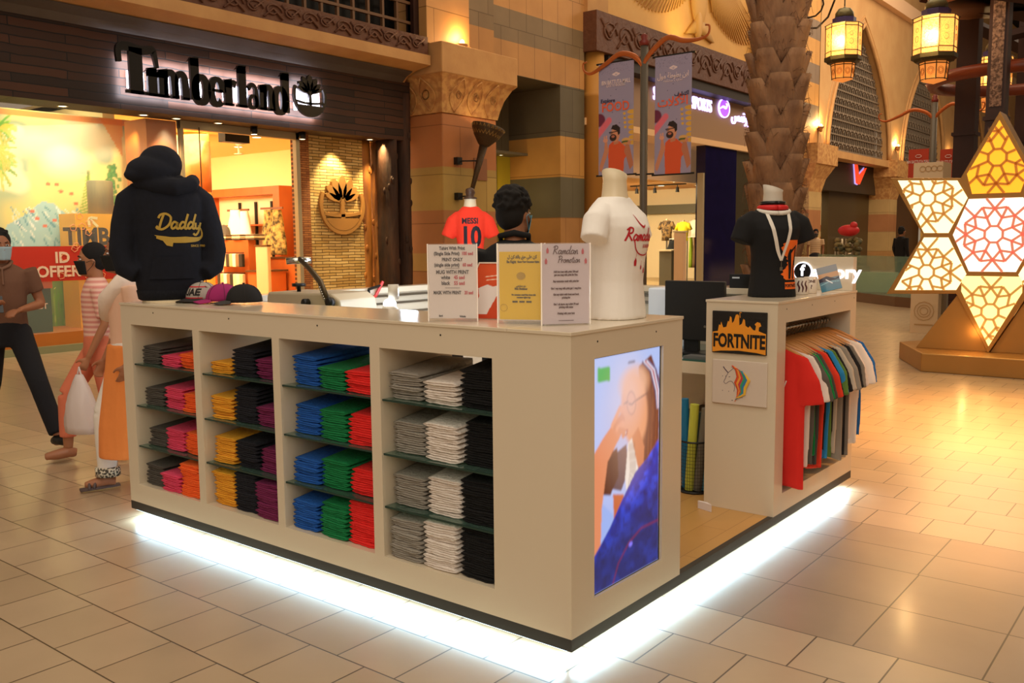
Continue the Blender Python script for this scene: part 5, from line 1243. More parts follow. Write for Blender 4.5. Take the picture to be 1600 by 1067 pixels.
# banner lamp post
BARK = M('pole_grey', '#5c5346', .45)
def banner_stand(u, y, z1, spec, label, ribs=True):
    x = pY(u, 200, y).x; t = thing('banner_post', label, 'banner post', (x, y, 0))
    MB().tube([(x, y, 0), (x, y, z1)], .05*y/8 if y < 10 else .06, 12).obj('pole', BARK, t, True)
    MB().lathe([(.0, .16), (.05, .13), (.04, .08), (.07, .05), (.06, 0)], (x, y, z1-.02), 12).obj('finial', M('finial_red', '#7a2a20', .4), t, True)
    return t, x
t, x = banner_stand(1006, 8, 4.06, None, 'grey post carrying two violet food banners behind the white t-shirt form')
ORB = M('ribbon_copper', '#b8602a', .35, metal=.3)
def ribbon(t, x, y, z, s, L, h_, rise=0):
    b = MB(); pts = [(x, y-.03, z-.14), (x+s*.14*L, y-.03, z), (x+s*.38*L, y-.03, z+.06+h_*.3+rise*.4), (x+s*.62*L, y-.03, z+.0+rise*.6), (x+s*.85*L, y-.03, z-.06+rise), (x+s*.98*L, y-.03, z-.02+rise), (x+s*1.0*L, y-.03, z+.08+rise), (x+s*.93*L, y-.03, z+.10+rise)]
    P_ = [Vector(q_) for q_ in pts]; W_ = [.030, .036, .036, .032, .022, .015, .013, .010]; Q_ = []; R_ = []
    for i in range(len(P_)-1):
        a_, b_, c_, d_ = P_[max(i-1, 0)], P_[i], P_[i+1], P_[min(i+2, len(P_)-1)]
        for k in range(5):
            w1 = k/5; Q_.append(.5*((2*b_)+(c_-a_)*w1+(2*a_-5*b_+4*c_-d_)*w1*w1+(3*b_-a_-3*c_+d_)*w1**3)); R_.append(W_[i]*(1-w1)+W_[i+1]*w1)
    b.tube(Q_, R_, 8, flat=.6, up=(0, 1, 0)); b.obj('ribbon_scroll', ORB, t, True)
ribbon(t, x, 8, 3.92, -1, .93, .1, -.08); ribbon(t, x, 8, 3.95, 1, .93, .1, .12)
def person_on_banner(p):
    # bust in an orange polo holding a burger
    p.poly([(.30, .0), (.28, .18), (.30, .27), (.40, .30), (.60, .30), (.80, .24), (.86, .18), (.74, .14), (.72, 0)], '#d8552a')
    p.poly([(.30, .26), (.16, .15), (.02, .03), (.03, .09), (.16, .22), (.18, .30), (.24, .31), (.30, .20)], '#c98462'); p.poly([(.02, .05), (.08, .03), (.30, .22), (.24, .27)], '#c98462')
    p.ell(.20, .315, .07, .05, '#d9967a'); p.ell(.17, .34, .02, .04, '#d9967a'); p.ell(.23, .345, .02, .04, '#d9967a')
    p.poly([(.74, .20), (.92, .06), (1, .10), (.90, .24), (.86, .30), (.78, .28)], '#b87252'); p.poly([(.74, .22), (.90, .04), (1, .08), (.86, .24)], '#b87252')
    p.ell(.79, .305, .12, .055, '#d8a45c'); p.ell(.78, .288, .12, .035, '#4a5a28'); p.ell(.79, .275, .11, .03, '#c88a4c'); p.ell(.88, .28, .05, .05, '#c98462')
    p.poly([(.42, .36), (.56, .36), (.58, .28), (.44, .27)], '#c07a58')
    p.ell(.48, .36, .13, .17, '#cf8c68'); p.ell(.42, .335, .10, .085, '#33201a'); p.ell(.42, .345, .05, .03, '#b86a50')
    p.poly([(.36, .41), (.40, .445), (.52, .45), (.62, .42), (.62, .37), (.56, .35), (.55, .39), (.40, .41)], '#2a1c18')
    p.line([(.31, .383), (.46, .386), (.57, .39)], .022, '#1c1416'); p.ell(.36, .378, .05, .035, '#2c2226', .6); 
def food_banner(x0, z0, w_, h_, ar):
    p = Pic(w_, h_, 100, 260); p.fill('#9a90a8'); p.mix((p.V > .90)*np.clip(p.noise(60, 1, 3)*3-2.1, 0, 1), '#4c4460', .8)
    p.ell(.02, .50, .17, .16, '#6a2440', 1, .2); p.line([(-.05, .36), (.30, .49)], .16, '#e06a78')
    for k in range(7): p.ell(.98, .55-.045*k, .16-.01*k, .055, '#d8a440', 1, .2); 
    for k in range(4): p.ell(.74+.01*k, .54-.04*k, .04, .035, '#d8a440', 1, .2)
    for k in range(9): p.ell(.30+.5*((k*37) % 10)/10, .86-.05*k, .012, .012, '#4c4460')
    person_on_banner(p)
    p.line([(.40, .895), (.50, .91), (.60, .895), (.50, .88), (.40, .895)], .02, '#e8d0cc'); p.line([(.43, .89), (.50, .90), (.57, .89)], .03, '#e8d0cc', .7)
    bo = p.obj('banner_cloth', picmat('banner_print', .8), frame((x0, 7.99, z0), (1, 0, 0), (0, 0, 1)), t, .004)
    fr_ = lambda u_, v_: frame((x0+u_*w_, 7.984, z0+v_*h_), (1, 0, 0), (0, 0, 1))
    b = MB(); b2 = MB(); b3 = MB()
    if not ar:
        text_mb('IBN BATTUTA MALL', .076, fr_(.5, .825), .001, .001, sx=.66, mb=b); text_mb('GATE TO WONDERS', .045, fr_(.5, .795), .001, sx=.7, mb=b)
        text_mb('Explore', .072, fr_(.27, .665), .001, .0015, mb=b2); text_mb('FOOD', .165, fr_(.49, .605), .001, .003, sx=.92, mb=b3)
    else:
        text_mb('\uFEDD\uFEEE\uFEE3 \uFE94\uFEC3\uFEEE\uFEC4\uFE91 \uFEE6\uFE91\uFE8D', .092, fr_(.5, .83), .001, .001, sx=.8, mb=b); text_mb('\uFE94\uFED4\uFEE0\uFE98\uFEA8\uFEE3 \uFE8F\uFEAD\uFE8E\uFEA0\uFE97', .048, fr_(.5, .79), .001, mb=b)
        text_mb('\uFED2\uFEB8\uFE98\uFEDB\uFE8D', .07, fr_(.74, .67), .001, .0015, mb=b2); text_mb('\uFE95\uFEFC\uFEDB\uFEF7\uFE8D', .155, fr_(.50, .61), .001, .003, mb=b3)
    b.obj('mall_lettering', M('banner_pale', '#e8d0cc', .7), t); b2.obj('small_heading', M('banner_navy', '#3c3450', .7), t); b3.obj('large_heading', M('banner_orange', '#e8603a', .7), t)
    b = MB().tube([(x0-.04, 8, z0+h_), (x0+w_+.04, 8, z0+h_)], .014, 6); b.obj('banner_rod', BLACK, t); MB().tube([(x0-.04, 8, z0), (x0+w_+.04, 8, z0)], .014, 6).obj('banner_rod', BLACK, t)
a = pY(936, 275, 8); c = pY(991, 92, 8); food_banner(a.x, a.z, c.x-a.x, pY(936, 101, 8).z-a.z, False)
a = pY(1023, 271, 8); c = pY(1082, 80, 8); food_banner(a.x, pY(1082, 269, 8).z-.01, c.x-a.x, c.z-pY(1082, 269, 8).z, True)
for z in (2.40, 3.90): MB().tube([(x-.12, 8, z), (x+.15, 8, z)], .012, 6).obj('bracket_arm', BLACK, t)
# red banner post farther back
t, x = banner_stand(1459, 17, 4.2, None, 'grey post with two red banners far behind the star')
RB = M('banner_red', '#b8402a', .8)
for (u0, u1, nm) in ((1419, 1452, 'left'), (1468, 1496, 'right')):
    a = pY(u0, 276, 17); c = pY(u1, 232, 17); o = MB().box((a.x, 16.98, a.z-.3), (c.x, 17, c.z)).obj('red_cloth', RB, t)
    b = MB(); text_mb('IBN BATTUTA MALL', .08, frame(((a.x+c.x)/2, 16.975, c.z-.25), (1, 0, 0), (0, 0, 1)), .001, .001, sx=.6, mb=b); b.tube([((a.x+c.x)/2+.06*math.cos(w_), 16.97, c.z-.14+.03*math.sin(w_)) for w_ in range(7)], .006, 3); b.obj('lettering', M('banner_pale', '#e8d0cc'), t)
ribbon(t, x, 17, 4.0, -1, 1.05, .1, -.05); ribbon(t, x, 17, 4.0, 1, .9, .2, 0)
# glass counter in the far aisle
t = thing('glass_counter', 'glass sided sales counter with a dark base in the far aisle', 'counter', (-5, 19.5, 0))
b = MB(); q = [pZ(1330, 468, 0), pZ(1398, 479, 0), pZ(1470, 486, 0)]
b.prism([(q[0].x-1.2, q[0].y+.9), (q[1].x, q[1].y), (q[2].x, q[2].y+.05), (q[2].x, q[2].y+.9), (q[0].x-1.2, q[0].y+1.6)], 0, .22); b.obj('base', M('counter_umber', '#6a4c34', .4), t)
b = MB(); b.prism([(q[0].x-1.2, q[0].y+.92), (q[1].x, q[1].y+.02), (q[2].x, q[2].y+.07), (q[2].x, q[2].y+.09), (q[1].x, q[1].y+.04), (q[0].x-1.2, q[0].y+.94)], .22, 1.12); b.obj('glass_front', M('teal_glass', '#7a9a88', .1, alpha=.45), t)
b = MB(); b.box((-5.9, 20.3, .22), (-4.6, 20.6, .7)); b.obj('inner_shelf', M('green_shelf', '#a8c090', .5, emis=.15), t)
o = MB(); 
for k in range(40):
    o.ell((-6.6+rnd.uniform(-.35, .35), 23+rnd.uniform(-.2, .2), 1.15+rnd.uniform(-.35, .35)), .09, .09, .07, 7, 5)
o = o.obj('flower_display', M('foliage_dark', '#4a4a34', .8, noise=(5, '#8a7a50', .1)), None, True); tag(o, 'dark leafy flower arrangement under the red object on the far counter', 'plant')
b = MB().ell((-6.6, 22.95, 1.74), .30, .2, .16); b.ell((-6.45, 22.9, 1.88), .1, .1, .1); o = b.obj('red_buggy_hood', M('hood_red', '#c8282c', .5), None, True); tag(o, 'red rounded pushchair hood above the dark leafy arrangement', 'pushchair')
o = MB().box((-7.1, 22.7, 0), (-6.1, 23.3, .76)).obj('planter_box', M('counter_umber', '#6a4c34')); tag(o, 'brown box under the dark leafy arrangement in the far aisle', 'planter')
# ------------------------------------------------------------------ goods on and in the kiosk
from mathutils.bvhtree import BVHTree
def bvh(o):
    off = worldloc(o); me = o.data
    return BVHTree.FromPolygons([v.co+off for v in me.vertices], [tuple(p.vertices) for p in me.polygons])
def decal(mb, name, mat_, parent, fr, tree, lift=.0022, maxlen=.02):
    """lay flat lettering (made in the frame fr, z outwards) onto a garment"""
    bm = bmesh.new(); me = mb.mesh('d'); bm.from_mesh(me); bpy.data.meshes.remove(me)
    bmesh.ops.triangulate(bm, faces=bm.faces)
    for _ in range(4):
        ed = [e for e in bm.edges if e.calc_length() > maxlen]
        if not ed: break
        bmesh.ops.subdivide_edges(bm, edges=ed, cuts=1); bmesh.ops.triangulate(bm, faces=bm.faces)
    n = Vector(fr.col[2][:3]).normalized(); inv = fr.inverted()
    for v in bm.verts:
        h_ = (inv @ v.co).z; p = v.co - n*h_ + n*.5
        hit_, nn, _, _ = tree.ray_cast(p, -n)
        if hit_ is not None: v.co = hit_ + n*(lift + max(0, h_)*.2)
    off = worldloc(parent)
    for v in bm.verts: v.co -= off
    me = bpy.data.meshes.new(name); bm.to_mesh(me); bm.free(); me.materials.append(mat_)
    o = bpy.data.objects.new(name, me); COL.objects.link(o); o.parent = parent; return o
def ring(M_, cx, cy, z, a, b, n=20, p=2.3):
    """superellipse ring: b along local x (front), a along local y"""
    out = []
    for k in range(n):
        t = 2*PI*k/n; c, s_ = math.cos(t), math.sin(t)
        out.append(tuple(M_ @ Vector((cx+b*abs(c)**(2/p)*(1 if c >= 0 else -1), cy+a*abs(s_)**(2/p)*(1 if s_ >= 0 else -1), z))))
    return out
IVORY = M('mannequin_ivory', '#e4d2b0', .35)
FOLD = lambda n, h: M(n, h, .9, noise=(30, h, .4), bump=(7, .35))
def tee_body(M_, H_, a, b, sleeves=True, droop=.30, out=.13, sr=.062):
    mb = MB()
    prof = [(0, .84, .98, 0), (.12, .80, .93, 0), (.30, .74, .86, 0), (.48, .76, .90, .004), (.62, .84, 1.0, .008), (.74, .93, 1.02, .006), (.82, .97, .92, -.004), (.885, .86, .76, -.012), (.935, .66, .62, -.016), (.985, .46, .50, -.014)]
    mb.loft([ring(M_, cx, 0, H_*z, a*ra, b*rb) for z, ra, rb, cx in prof])
    if sleeves:
        for s in (-1, 1):
            p0 = Vector((-.008, s*a*.60, H_*.87)); p1 = Vector((-.004, s*(a*.97), H_*.79)); p2 = Vector((.004, s*(a+out), H_*(.86-droop)))
            pts = [M_ @ p for p in (p0, p1, p2)]; mb.tube(pts, [sr*.85, sr*1.05, sr*1.0], 14)
    return mb
def neck(M_, H_, r, h_, slant=.02):
    mb = MB(); rings = []
    for z, rr in ((H_*.90, r*1.3), (H_*.96, r*1.18), (H_*1.0, r*1.08), (H_+h_*.35, r*1.02), (H_+h_*.7, r*.98), (H_+h_, r*1.05)):
        rings.append([tuple(M_ @ Vector((-.012+rr*math.cos(2*PI*k/18), rr*math.sin(2*PI*k/18), z+(slant*-math.sin(2*PI*k/18) if z > H_+h_*.9 else 0)))) for k in range(18)])
    mb.loft(rings); return mb
TZ = 1.2295
# white mannequin with the red Ramadan print
wm = thing('mannequin', 'ivory mannequin bust in a white t-shirt with red Ramadan lettering on the end counter', 'mannequin', (-.185, .60, TZ))
Mw = T(-.185, .60, TZ) @ rotz(math.radians(2))
sh = remesh(tee_body(Mw, .50, .160, .114, out=.030, droop=.22, sr=.054), 'white_tshirt', FOLD('white_jersey', '#f6f0e8'), wm, .007, 5)
neck(Mw, .50, .050, .085, .022).obj('neck', IVORY, wm, True)
MB().lathe([(.09, 0), (.09, .012)], (-.185, .60, TZ), 24, ).obj('base', IVORY, wm)
tr = bvh(sh); RED = M('print_red', '#c0202c', .7)
fr = Mw @ frame((.0, .0, .0), (0, 1, 0), (0, 0, 1))
b = MB(); F_ = fr @ T(.0, .315, 0)
def script(mb, F0, word, s, w):
    """joined handwriting, each letter a few strokes in a unit box"""
    G = {'R': ([[(0, 0), (.08, .5), (.12, 1)], [(-.08, .85), (.15, 1.05), (.45, .95), (.42, .65), (.12, .55), (.3, .3), (.55, 0)]], .6),
         'a': ([[(.4, .4), (.2, .5), (.05, .25), (.15, .02), (.38, .2), (.42, .48)], [(.42, .48), (.40, .12), (.52, .02), (.62, .12)]], .56),
         'm': ([[(0, .45), (.05, 0)], [(.05, .1), (.18, .5), (.26, .3), (.25, 0)], [(.25, .1), (.38, .5), (.46, .3), (.46, .05), (.58, .08)]], .55),
         'd': ([[(.38, .4), (.2, .5), (.05, .25), (.15, .02), (.38, .2)], [(.50, 1.05), (.42, .5), (.40, .12), (.50, .02), (.62, .12)]], .56),
         'n': ([[(0, .45), (.05, 0)], [(.05, .1), (.2, .5), (.3, .35), (.3, .05), (.42, .08)]], .4),
         'P': ([[(0, 0), (.08, .5), (.12, 1)], [(-.08, .85), (.15, 1.05), (.48, .95), (.45, .6), (.12, .5)]], .5),
         'r': ([[(0, .45), (.05, 0)], [(.05, .2), (.15, .5), (.28, .42)]], .3),
         'o': ([[(.2, .5), (.04, .25), (.18, 0), (.36, .22), (.22, .5), (.40, .44)]], .42),
         't': ([[(.2, .9), (.12, .2), (.22, 0), (.32, .1)], [(0, .62), (.34, .66)]], .32),
         'i': ([[(.08, .48), (.06, .1), (.14, 0), (.24, .1)], [(.12, .7), (.14, .74)]], .24),
         'D': ([[(.25, 1), (.15, .5), (.1, .05)], [(-.05, .75), (.05, .98), (.4, 1.05), (.75, .8), (.7, .3), (.35, .0), (.05, .02), (-.08, .12), (0, .2)]], .82),
         'y': ([[(.02, .45), (.06, .12), (.2, .02), (.38, .2), (.42, .46)], [(.42, .46), (.36, -.1), (.15, -.42), (-.05, -.3)]], .5),
         'c': ([[(.34, .4), (.2, .5), (.04, .25), (.16, 0), (.36, .1)]], .4)}
    tot = sum(G[c][1] for c in word); x = -tot*s/2
    for c in word:
        st_, adv = G[c]
        for q in st_: stroke(mb, [(x+(px+py*.18)*s, py*s) for px, py in q], w, F0, .001)
        x += adv*s
script(b, F_ @ T(-.005, 0, 0), 'Ramadan', .050, .007)
text_mb('KAREEM', .020, F_ @ T(.035, -.022, 0), .0005, .0004, mb=b)
stroke(b, [(-.06, .0), (-.045, -.035), (-.01, -.055), (.04, -.055), (.075, -.03)], .005, F_, .001)
stroke(b, [(-.035, .105), (-.02, .07), (.0, .055), (.02, .065)], [.002, .008, .010, .002], F_, .001)
for k, (x_, z_, s_) in enumerate(((-.035, -.10, 1.2), (.01, -.115, .7), (.04, -.13, .9))):
    b.prism([(x_-.006*s_, z_), (x_+.006*s_, z_), (x_+.007*s_, z_+.016*s_), (x_, z_+.028*s_), (x_-.007*s_, z_+.016*s_)], 0, .001, F_)
    stroke(b, [(x_, z_+.028*s_), (x_, z_+.05*s_)], .0015, F_, .001)
decal(b, 'red_print', RED, wm, fr, tr)

# navy hoodie with the Daddy print
hd = thing('hoodie_mannequin', 'navy hooded sweatshirt with gold Daddy lettering on a form at the counter end', 'mannequin', (-2.86, .205, TZ))
Mh = T(-2.86, .205, TZ) @ rotz(math.radians(-24))
mb = MB(); Hh = .66
prof = [(0.035, .165, .115), (.06, .172, .125), (.11, .180, .132), (.2, .178, .135), (.35, .172, .135), (.48, .180, .138), (.56, .188, .135), (.62, .165, .12), (.66, .14, .10), (.70, .08, .08)]
mb.loft([ring(Mh, 0, 0, z, a, b_, 24, 2.5) for z, a, b_ in prof])
for s in (-1, 1):
    pts = [Mh @ Vector(p) for p in ((0, s*.12, .60), (-.01, s*.185, .55), (0, s*.222, .42), (.015, s*.244, .28), (.04, s*.228, .19), (.07, s*.175, .15))]
    mb.tube(pts, [.072, .078, .070, .066, .060, .046], 14)
hood = remesh(mb, 'sweatshirt', M('navy_fleece', '#101320', .95, noise=(40, '#0b0d16', .3), bump=(9, .3)), hd, .009, 5)
mb = MB()
mb.ell(tuple(Mh @ Vector((.0, -.02, .755))), .115, .115, .105, 20, 14); mb.ell(tuple(Mh @ Vector((.03, -.06, .715))), .115, .150, .085, 20, 14); mb.ell(tuple(Mh @ Vector((.06, -.135, .690))), .075, .085, .040, 16, 10)
mb.tube([Mh @ Vector(p) for p in ((.04, -.15, .66), (.10, -.06, .635), (.12, .03, .625), (.08, .12, .64), (-.02, .15, .67))], [.045, .05, .05, .048, .04], 12)
remesh(mb, 'hood', MATS['navy_fleece'], hd, .009, 8)
mb = MB(); mb.loft([ring(Mh, 0, 0, z, a, b_, 24, 2.5) for z, a, b_ in ((.012, .158, .108), (.02, .17, .12), (.065, .178, .128), (.072, .172, .122))]); mb.obj('ribbed_hem', M('navy_rib', '#0c0e18', .95, bump=(120, .6), stretch=(1, 1, .05)), hd, True)
tr = bvh(hood); fr = Mh @ frame((0, 0, 0), (0, 1, 0), (0, 0, 1))
b = MB(); b.prism([(-.12, .13), (.12, .13), (.095, .25), (-.095, .25)], 0, .004, fr); decal(b, 'kangaroo_pocket', MATS['navy_fleece'], hd, fr, tr, .007)
GOLDP = M('print_gold', '#b59236', .7); F_ = fr @ T(.055, .40, 0)
b = MB(); script(b, F_ @ T(-.005, .0, 0), 'Daddy', .078, .012)
stroke(b, [(-.13, -.045), (-.06, -.058), (.02, -.058), (.09, -.055), (.118, -.035), (.112, .005), (.095, .02)], [.010, .030, .034, .022, .010, .006, .004], F_, .001)
b.prism([(-.14, -.032), (-.04, -.045), (-.05, -.095), (-.08, -.088), (-.10, -.06)], 0, .001, F_)
decal(b, 'gold_print', GOLDP, hd, fr, tr)
b = text_mb('SINCE 1980', .017, F_ @ T(.09, -.092, 0), .0005, .0004); decal(b, 'small_print', GOLDP, hd, fr, tr)
mb = MB(); mb.lathe([(.15, 0), (.15, .012), (.12, .014)], (0, 0, 0), 28, Mh); mb.obj('base', IVORY, hd)

# black t-shirt form with lanyard
bk = thing('mannequin', 'mannequin bust in a black t-shirt with an orange print and a white lanyard', 'mannequin', (-.20, 2.24, TZ))
Mk = T(-.20, 2.24, TZ) @ rotz(math.radians(-46))
BLK = FOLD('black_jersey', '#121112')
sk = remesh(tee_body(Mk, .50, .155, .115, out=.032, droop=.26, sr=.058), 'black_tshirt', BLK, bk, .008, 5)
neck(Mk, .50, .052, .095, .018).obj('neck', M('mannequin_chalk', '#cfc4b4', .5), bk, True)
tr = bvh(sk); fr = Mk @ frame((0, 0, 0), (0, 1, 0), (0, 0, 1)); OR = M('print_orange', '#f5701e', .7)
F_ = fr @ T(.068, .20, 0); r_ = random.Random(4)
L_ = []; Rr = []
for k in range(22):
    z = -.105+.215*k/21; w_ = .030+.016*math.sin(k*.5)+.014*(z > .05)
    L_.append((-w_-(.016 if k % 2 else 0)*r_.random(), z)); Rr.append((w_+.004+(.012 if k % 2 else 0)*r_.random(), z))
b = MB(); b.prism(L_+Rr[::-1], 0, .001, F_); b.box((-.036, -.155, 0), (.044, -.118, .001), F_); decal(b, 'orange_print', OR, bk, fr, tr, maxlen=.012)
b = MB()
for pts, w in ((((-.008, -.1), (-.004, -.04), (-.012, .02), (-.006, .06)), [.012, .018, .024, .01]), (((.014, -.10), (.018, -.04), (.028, .02), (.026, .07)), [.010, .006, .010, .006]), (((-.02, .02), (0, .05), (.03, .08)), [.008, .012, .006])):
    stroke(b, pts, w, F_, .001, .001)
text_mb('FORTNITE', .023, F_ @ T(.003, -.137, .001), .0005, .0008, sx=.72, mb=b); decal(b, 'black_print', BLK, bk, fr, tr, .0045, .012)
b = MB(); stroke(b, [(-.062, .47), (-.052, .40), (-.02, .27), (.006, .20)], [.016, .02, .019, .012], fr, .001, 0, 6); stroke(b, [(.062, .47), (.052, .41), (.045, .34), (.008, .20)], [.016, .02, .019, .012], fr, .001, 0, 6)
decal(b, 'lanyard', M('lanyard_white', '#e0d8cc', .7), bk, fr, tr, .006, .012)
b = MB(); stroke(b, [(.007, .20), (.008, .165)], .004, fr, .001); b.box((.0, .145, 0), (.016, .165, .002), fr); decal(b, 'lanyard_clip', METAL, bk, fr, tr, .008, .012)
b = MB(); b.tube([Mk @ Vector((-.012+.066*math.cos(t), .070*math.sin(t), .485+.0*math.cos(t))) for t in [q*2*PI/24 for q in range(25)]], .016, 8); b.obj('red_choker', M('choker_red', '#d02020', .6), bk, True)
b = MB(); b.tube([Mk @ Vector((.004+.070*math.cos(t), .082*math.sin(t), .468-.014*math.cos(t))) for t in [q*2*PI/24 for q in range(25)]], .013, 8); b.obj('white_strap', MATS['lanyard_white'], bk, True)
b = MB(); b.tube([Mk @ Vector((-.012+.060*math.cos(t), .062*math.sin(t), .512)) for t in [q*2*PI/24 for q in range(25)]], .010, 8); b.obj('black_strap', BLACK, bk, True)

# red football jersey seen from behind
jr = thing('mannequin', 'bust in a red football jersey reading MESSI 10 on the far counter corner', 'mannequin', (-2.97, 2.90, TZ))
Mj = T(-2.97, 2.90, TZ) @ rotz(math.radians(132))
sj = remesh(tee_body(Mj, .60, .138, .10, out=.045, droop=.27, sr=.054), 'red_jersey', FOLD('red_jersey', '#f03a20'), jr, .009, 4)
neck(Mj, .60, .047, .055, .0).obj('neck', IVORY, jr, True)
MB().lathe([(.0, .14), (.03, .13), (.042, .10), (.03, .07), (.055, .06), (.055, .05)], (0, 0, 0), 16, Mj @ T(-.012, 0, .60)).obj('finial', M('walnut', '#4a3020', .4), jr, True)
tr = bvh(sj); fr = Mj @ frame((0, 0, 0), (0, -1, 0), (0, 0, 1)); INK = M('print_ink', '#1c1620', .7)
b = text_mb('MESSI', .062, fr @ T(-.005, .475, 0), .0005, .0018, sx=.86); text_mb('10', .22, fr @ T(0, .345, 0), .0005, .007, sx=.76, mb=b); decal(b, 'jersey_print', INK, jr, fr, tr, .003, .015)

# caps
def cap(x, y, yaw, col, label, r=.088, text=None, peak=None):
    t = thing('baseball_cap', label, 'cap', (x, y, TZ), 'caps on the counter'); Mc = T(x, y, TZ) @ rotz(yaw)
    cm = M('cap_'+col, col, .9); b = MB(); rings = []
    for k in range(9):
        a = PI/2*k/9; rings.append([tuple(Mc @ Vector((r*math.cos(a)**.8*math.cos(2*PI*j/24)*1.05, r*math.cos(a)**.8*math.sin(2*PI*j/24)*.92, .012+r*1.05*math.sin(a)))) for j in range(24)])
    b.loft(rings); b.obj('crown', cm, t, True)
    b = MB(); b.grid(lambda u, v: (r*.80+(r*.95)*v*math.cos((u-.5)*1.9)*1.0-.0, r*.9*math.sin((u-.5)*PI)*(1-.12*v), .010+.016*math.cos((u-.5)*PI)*(1-.4*v)-.008*v), 15, 6, Mc)
    o = b.obj('peak', M('cap_'+peak, peak, .8) if peak else cm, t, True); o.modifiers.new('s', 'SOLIDIFY').thickness = .003
    MB().ell(tuple(Mc @ Vector((0, 0, .014+r*1.06))), .008, .008, .004).obj('top_button', cm, t, True)
    b = MB()
    for k in range(3):
        a0 = k*PI/3+PI/6; b.tube([Mc @ Vector((r*math.cos(a)**.8*math.cos(a0)*1.055*s_, r*math.cos(a)**.8*math.sin(a0)*.925*s_, .0125+r*1.052*abs(math.sin(a)))) for a, s_ in [(q*PI/20, 1) for q in range(10)]], .0012, 4)
    b.obj('panel_seam', M('seam_dark', '#2a2420', .9), t)
    if text:
        fr = Mc @ T(.05, 0, 0) @ frame((0, 0, 0), (0, 1, 0), (0, 0, 1)); cr = [c for c in t.children if c.name.startswith('crown')][0]; tr = bvh(cr)
        b = text_mb(text, .050, fr @ T(0, .055, 0), .0005, .002); decal(b, 'lettering', M('cap_ink', '#1c1814', .8), t, fr, tr, .002, .01)
        b = MB(); b.box((-.06, .082, 0), (.06, .088, .001), fr); b.box((-.06, .022, 0), (.06, .028, .001), fr); decal(b, 'red_stripe', RED, t, fr, tr, .002, .01)
    return t
qc = [pZ(u, v, TZ) for u, v in ((317, 471), (349, 473), (382, 475))]
cap(qc[0].x, qc[0].y, math.radians(-74), '#a89c90', 'grey baseball cap with UAE lettering and a dark peak next to the hoodie', .092, 'UAE', '#2a2422')
cap(qc[1].x, qc[1].y, math.radians(-118), '#9c2462', 'magenta baseball cap between the grey and the black cap', .088)
cap(qc[2].x, qc[2].y, math.radians(-122), '#1c1a1a', 'black baseball cap, rightmost of the row of caps on the counter', .090, None, '#3a3634')

# card stands
ACR = M('clear_acrylic', '#f4f0e8', .05, alpha=.08); PAPER = M('paper_white', '#e8dcd8', .7)
def on_line(fr, b, y, s, size, col=None, al='CENTER', x=0, sx=.8, bold=.0007): text_mb(s, size, fr @ T(x, y, .0006), .0002, bold, al, sx=sx, mb=b)
PINK = M('ink_rose', '#c8485a', .7); INKG = M('ink_grey', '#4a4048', .7)
def stand(x0, y0, x1, y1, z1, name, label, sheet=None, foot=.05, back=1):
    t = thing(name, label, 'sign', ((x0+x1)/2, (y0+y1)/2, TZ), 'card stands on the counter')
    w_ = math.hypot(x1-x0, y1-y0); fr = frame((x0, y0, TZ), (x1-x0, y1-y0, 0), (0, 0, 1))
    b = MB(); b.box((0, 0, -.0075), (w_, z1-TZ, -.0045), fr); b.box((0, 0, .0015), (w_, z1-TZ, .003), fr); b.box((0, 0, -.03), (w_, .003, .03), fr); b.obj('acrylic_holder', ACR, t)
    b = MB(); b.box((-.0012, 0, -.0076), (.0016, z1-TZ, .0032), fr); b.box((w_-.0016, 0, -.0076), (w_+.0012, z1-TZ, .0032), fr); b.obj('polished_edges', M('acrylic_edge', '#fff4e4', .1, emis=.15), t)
    return t, fr, w_
# price list
t, fr, w_ = stand(-.735, .055, -.560, .155, 1.540, 'price_stand', 'white price list for printing in a clear stand, leftmost on the counter'); h_ = .31
MB().box((.004, .012, -.0042), (w_-.004, h_-.003, -.0012), fr).obj('paper_sheet', PAPER, t)
c_ = fr @ T(w_/2, 0, -.0006); b = MB(); b2 = MB()
for y_, s_, sz in ((.292, 'Tshirt With Print', .0185), (.247, 'PRINT ONLY', .0185), (.197, 'MUG WITH PRINT', .0205)): on_line(c_, b, y_, s_, sz)
on_line(c_, b, .271, '(Single Side Print)', .0185, x=-.022); on_line(c_, b2, .271, '100 aed', .0185, x=.062)
on_line(c_, b, .226, '(single side print)', .0185, x=-.022); on_line(c_, b2, .226, '60 aed', .0185, x=.062)
on_line(c_, b, .176, 'white', .0205, x=-.028); on_line(c_, b2, .176, '45 aed', .0205, x=.028)
on_line(c_, b, .153, 'black', .0205, x=-.028); on_line(c_, b2, .153, '55 aed', .0205, x=.028)
on_line(c_, b, .115, 'MASK WITH PRINT', .0185, x=-.022, sx=.72); on_line(c_, b2, .115, '20 aed', .0185, x=.066, sx=.72)
for y_ in (.213, .134): b.box((-.03, y_, .0004), (.03, y_+.0012, .001), c_)
on_line(c_, b, .022, 'Email', .009, x=-.05); on_line(c_, b, .020, 'Website', .009, x=.04)
b.obj('grey_lettering', INKG, t); b2.obj('rose_lettering', PINK, t)
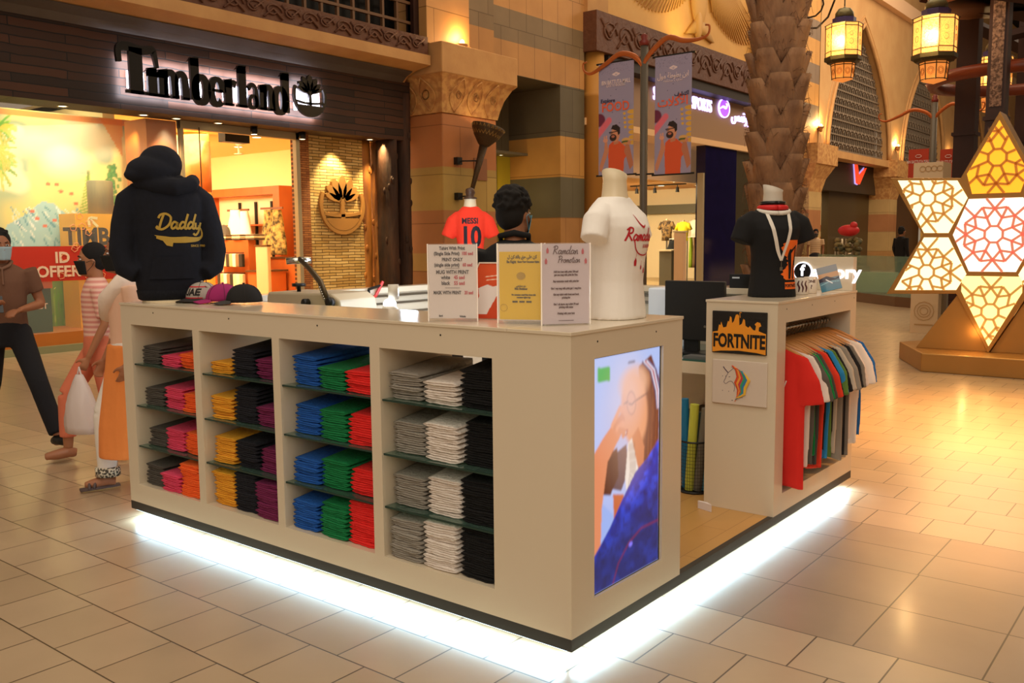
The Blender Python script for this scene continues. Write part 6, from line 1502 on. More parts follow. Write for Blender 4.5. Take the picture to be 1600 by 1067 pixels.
# tilted photo card behind it
t = thing('photo_card', 'tilted red card with a white t-shirt picture behind the price list', 'card', (-.60, .30, TZ), 'card stands on the counter')
p = Pic(.21, .25, 80, 96); p.grad('#c83a20', '#e05a2c', 60); p.poly([(.2, .55), (.35, .62), (.5, .58), (.62, .62), (.82, .5), (.74, .38), (.66, .42), (.62, .08), (.28, .08), (.3, .4)], '#efe8e6'); p.ell(.56, .88, .10, .10, '#ffd060', .9, .6); p.line([(.25, .76), (.6, .80)], .02, '#f8d8c0'); p.line([(.3, .70), (.75, .74)], .02, '#f8d8c0')
tilt = math.radians(14); ex = Vector((math.cos(.35), math.sin(.35), 0)); ey = Vector((math.sin(tilt)*.5, math.sin(tilt)*.6, 1)).normalized(); ey = (ey+ex*.30).normalized(); ez = ex.cross(ey); 
fr = Matrix((ex, ey, ez)).transposed().to_4x4(); fr.translation = Vector((-.735, .215, TZ+.002))
p.obj('printed_card', picmat('card_print', .3), fr, t, .001); b = MB(); b.box((-.006, -.0, -.006), (.0, .256, .004), fr); b.box((.21, 0, -.006), (.216, .256, .004), fr); b.box((0, .25, -.006), (.21, .256, .004), fr); b.obj('card_frame', M('frame_white', '#e8d8c8', .3), t)
# yellow notice and ramadan promotion
t, fr, w_ = stand(-.440, .135, -.262, .205, 1.540, 'notice_stand', 'yellow bilingual notice reading Be Right in a clear stand, middle of the three'); 
MB().box((.004, .012, -.0042), (w_-.002, h_-.003, -.0012), fr).obj('paper_sheet', PAPER, t)
MB().box((.008, .016, -.0012), (w_-.004, .278, -.0006), fr).obj('yellow_field', M('notice_yellow', '#f0c414', .6), t)
c_ = fr @ T(w_/2, 0, 0); b = MB()
on_line(c_, b, .258, '\uFEDD \uFEE6\uFEDB \uFED0\uFEDF\uFE8E\uFE91 \uFED6\uFEA3 \uFEF0\uFEE0\uFECB \uFEE6\uFEDB', .017, x=.005)
on_line(c_, b, .239, 'Be Right', .014, x=-.038, bold=.0006); on_line(c_, b, .239, 'Know Your Consumer Rights', .009, x=.030)
on_line(c_, b, .146, '\uFEF2\uFE98\uFEA4\uFEE0\uFEBC\uFEE3 \uFEEE\uFEEB', .010); on_line(c_, b, .135, 'Firm Disclaimer', .010)
on_line(c_, b, .112, 'For consumer complaints please visit', .008, x=.01); on_line(c_, b, .102, 'consumer rights page', .008, x=.01)
for k in range(3): b.box((-.035+.028*k, .082, .0003), (-.014+.028*k, .089, .001), c_)
b.obj('lettering', M('ink_olive', '#5a4a1c', .7), t)
b = MB(); b.lathe([(.018, 0), (.018, .001)], n=18, mat=c_ @ T(0, .185, .0) @ Matrix.Diagonal((1, .8, 1, 1))); b.tube([tuple(c_ @ Vector((-.07+.014*math.cos(w1), .062+.014*math.sin(w1), .001))) for w1 in [q*PI/6 for q in range(13)]], .0008, 3)
b.obj('seal_mark', M('seal_ochre', '#c09a30', .6), t)
t, fr, w_ = stand(-.238, .150, -.118, .300, 1.540, 'promotion_stand', 'pale Ramadan promotion list in a clear stand, rightmost of the three')
MB().box((.004, .004, -.0042), (w_-.004, h_-.003, -.0012), fr).obj('paper_sheet', M('paper_lilac', '#d8c8d0', .7), t)
c_ = fr @ T(w_/2, 0, 0); b = MB(); b2 = MB()
script(b, c_ @ T(-.002, .268, 0), 'Ramdan', .030, .0028); script(b, c_ @ T(.012, .236, 0), 'Promotion', .024, .0024)
for x_, y_ in ((-.072, .272), (.066, .268), (-.078, .232), (.078, .232)): b2.prism([(x_-.004, y_), (x_+.004, y_), (x_+.005, y_+.012), (x_, y_+.022), (x_-.005, y_+.012)], 0, .001, c_)
for y_, s_ in ((.202, 'Add two tees with print 130 aed'), (.190, 'get one mug with print for free'), (.166, 'Buy customize mask with print for'), (.139, 'Get 1 any mug with print get 1 mug free'), (.116, 'Get any tshirt with front and back'), (.104, 'printing for'), (.079, 'Get 1 all sleeve cap t-shirt 79 aed'), (.068, 'printing with name'), (.044, 'Printing with your text')): on_line(c_, b, y_, s_, .0098, sx=.74)
b.box((-.03, .016, .0003), (.03, .018, .001), c_); b.obj('lettering', M('ink_plum', '#5c3440', .7), t); b2.obj('lantern_marks', PINK, t)

# header board with the f factory sign
t = thing('header_sign', 'white kiosk header board with white back-lit factory lettering and round f', 'sign', (-.5, 3.0, TZ))
MB().box((-.47, 2.985, TZ), (0, 3.05, 1.432)).obj('board', WHITE, t, bevel=.002)
fz = lambda x, z: frame((x, 2.984, z), (1, 0, 0), (0, 0, 1))
LIT = M('letter_white', '#ffffff', emis=1.5, emis_hex='#f0f2ff')
qf = pY(1255, 424, 2.985); ql = pY(1269, 426, 2.985); b = text_mb('actory', .115, fz(ql.x, ql.z+.002), .008, .0016, 'LEFT', sx=1.0); b.obj('lettering', LIT, t)
MB().lathe([(.052, 0), (.052, .014)], n=28, mat=fz(qf.x, qf.z)).obj('round_logo', M('logo_black', '#100c10', .4), t)
MB().lathe([(.060, 0), (.060, .006)], n=28, mat=fz(qf.x, qf.z)).obj('logo_halo', LIT, t)
b = text_mb('f', .095, fz(qf.x, qf.z+.004), .016, .003); b.obj('logo_letter', LIT, t)
# mugs and printed glass on the rack cabinet
for k, (u, v, rr, lb) in enumerate(((1252, 460, .036, 'left'), (1266, 458, .037, 'right'))):
    q = pZ(u, v, TZ); q = Vector((min(q.x, -.05-.0*k), 2.56+.10*k, TZ)); q = pZ(u, v, TZ)
    t = thing('mug', f'white printed souvenir mug beside the black t-shirt form, {lb} one of two', 'mug', tuple(q), 'mugs on the rack cabinet')
    b = MB(); b.lathe([(.036, 0), (.038, .004), (.038, .095), (.034, .095), (.034, .008), (.0, .008)], tuple(q), 24); b.obj('cup', M('mug_white', '#e8dccc', .2, coat=.4), t, True)
    an = 2.4; b = MB(); b.tube([q+Vector((math.cos(an)*(.036+.026*math.sin(s_)), math.sin(an)*(.036+.026*math.sin(s_)), .048+.03*math.cos(s_))) for s_ in [PI*i/8 for i in range(9)]], .005, 6); b.obj('handle', MATS['mug_white'], t, True)
    cu = [c for c in t.children if c.name.startswith('cup')][0]; tr = bvh(cu); fr = T(*q) @ rotz(math.radians(-62)) @ frame((0, 0, 0), (0, 1, 0), (0, 0, 1)); b = MB(); b2 = MB()
    if k == 0:
        for x_ in (-.02, 0, .02): stroke(b, [(x_, .015), (x_+.004, .04), (x_-.004, .06), (x_+.002, .08)], [.004, .010, .008, .004], fr, .0005)
    else:
        text_mb('ONE', .022, fr @ T(0, .07, 0), .0003, .0006, mb=b); text_mb('?', .03, fr @ T(0, .038, 0), .0003, .001, mb=b)
    decal(b, 'mug_print', M('mug_ink', '#5a2c2c', .5), t, fr, tr, .0012, .01)
t = thing('glass_photo', 'glass photo print of a lake leaning on the rack cabinet top', 'picture', (-.12, 2.80, TZ))
p = Pic(.115, .155, 50, 64); p.grad('#3f7f9a', '#8a8c92', 80); p.mix((p.V > .52)*(p.V < .72)*1.0, '#c89a72'); p.poly([(0, .52), (.4, .6), (.8, .44), (1, .5), (1, .4), (0, .38)], '#3c3848'); p.line([(.05, .28), (.5, .36), (.95, .30)], .03, '#9acfe0'); p.line([(.35, .46), (.6, .28)], .05, '#f4f4f8')
a = math.radians(20); ey = Vector((-math.sin(a)*.5-.22, math.sin(a), math.cos(a))).normalized(); ex = Vector((1, .25, 0)).normalized(); ex = (ex-ey*ex.dot(ey)).normalized(); ez = ex.cross(ey); fr = Matrix((ex, ey, ez)).transposed().to_4x4(); fr.translation = pZ(1284, 457, TZ+.004)
p.obj('print', picmat('glass_print', .1), fr, t, .006)
# posters on the rack cabinet's near face
fp = lambda x, z: frame((x, Y0-.012, z), (1, 0, 0), (0, 0, 1))
t = thing('canvas_print', 'black and orange FORTNITE canvas on the white cabinet, above the unicorn', 'picture', (-.203, Y0-.006, 1.06))
cb = MB().box((-.355, Y0-.012, .950), (-.052, Y0, 1.172)).obj('canvas', M('canvas_black', '#1a1714', .6, bump=(12, .5)), t, bevel=.003)
OG = M('canvas_orange', '#f09a28', .6)
b = MB(); F_ = fp(-.203, .950)
sky = [(-.148, .110), (-.118, .116), (-.112, .150), (-.104, .146), (-.10, .165), (-.094, .150), (-.088, .135), (-.07, .140), (-.062, .170), (-.055, .168), (-.05, .196), (-.042, .190), (-.038, .160), (-.028, .172), (-.018, .205), (-.008, .208), (0, .200), (.002, .150), (.016, .160), (.024, .185), (.032, .180), (.036, .150), (.052, .140), (.060, .150), (.078, .130), (.09, .128), (.094, .150), (.086, .160), (.10, .172), (.116, .168), (.122, .152), (.110, .146), (.108, .125), (.148, .112), (.148, .004), (.10, .012), (0, .018), (-.10, .012), (-.148, .004)]
b.prism(sky, .0002, .0012, F_); stroke(b, [(.006, .19), (.004, .218), (.014, .216)], .003, F_, .001); b.obj('orange_skyline', OG, t)
b = text_mb('FORTNITE', .098, F_ @ T(0, .064, .0014), .0008, .0036, sx=.64); b.obj('lettering', M('canvas_ink', '#17130f', .6), t)
t = thing('canvas_print', 'white canvas with a rainbow maned unicorn head on the white cabinet', 'picture', (-.198, Y0-.006, .79))
MB().box((-.350, Y0-.012, .680), (-.045, Y0, .914)).obj('canvas', M('canvas_white', '#d8c8b8', .6), t, bevel=.003)
F_ = fp(-.215, .79)
def blobs(cols, seed):
    r_ = random.Random(seed)
    for i, c in enumerate(cols):
        b = MB(); s_ = i*.012-.012; pts = [(-.008+s_, .084-s_*.5), (.014+s_*.9, .066-s_*.6), (.024+s_*.9, .034-s_*.2), (.010+s_*.8, .004-s_*.4), (.022+s_*.5, -.030-s_*.3), (.014+s_*.2, -.058), (-.002+s_*.1, -.084+s_*.3)]
        b.tube([F_ @ Vector((x_*1.1, y_*1.08, .004+.0004*i)) for x_, y_ in pts], [.003, .008, .0095, .009, .008, .006, .001], 8, flat=.3, up=(0, 1, 0))
        b.obj('mane_lock', M('mane_'+c[1:], c, .6), t)
blobs(['#d8542c', '#f0a03c', '#c83a4a', '#3a9a6a', '#2f7fb0', '#e8b83c'], 2)
b = MB(); stroke(b, [(-.012, .085), (-.03, .07), (-.045, .055), (-.062, .02), (-.068, .006), (-.056, -.002), (-.04, .01), (-.022, .012), (-.006, -.01), (-.01, -.04)], .0022, F_, .001); stroke(b, [(-.045, .058), (-.062, .075), (-.072, .088)], .005, F_, .001); stroke(b, [(-.04, .035), (-.032, .038)], .003, F_, .001)
for k in range(16): a_ = k*.9; b.lathe([(.0022, 0), (.0022, .001)], n=5, mat=F_ @ T(-.01+.075*math.cos(a_)*(.7+.3*math.sin(k*2.1)), .0+.09*math.sin(a_), .0))
b.obj('unicorn_outline', M('uni_ink', '#5a4a5c', .6), t)
# heat press on the inner desk
t = thing('heat_press', 'beige heat press with a long chrome tipped lever behind the caps', 'heat press', (-2.35, .85, .83))
BE = M('press_beige', '#b9a88c', .4, metal=.1); xq = lambda u, v, y=.8: pY(u, v, y)
b = MB(); b.prism([(-.30, 0), (.30, 0), (.26, .20), (.20, .235), (-.29, .235), (-.30, .20)], -.16, .16, frame((-2.36, .88, 1.03), (1, .12, 0), (0, 0, 1))); b.obj('body', BE, t, bevel=.012)
MB().box((-2.62, .74, .83), (-2.12, 1.02, 1.03)).obj('lower_platen', M('press_dark', '#3a3632', .5), t)
A0 = xq(512, 470, .72); A1 = xq(500, 440, .72); A2 = xq(484, 420, .74); A3 = xq(467, 404, .76)
b = MB(); b.tube([A0, A1, A2, A3], [.024, .022, .019, .014], 8, flat=.5, up=(0, 1, 0)); b.obj('lever_arm', M('press_steel', '#6a5c48', .35, metal=.7), t, True)
h0 = xq(447, 408, .72); h1 = xq(486, 406, .84); MB().tube([h0, h1], .020, 14).obj('lever_handle', CHROME, t, True)
for (u, v, r_) in ((481, 473, .024), (519, 472, .027)):
    q = xq(u, v, .72); MB().lathe([(r_, 0), (r_, .03), (r_*.7, .036)], n=18, mat=T(*q) @ Matrix.Rotation(PI/2, 4, 'X')).obj('knob', BLACK, t, True)
q = xq(467, 450, .8); b = MB(); b.lathe([(.012, -.03), (.012, .01), (.04, .01), (.04, .028)], tuple(q), 12); b.obj('height_knob', BLACK, t, True)
b = MB()
for k in range(6): q = A0.lerp(A1, .1+.12*k)+Vector((.0, -.02, 0)); b.ell(tuple(q), .007, .006, .007, 8, 6)
b.obj('lever_bolts', CHROME, t)
# small things behind the counter
q = xq(608, 476, .70); t = thing('work_lamp', 'bright white lamp bulb standing behind the counter', 'lamp', (q.x, .9, .83))
q = pY(609, 476, .9); MB().lathe([(.04, 0), (.045, .03), (.045, q.z-.83-.02), (.03, q.z-.83)], (q.x, .9, .83), 16).obj('socket', M('lamp_body', '#e4dccc', .3), t, True)
MB().ell((q.x, .9, q.z+.005), .036, .036, .03).obj('bulb', M('lamp_glow', '#ffffff', emis=6, emis_hex='#f4fbff'), t, True)
MB().tube([(q.x, .93, q.z+.03), (q.x, .93, q.z+.11)], .030, 12).obj('shade', M('lamp_body', '#e4dccc'), t, True)
point('counter_lamp', (q.x, 1.05, q.z+.06), 2.5, (.72, .86, 1), .05)
area('inner_light', (-1.6, 1.6, 1.22), (-2.99, 1.9, .95), .5, 34, (.70, .84, 1), 2.0)
t = thing('spring_clamp', 'red and black spring clamp hung on the side counter', 'clamp', (-2.9, 1.5, 1.1))
q0 = [pX(u, v, KW+.16) for u, v in ((577, 470), (583, 450), (595, 446), (598, 440), (576, 452), (587, 462))]
b = MB(); b.tube([q0[0], q0[5], q0[3]], .012, 6); b.obj('jaw', M('clamp_red', '#c83028', .4), t); b = MB(); b.tube([q0[4], q0[2], q0[3]], .010, 6); b.tube([q0[0], q0[4]], .01, 6); b.obj('grip', BLACK, t)
o = MB().box((-2.25, .50, .83), (-1.75, .72, 1.02)).obj('lime_box', M('lime', '#b8d420', .5), None, bevel=.01); tag(o, 'lime green box on the inner desk beside the lamp', 'box')
o = MB().box((-1.55, .62, .83), (-1.20, .80, 1.10)).obj('black_printer', M('printer_black', '#22262c', .35), None, bevel=.02); tag(o, 'black desk printer on the inner desk left of the price list', 'printer')
o = MB().box((-2.30, .46, .78), (-1.15, .98, .825)).obj('inner_desk', WHITE); tag(o, 'white inner desk top behind the shelving carrying printer and boxes', 'desk')
b = MB(); b.box((-2.30, .47, .107), (-2.26, .97, .78)); b.box((-1.19, .47, .107), (-1.15, .97, .78)); o = b.obj('desk_trestle', WHITE); tag(o, 'white side panels holding up the inner desk', 'desk')
# monitor, keyboard, laptop, cables on the cashier desk
mo = thing('monitor', 'large black computer monitor seen from behind on the cashier desk', 'monitor', (-.80, 2.5, .843))
a = pY(1040, 440, 2.45); c = pY(1133, 441, 2.45); b = MB(); b.box((a.x, 2.44, .93), (c.x, 2.475, 1.295)); b.obj('casing', M('monitor_black', '#181614', .45), mo, bevel=.006)
MB().box((-.86, 2.475, .86), (-.76, 2.50, 1.10)).obj('stand_neck', BLACK, mo); MB().box((-.95, 2.40, .8435), (-.67, 2.58, .858)).obj('stand_foot', BLACK, mo, bevel=.004)
MB().lathe([(.008, 0), (.008, .002)], n=12, mat=T(-.70, 2.4395, 1.02) @ Matrix.Rotation(PI/2, 4, 'X')).obj('badge', METAL, mo)
lp = thing('laptop', 'black laptop with a pale logo behind the black t-shirt form', 'laptop', (-.9, 2.95, TZ))
a = pY(1147, 428, 2.98); c = pY(1170, 460, 2.98); MB().box((a.x-.02, 2.955, TZ), (c.x+.12, 2.97, a.z)).obj('lid', BLACK, lp); b = MB(); b.box((a.x+.0, 2.952, a.z-.028), (a.x+.05, 2.955, a.z-.018)); b.obj('lid_logo', M('logo_pale', '#d8e0e8', .4), lp)
o = MB().box((-.75, 2.26, .8435), (-.46, 2.36, .858)).obj('keyboard', M('keyboard_grey', '#6a6a68', .5)); tag(o, 'grey keyboard on the green glass desk top', 'keyboard')
b = MB()
for k in range(5): b.tube([(-.62+.05*k, 2.30+.02*k, .862+.004*k), (-.55, 2.42, .88+.02*k), (-.47, 2.36, .865+.01*k), (-.44, 2.5, .90)], .005, 5)
o = b.obj('cables', BLACK, None, True); tag(o, 'tangle of black cables on the cashier desk under the monitor', 'cables')
o = MB().box((-1.20, 2.62, .8435), (-1.015, 2.9, 1.235)).obj('white_device', M('router_white', '#dfe8f4', .3, emis=.12), None, bevel=.01); tag(o, 'small white device with dots left of the big monitor', 'router')
# waste basket with vinyl rolls
bn = thing('wire_basket', 'round black wire mesh basket holding vinyl rolls under the desk', 'basket', (-.565, 2.06, .107))
b = MB(); 
for z in (.0, .29): b.tube([(-.565+.088*math.cos(w1), 2.06+.088*math.sin(w1), .115+z) for w1 in [q*PI/12 for q in range(25)]], .006, 6)
for k in range(36): w1 = k*PI/18; b.tube([(-.565+.086*math.cos(w1), 2.06+.086*math.sin(w1), .11), (-.565+.088*math.cos(w1), 2.06+.088*math.sin(w1), .405)], .0012, 3)
for k in range(14): b.tube([(-.565+.087*math.cos(w1), 2.06+.087*math.sin(w1), .12+.02*k) for w1 in [q*PI/12 for q in range(25)]], .0012, 3)
b.lathe([(.088, .107), (.088, .112)], (-.565, 2.06, 0), 20); b.obj('wire_body', BLACK, bn)
for k, (dx, dy, c, nm, tl) in enumerate(((-.055, .01, '#1f78a8', 'blue', (-.02, 0)), (-.02, -.025, '#c8cc4c', 'yellow green', (.03, 0)), (.022, -.005, '#7a7468', 'grey', (.05, 0)), (.052, .025, '#5aa0b8', 'pale blue', (.04, .02)), (-.01, .04, '#3a4a44', 'dark green', (.0, .03)))):
    p0 = Vector((-.565+dx, 2.06+dy, .116)); p1 = p0+Vector((tl[0], tl[1], .52-.02*k)); o = MB().tube([p0, p1], .026, 16).obj('vinyl_roll', M('vinyl_'+c[1:], c, .4), None); tag(o, f'{nm} vinyl roll standing in the wire basket', 'vinyl roll', 'vinyl rolls in the basket')
o = MB().box((-.47, 2.22, .107), (-.44, 2.6, .56)).obj('flat_panels', M('panel_white', '#d8c8b0', .5)); tag(o, 'thin pale panels standing between basket and rack cabinet', 'panel')
b = MB(); b.prism([(0, 0), (.10, 0), (.05, .02), (0, .01)], 0, .04, T(-.39, 1.76, .1075) @ rotz(-.3)); o = b.obj('paper_scrap', PAPER); tag(o, 'small folded white paper scrap on the oak floor', 'paper')
for k in range(3):
    o = MB().box((-1.1+.16*k, 2.62, .107), (-.96+.16*k, 2.9, .40+.05*k)).obj('storage_box', M('box_dark%d' % k, ['#2a2826', '#3a3634', '#7a2a20'][k], .6), None, bevel=.006); tag(o, f'{["black", "dark grey", "dark red"][k]} storage box in the shade under the cashier desk', 'box', 'boxes under the desk')

# hanging t-shirts on wooden hangers
def hang_mesh(name, seed, mat_, Wd=.255, L=.66):
    r_ = random.Random(seed); mb = MB(); I = Matrix.Identity(4); rings = []; n = 22; ph = r_.random()*6
    for i in range(12):
        t_ = i/11; z = -.075-(L)*t_; a = (.178+.032*min(1, t_*7))*(1+.02*math.sin(ph+t_*4)); th = .013+.016*math.sin(PI*min(1, t_*1.1))+.004
        rings.append([(a*math.cos(2*PI*k/n)*(1.0), th*math.sin(2*PI*k/n)+.007*math.sin(k*1.9+ph+t_*2)*t_, z+(.012*math.sin(k*1.3+ph) if i == 11 else 0)) for k in range(n)])
    rings.insert(0, [(.10*math.cos(2*PI*k/n), .012*math.sin(2*PI*k/n), -.035) for k in range(n)])
    mb.loft(rings)
    for s in (-1, 1):
        mb.tube([(s*.10, 0, -.055), (s*.180, 0, -.11), (s*(.220), r_.uniform(-.012, .012), -.21), (s*(.238), r_.uniform(-.02, .02), -.325)], [.022, .045, .066, .074], 14, flat=.33, up=(0, 1, 0))
    o = remesh(mb, name, mat_, None, .0075, 3); me = o.data; bpy.data.objects.remove(o); return me
hang_cols = [('bright red', '#d8261c'), ('white', '#e4d8cc'), ('charcoal', '#5c564e'), ('green', '#128040'), ('dark grey', '#4c4640'), ('scarlet', '#e03a20'), ('jet black', '#111012'), ('sky blue', '#2a86c0'), ('olive green', '#5a7a34'), ('black', '#161416'), ('cream grey', '#bfb2a0'), ('ash grey', '#8f867a'), ('slate', '#46423e'), ('black', '#161416'), ('stone grey', '#7a7268'), ('pale pink white', '#e0d0c4'), ('off white', '#e8dccf'), ('warm white', '#dccfc0'), ('royal blue', '#1e62a8')]
WOODH = M('hanger_wood', '#c08448', .4)
def hanger_bm():
    mb = MB(); pts = [(-.20, 0, -.085), (-.14, 0, -.055), (-.07, 0, -.028), (0, 0, -.012), (.07, 0, -.028), (.14, 0, -.055), (.20, 0, -.085)]
    mb.tube(pts, [.010, .012, .013, .014, .013, .012, .010], 8, flat=.6, up=(0, 1, 0)); return mb
hm = hanger_bm().mesh('hanger_arms', WOODH, True)
hk = MB().tube([(0, 0, -.010), (0, 0, .012), (.012, 0, .025)]+[(.017*math.cos(a), 0, .042+.017*math.sin(a)) for a in [(-.5+.35*q) for q in range(11)]], .0022, 6).mesh('hook', CHROME, True)
n_h = len(hang_cols)
for i, (nm, c) in enumerate(hang_cols):
    y = 2.005+(2.90-2.005)*i/(n_h-1); rz = math.radians(rnd.uniform(-7, 7)) if i else math.radians(-3)
    me = hang_mesh('hanging_tshirt', 50+i, M('hang_'+c[1:], c, .92, noise=(30, c, .4), bump=(9, .3)), L=.70 if i == 0 else .55+.11*rnd.random())
    xo = rnd.uniform(-.012, .012)+.02; zr = 1.0435-.0255
    zz = 1.055+.013+.0022-.059
    pos = 'nearest the camera side' if i == 0 else 'farthest on the rail' if i == n_h-1 else f'between the {hang_cols[i-1][0]} and {hang_cols[i+1][0]} ones'
    hg = thing('coat_hanger', f'wooden hanger with chrome hook carrying the {nm} t-shirt {pos if i in (0, n_h-1) else ""}'.strip() if i in (0, n_h-1) else f'wooden hanger of the {nm} shirt {pos}', 'hanger', (RX+xo, y, zz), 'hangers on the rail'); hg.rotation_euler = (0, 0, rz)
    for m__, n__ in ((hm, 'arms'), (hk, 'hook')):
        o = bpy.data.objects.new(n__, m__); COL.objects.link(o); o.parent = hg
    hg.children[1].location = (-xo, 0, 0)
    o = bpy.data.objects.new('hanging_tshirt', me); COL.objects.link(o); o.location = (RX+xo, y, zz+.004); o.rotation_euler = (0, 0, rz)
    tag(o, f'{nm} t-shirt on a wooden hanger, {pos}', 't-shirt', 't-shirts on the rail')
    if i == 0:
        b = MB(); stroke(b, [(-.03, .02), (-.01, -.03), (.04, -.04), (.09, -.01), (.115, .05)], .006, frame((RX+xo, y-.034, 0.76), (1, 0, 0), (0, 0, 1)), .001); stroke(b, [(-.05, .0), (.02, .015), (.06, .04), (.04, .07)], .006, frame((RX+xo, y-.034, .78), (1, 0, 0), (0, 0, 1)), .001)
        oo = b.obj('white_print', M('hang_print', '#e8dcd0', .7)); oo.parent = o; oo.matrix_parent_inverse = Matrix.Identity(4); oo.location = (-(RX+xo), -y, -(zz+.004))
# ------------------------------------------------------------------ people
def skinmat(n, h): return M(n, h, .55, noise=(12, h, .3), bump=(60, .06))
def hand(mb, w, d, pn, side=1, curl=.5, k=1.0, spread=.12):
    """palm, four unequal bent fingers and a thumb leaving the side of the palm; w wrist, d along the hand, pn out of the back of the hand"""
    d = Vector(d).normalized(); pn = Vector(pn); pn = (pn-d*pn.dot(d)).normalized(); s = d.cross(pn)*side
    w = Vector(w)
    mb.tube([w-d*.02*k, w+d*.03*k, w+d*.075*k, w+d*.095*k], [.024*k, .030*k, .037*k, .033*k], 12, flat=.45, up=tuple(pn))
    for i, (o, L) in enumerate(((-.027, .070), (-.009, .080), (.009, .075), (.026, .060))):
        p = w+d*.088*k+s*(o*k); dd = (d+s*(spread*o/.027)).normalized(); pts = [p-dd*.01*k, p]; a = 0
        for q, seg in enumerate((.42, .32, .26)):
            a += curl*(.5 if q == 0 else .8); v = dd*math.cos(a)-pn*math.sin(a); p = p+v*(L*seg*k); pts.append(p)
        mb.tube(pts, [.0105*k, .0105*k, .0095*k, .009*k, .0075*k], 8)
    p = w+d*.03*k-s*.026*k; pts = [p]
    for q, seg in enumerate((.03, .028, .022)):
        v = (d*(.55+.2*q)-s*(.75-.25*q)-pn*(.25+.15*q)).normalized(); p = p+v*seg*k; pts.append(p)
    mb.tube(pts, [.015*k, .0135*k, .011*k, .0085*k], 8)
def person(label, loc, yaw, h=1.72, sex='m', skin='#a8714c', top='#6a4a38', legs='#15151a', hair='#14100e', pose=None, sleeve=.5, mask=None, shoe='#101010',
           hairlen=0, head_yaw=0, top_name='shirt', leg_name='trousers', voxel=.0085, name='person', leglen=1.0, topz=(.86, 1.44), tall_neck=0, face=True, extra=None, group=None):
    t = thing(name, label, 'person', loc, group); Mx = T(*loc) @ rotz(math.radians(yaw)) @ Matrix.Scale(h/1.72, 4)
    P = dict(la=[(0, .185, 1.40), (-.02, .235, 1.13), (.06, .22, .88)], ra=[(0, -.185, 1.40), (-.02, -.235, 1.13), (.06, -.22, .88)],
             ll=[(0, .09, .92), (.02, .10, .50), (-.02, .10, .09)], rl=[(0, -.09, .92), (.02, -.10, .50), (-.02, -.10, .09)], lf=(1, .1), rf=(1, -.1), lc=.5, rc=.5, lean=.0)
    P.update(pose or {})
    V = lambda p: Mx @ Vector(p)
    sk = skinmat('skin_'+skin[1:], skin); s_ = h/1.72; f = 1 if sex == 'm' else .88; ln = P['lean']
    # ---- body
    mb = MB(); hc = Vector((ln+.02, 0, 1.60)); Hm = Matrix.Translation(hc) @ rotz(math.radians(head_yaw)); MH = Mx @ Hm
    mb.ell((0, 0, 0), .094, .074, .112, 24, 16, MH @ T(-.005, 0, .015)); mb.ell((0, 0, 0), .062, .055, .075, 20, 12, MH @ T(.035, 0, -.055)); mb.ell((0, 0, 0), .030, .028, .022, 14, 8, MH @ T(.070, 0, -.100))
    mb.tube([MH @ Vector(p) for p in ((.082, 0, .015), (.100, 0, -.012), (.112, 0, -.030), (.096, 0, -.040))], [.008, .011, .014, .010], 8)
    for sd in (-1, 1):
        mb.ell((0, 0, 0), .012, .020, .007, 10, 6, MH @ T(.086, sd*.033, .028)); mb.ell((0, 0, 0), .010, .007, .030, 10, 8, MH @ T(-.005, sd*.078, -.012)); mb.ell((0, 0, 0), .022, .020, .018, 10, 8, MH @ T(.062, sd*.040, -.030))
    mb.ell((0, 0, 0), .010, .026, .008, 10, 6, MH @ T(.094, 0, -.066)); mb.ell((0, 0, 0), .010, .022, .008, 10, 6, MH @ T(.092, 0, -.080))
    mb.tube([V((ln-.015, 0, 1.36)), V((ln-.008, 0, 1.46)), V((ln+.005, 0, 1.56))], [.075*f, .055*f, .055*f], 14)
    mb.loft([[tuple(V((x+ln*(z-.9)*1.8+b_*math.cos(2*PI*k/18), a_*f*math.sin(2*PI*k/18), z))) for k in range(18)] for z, a_, b_, x in ((.86, .15, .10, 0), (1.0, .14, .09, 0), (1.15, .145, .095, 0), (1.30, .165, .10, 0), (1.40, .15, .08, 0), (1.44, .08, .06, 0))])
    for sd, key, cu in ((1, 'la', P['lc']), (-1, 'ra', P['rc'])):
        a, e, w = [Vector(p) for p in P[key]]
        mb.tube([V(a), V(a.lerp(e, .5)), V(e)], [.048*f*s_, .044*f*s_, .036*f*s_], 12); mb.tube([V(e), V(e.lerp(w, .35)), V(w)], [.037*f*s_, .036*f*s_, .024*f*s_], 12)
        d = (V(w)-V(e)).normalized(); pn = P.get(key+'n'); pn = (Mx.to_3x3() @ Vector(pn)) if pn else (Mx.to_3x3() @ Vector((0, sd, .1)))
        hand(mb, V(w), d, pn, side=-sd, curl=cu, k=s_*(1 if sex == 'm' else .92))
    for key, ft in (('ll', 'lf'), ('rl', 'rf')):
        a, k_, n_ = [Vector(p) for p in P[key]]
        mb.tube([V(a), V(a.lerp(k_, .5)), V(k_)], [.082*s_, .070*s_, .052*s_], 14); mb.tube([V(k_), V(k_.lerp(n_, .35)), V(n_)], [.052*s_, .054*s_, .035*s_], 14)
        fd = Vector((P[ft][0], P[ft][1], 0)).normalized(); up = P.get(ft+'p', 0); n2 = n_
        toe = n_+fd*.15+Vector((0, 0, -.055-up)); heel = n_-fd*.045+Vector((0, 0, -.05+up*.3))
        mb.tube([V(heel), V(n_+fd*.02+Vector((0, 0, -.04))), V(n_+fd*.10+Vector((0, 0, -.055-up*.6))), V(toe)], [.034*s_, .038*s_, .036*s_, .022*s_], 12)
    remesh(mb, 'body', sk, t, voxel, 4)
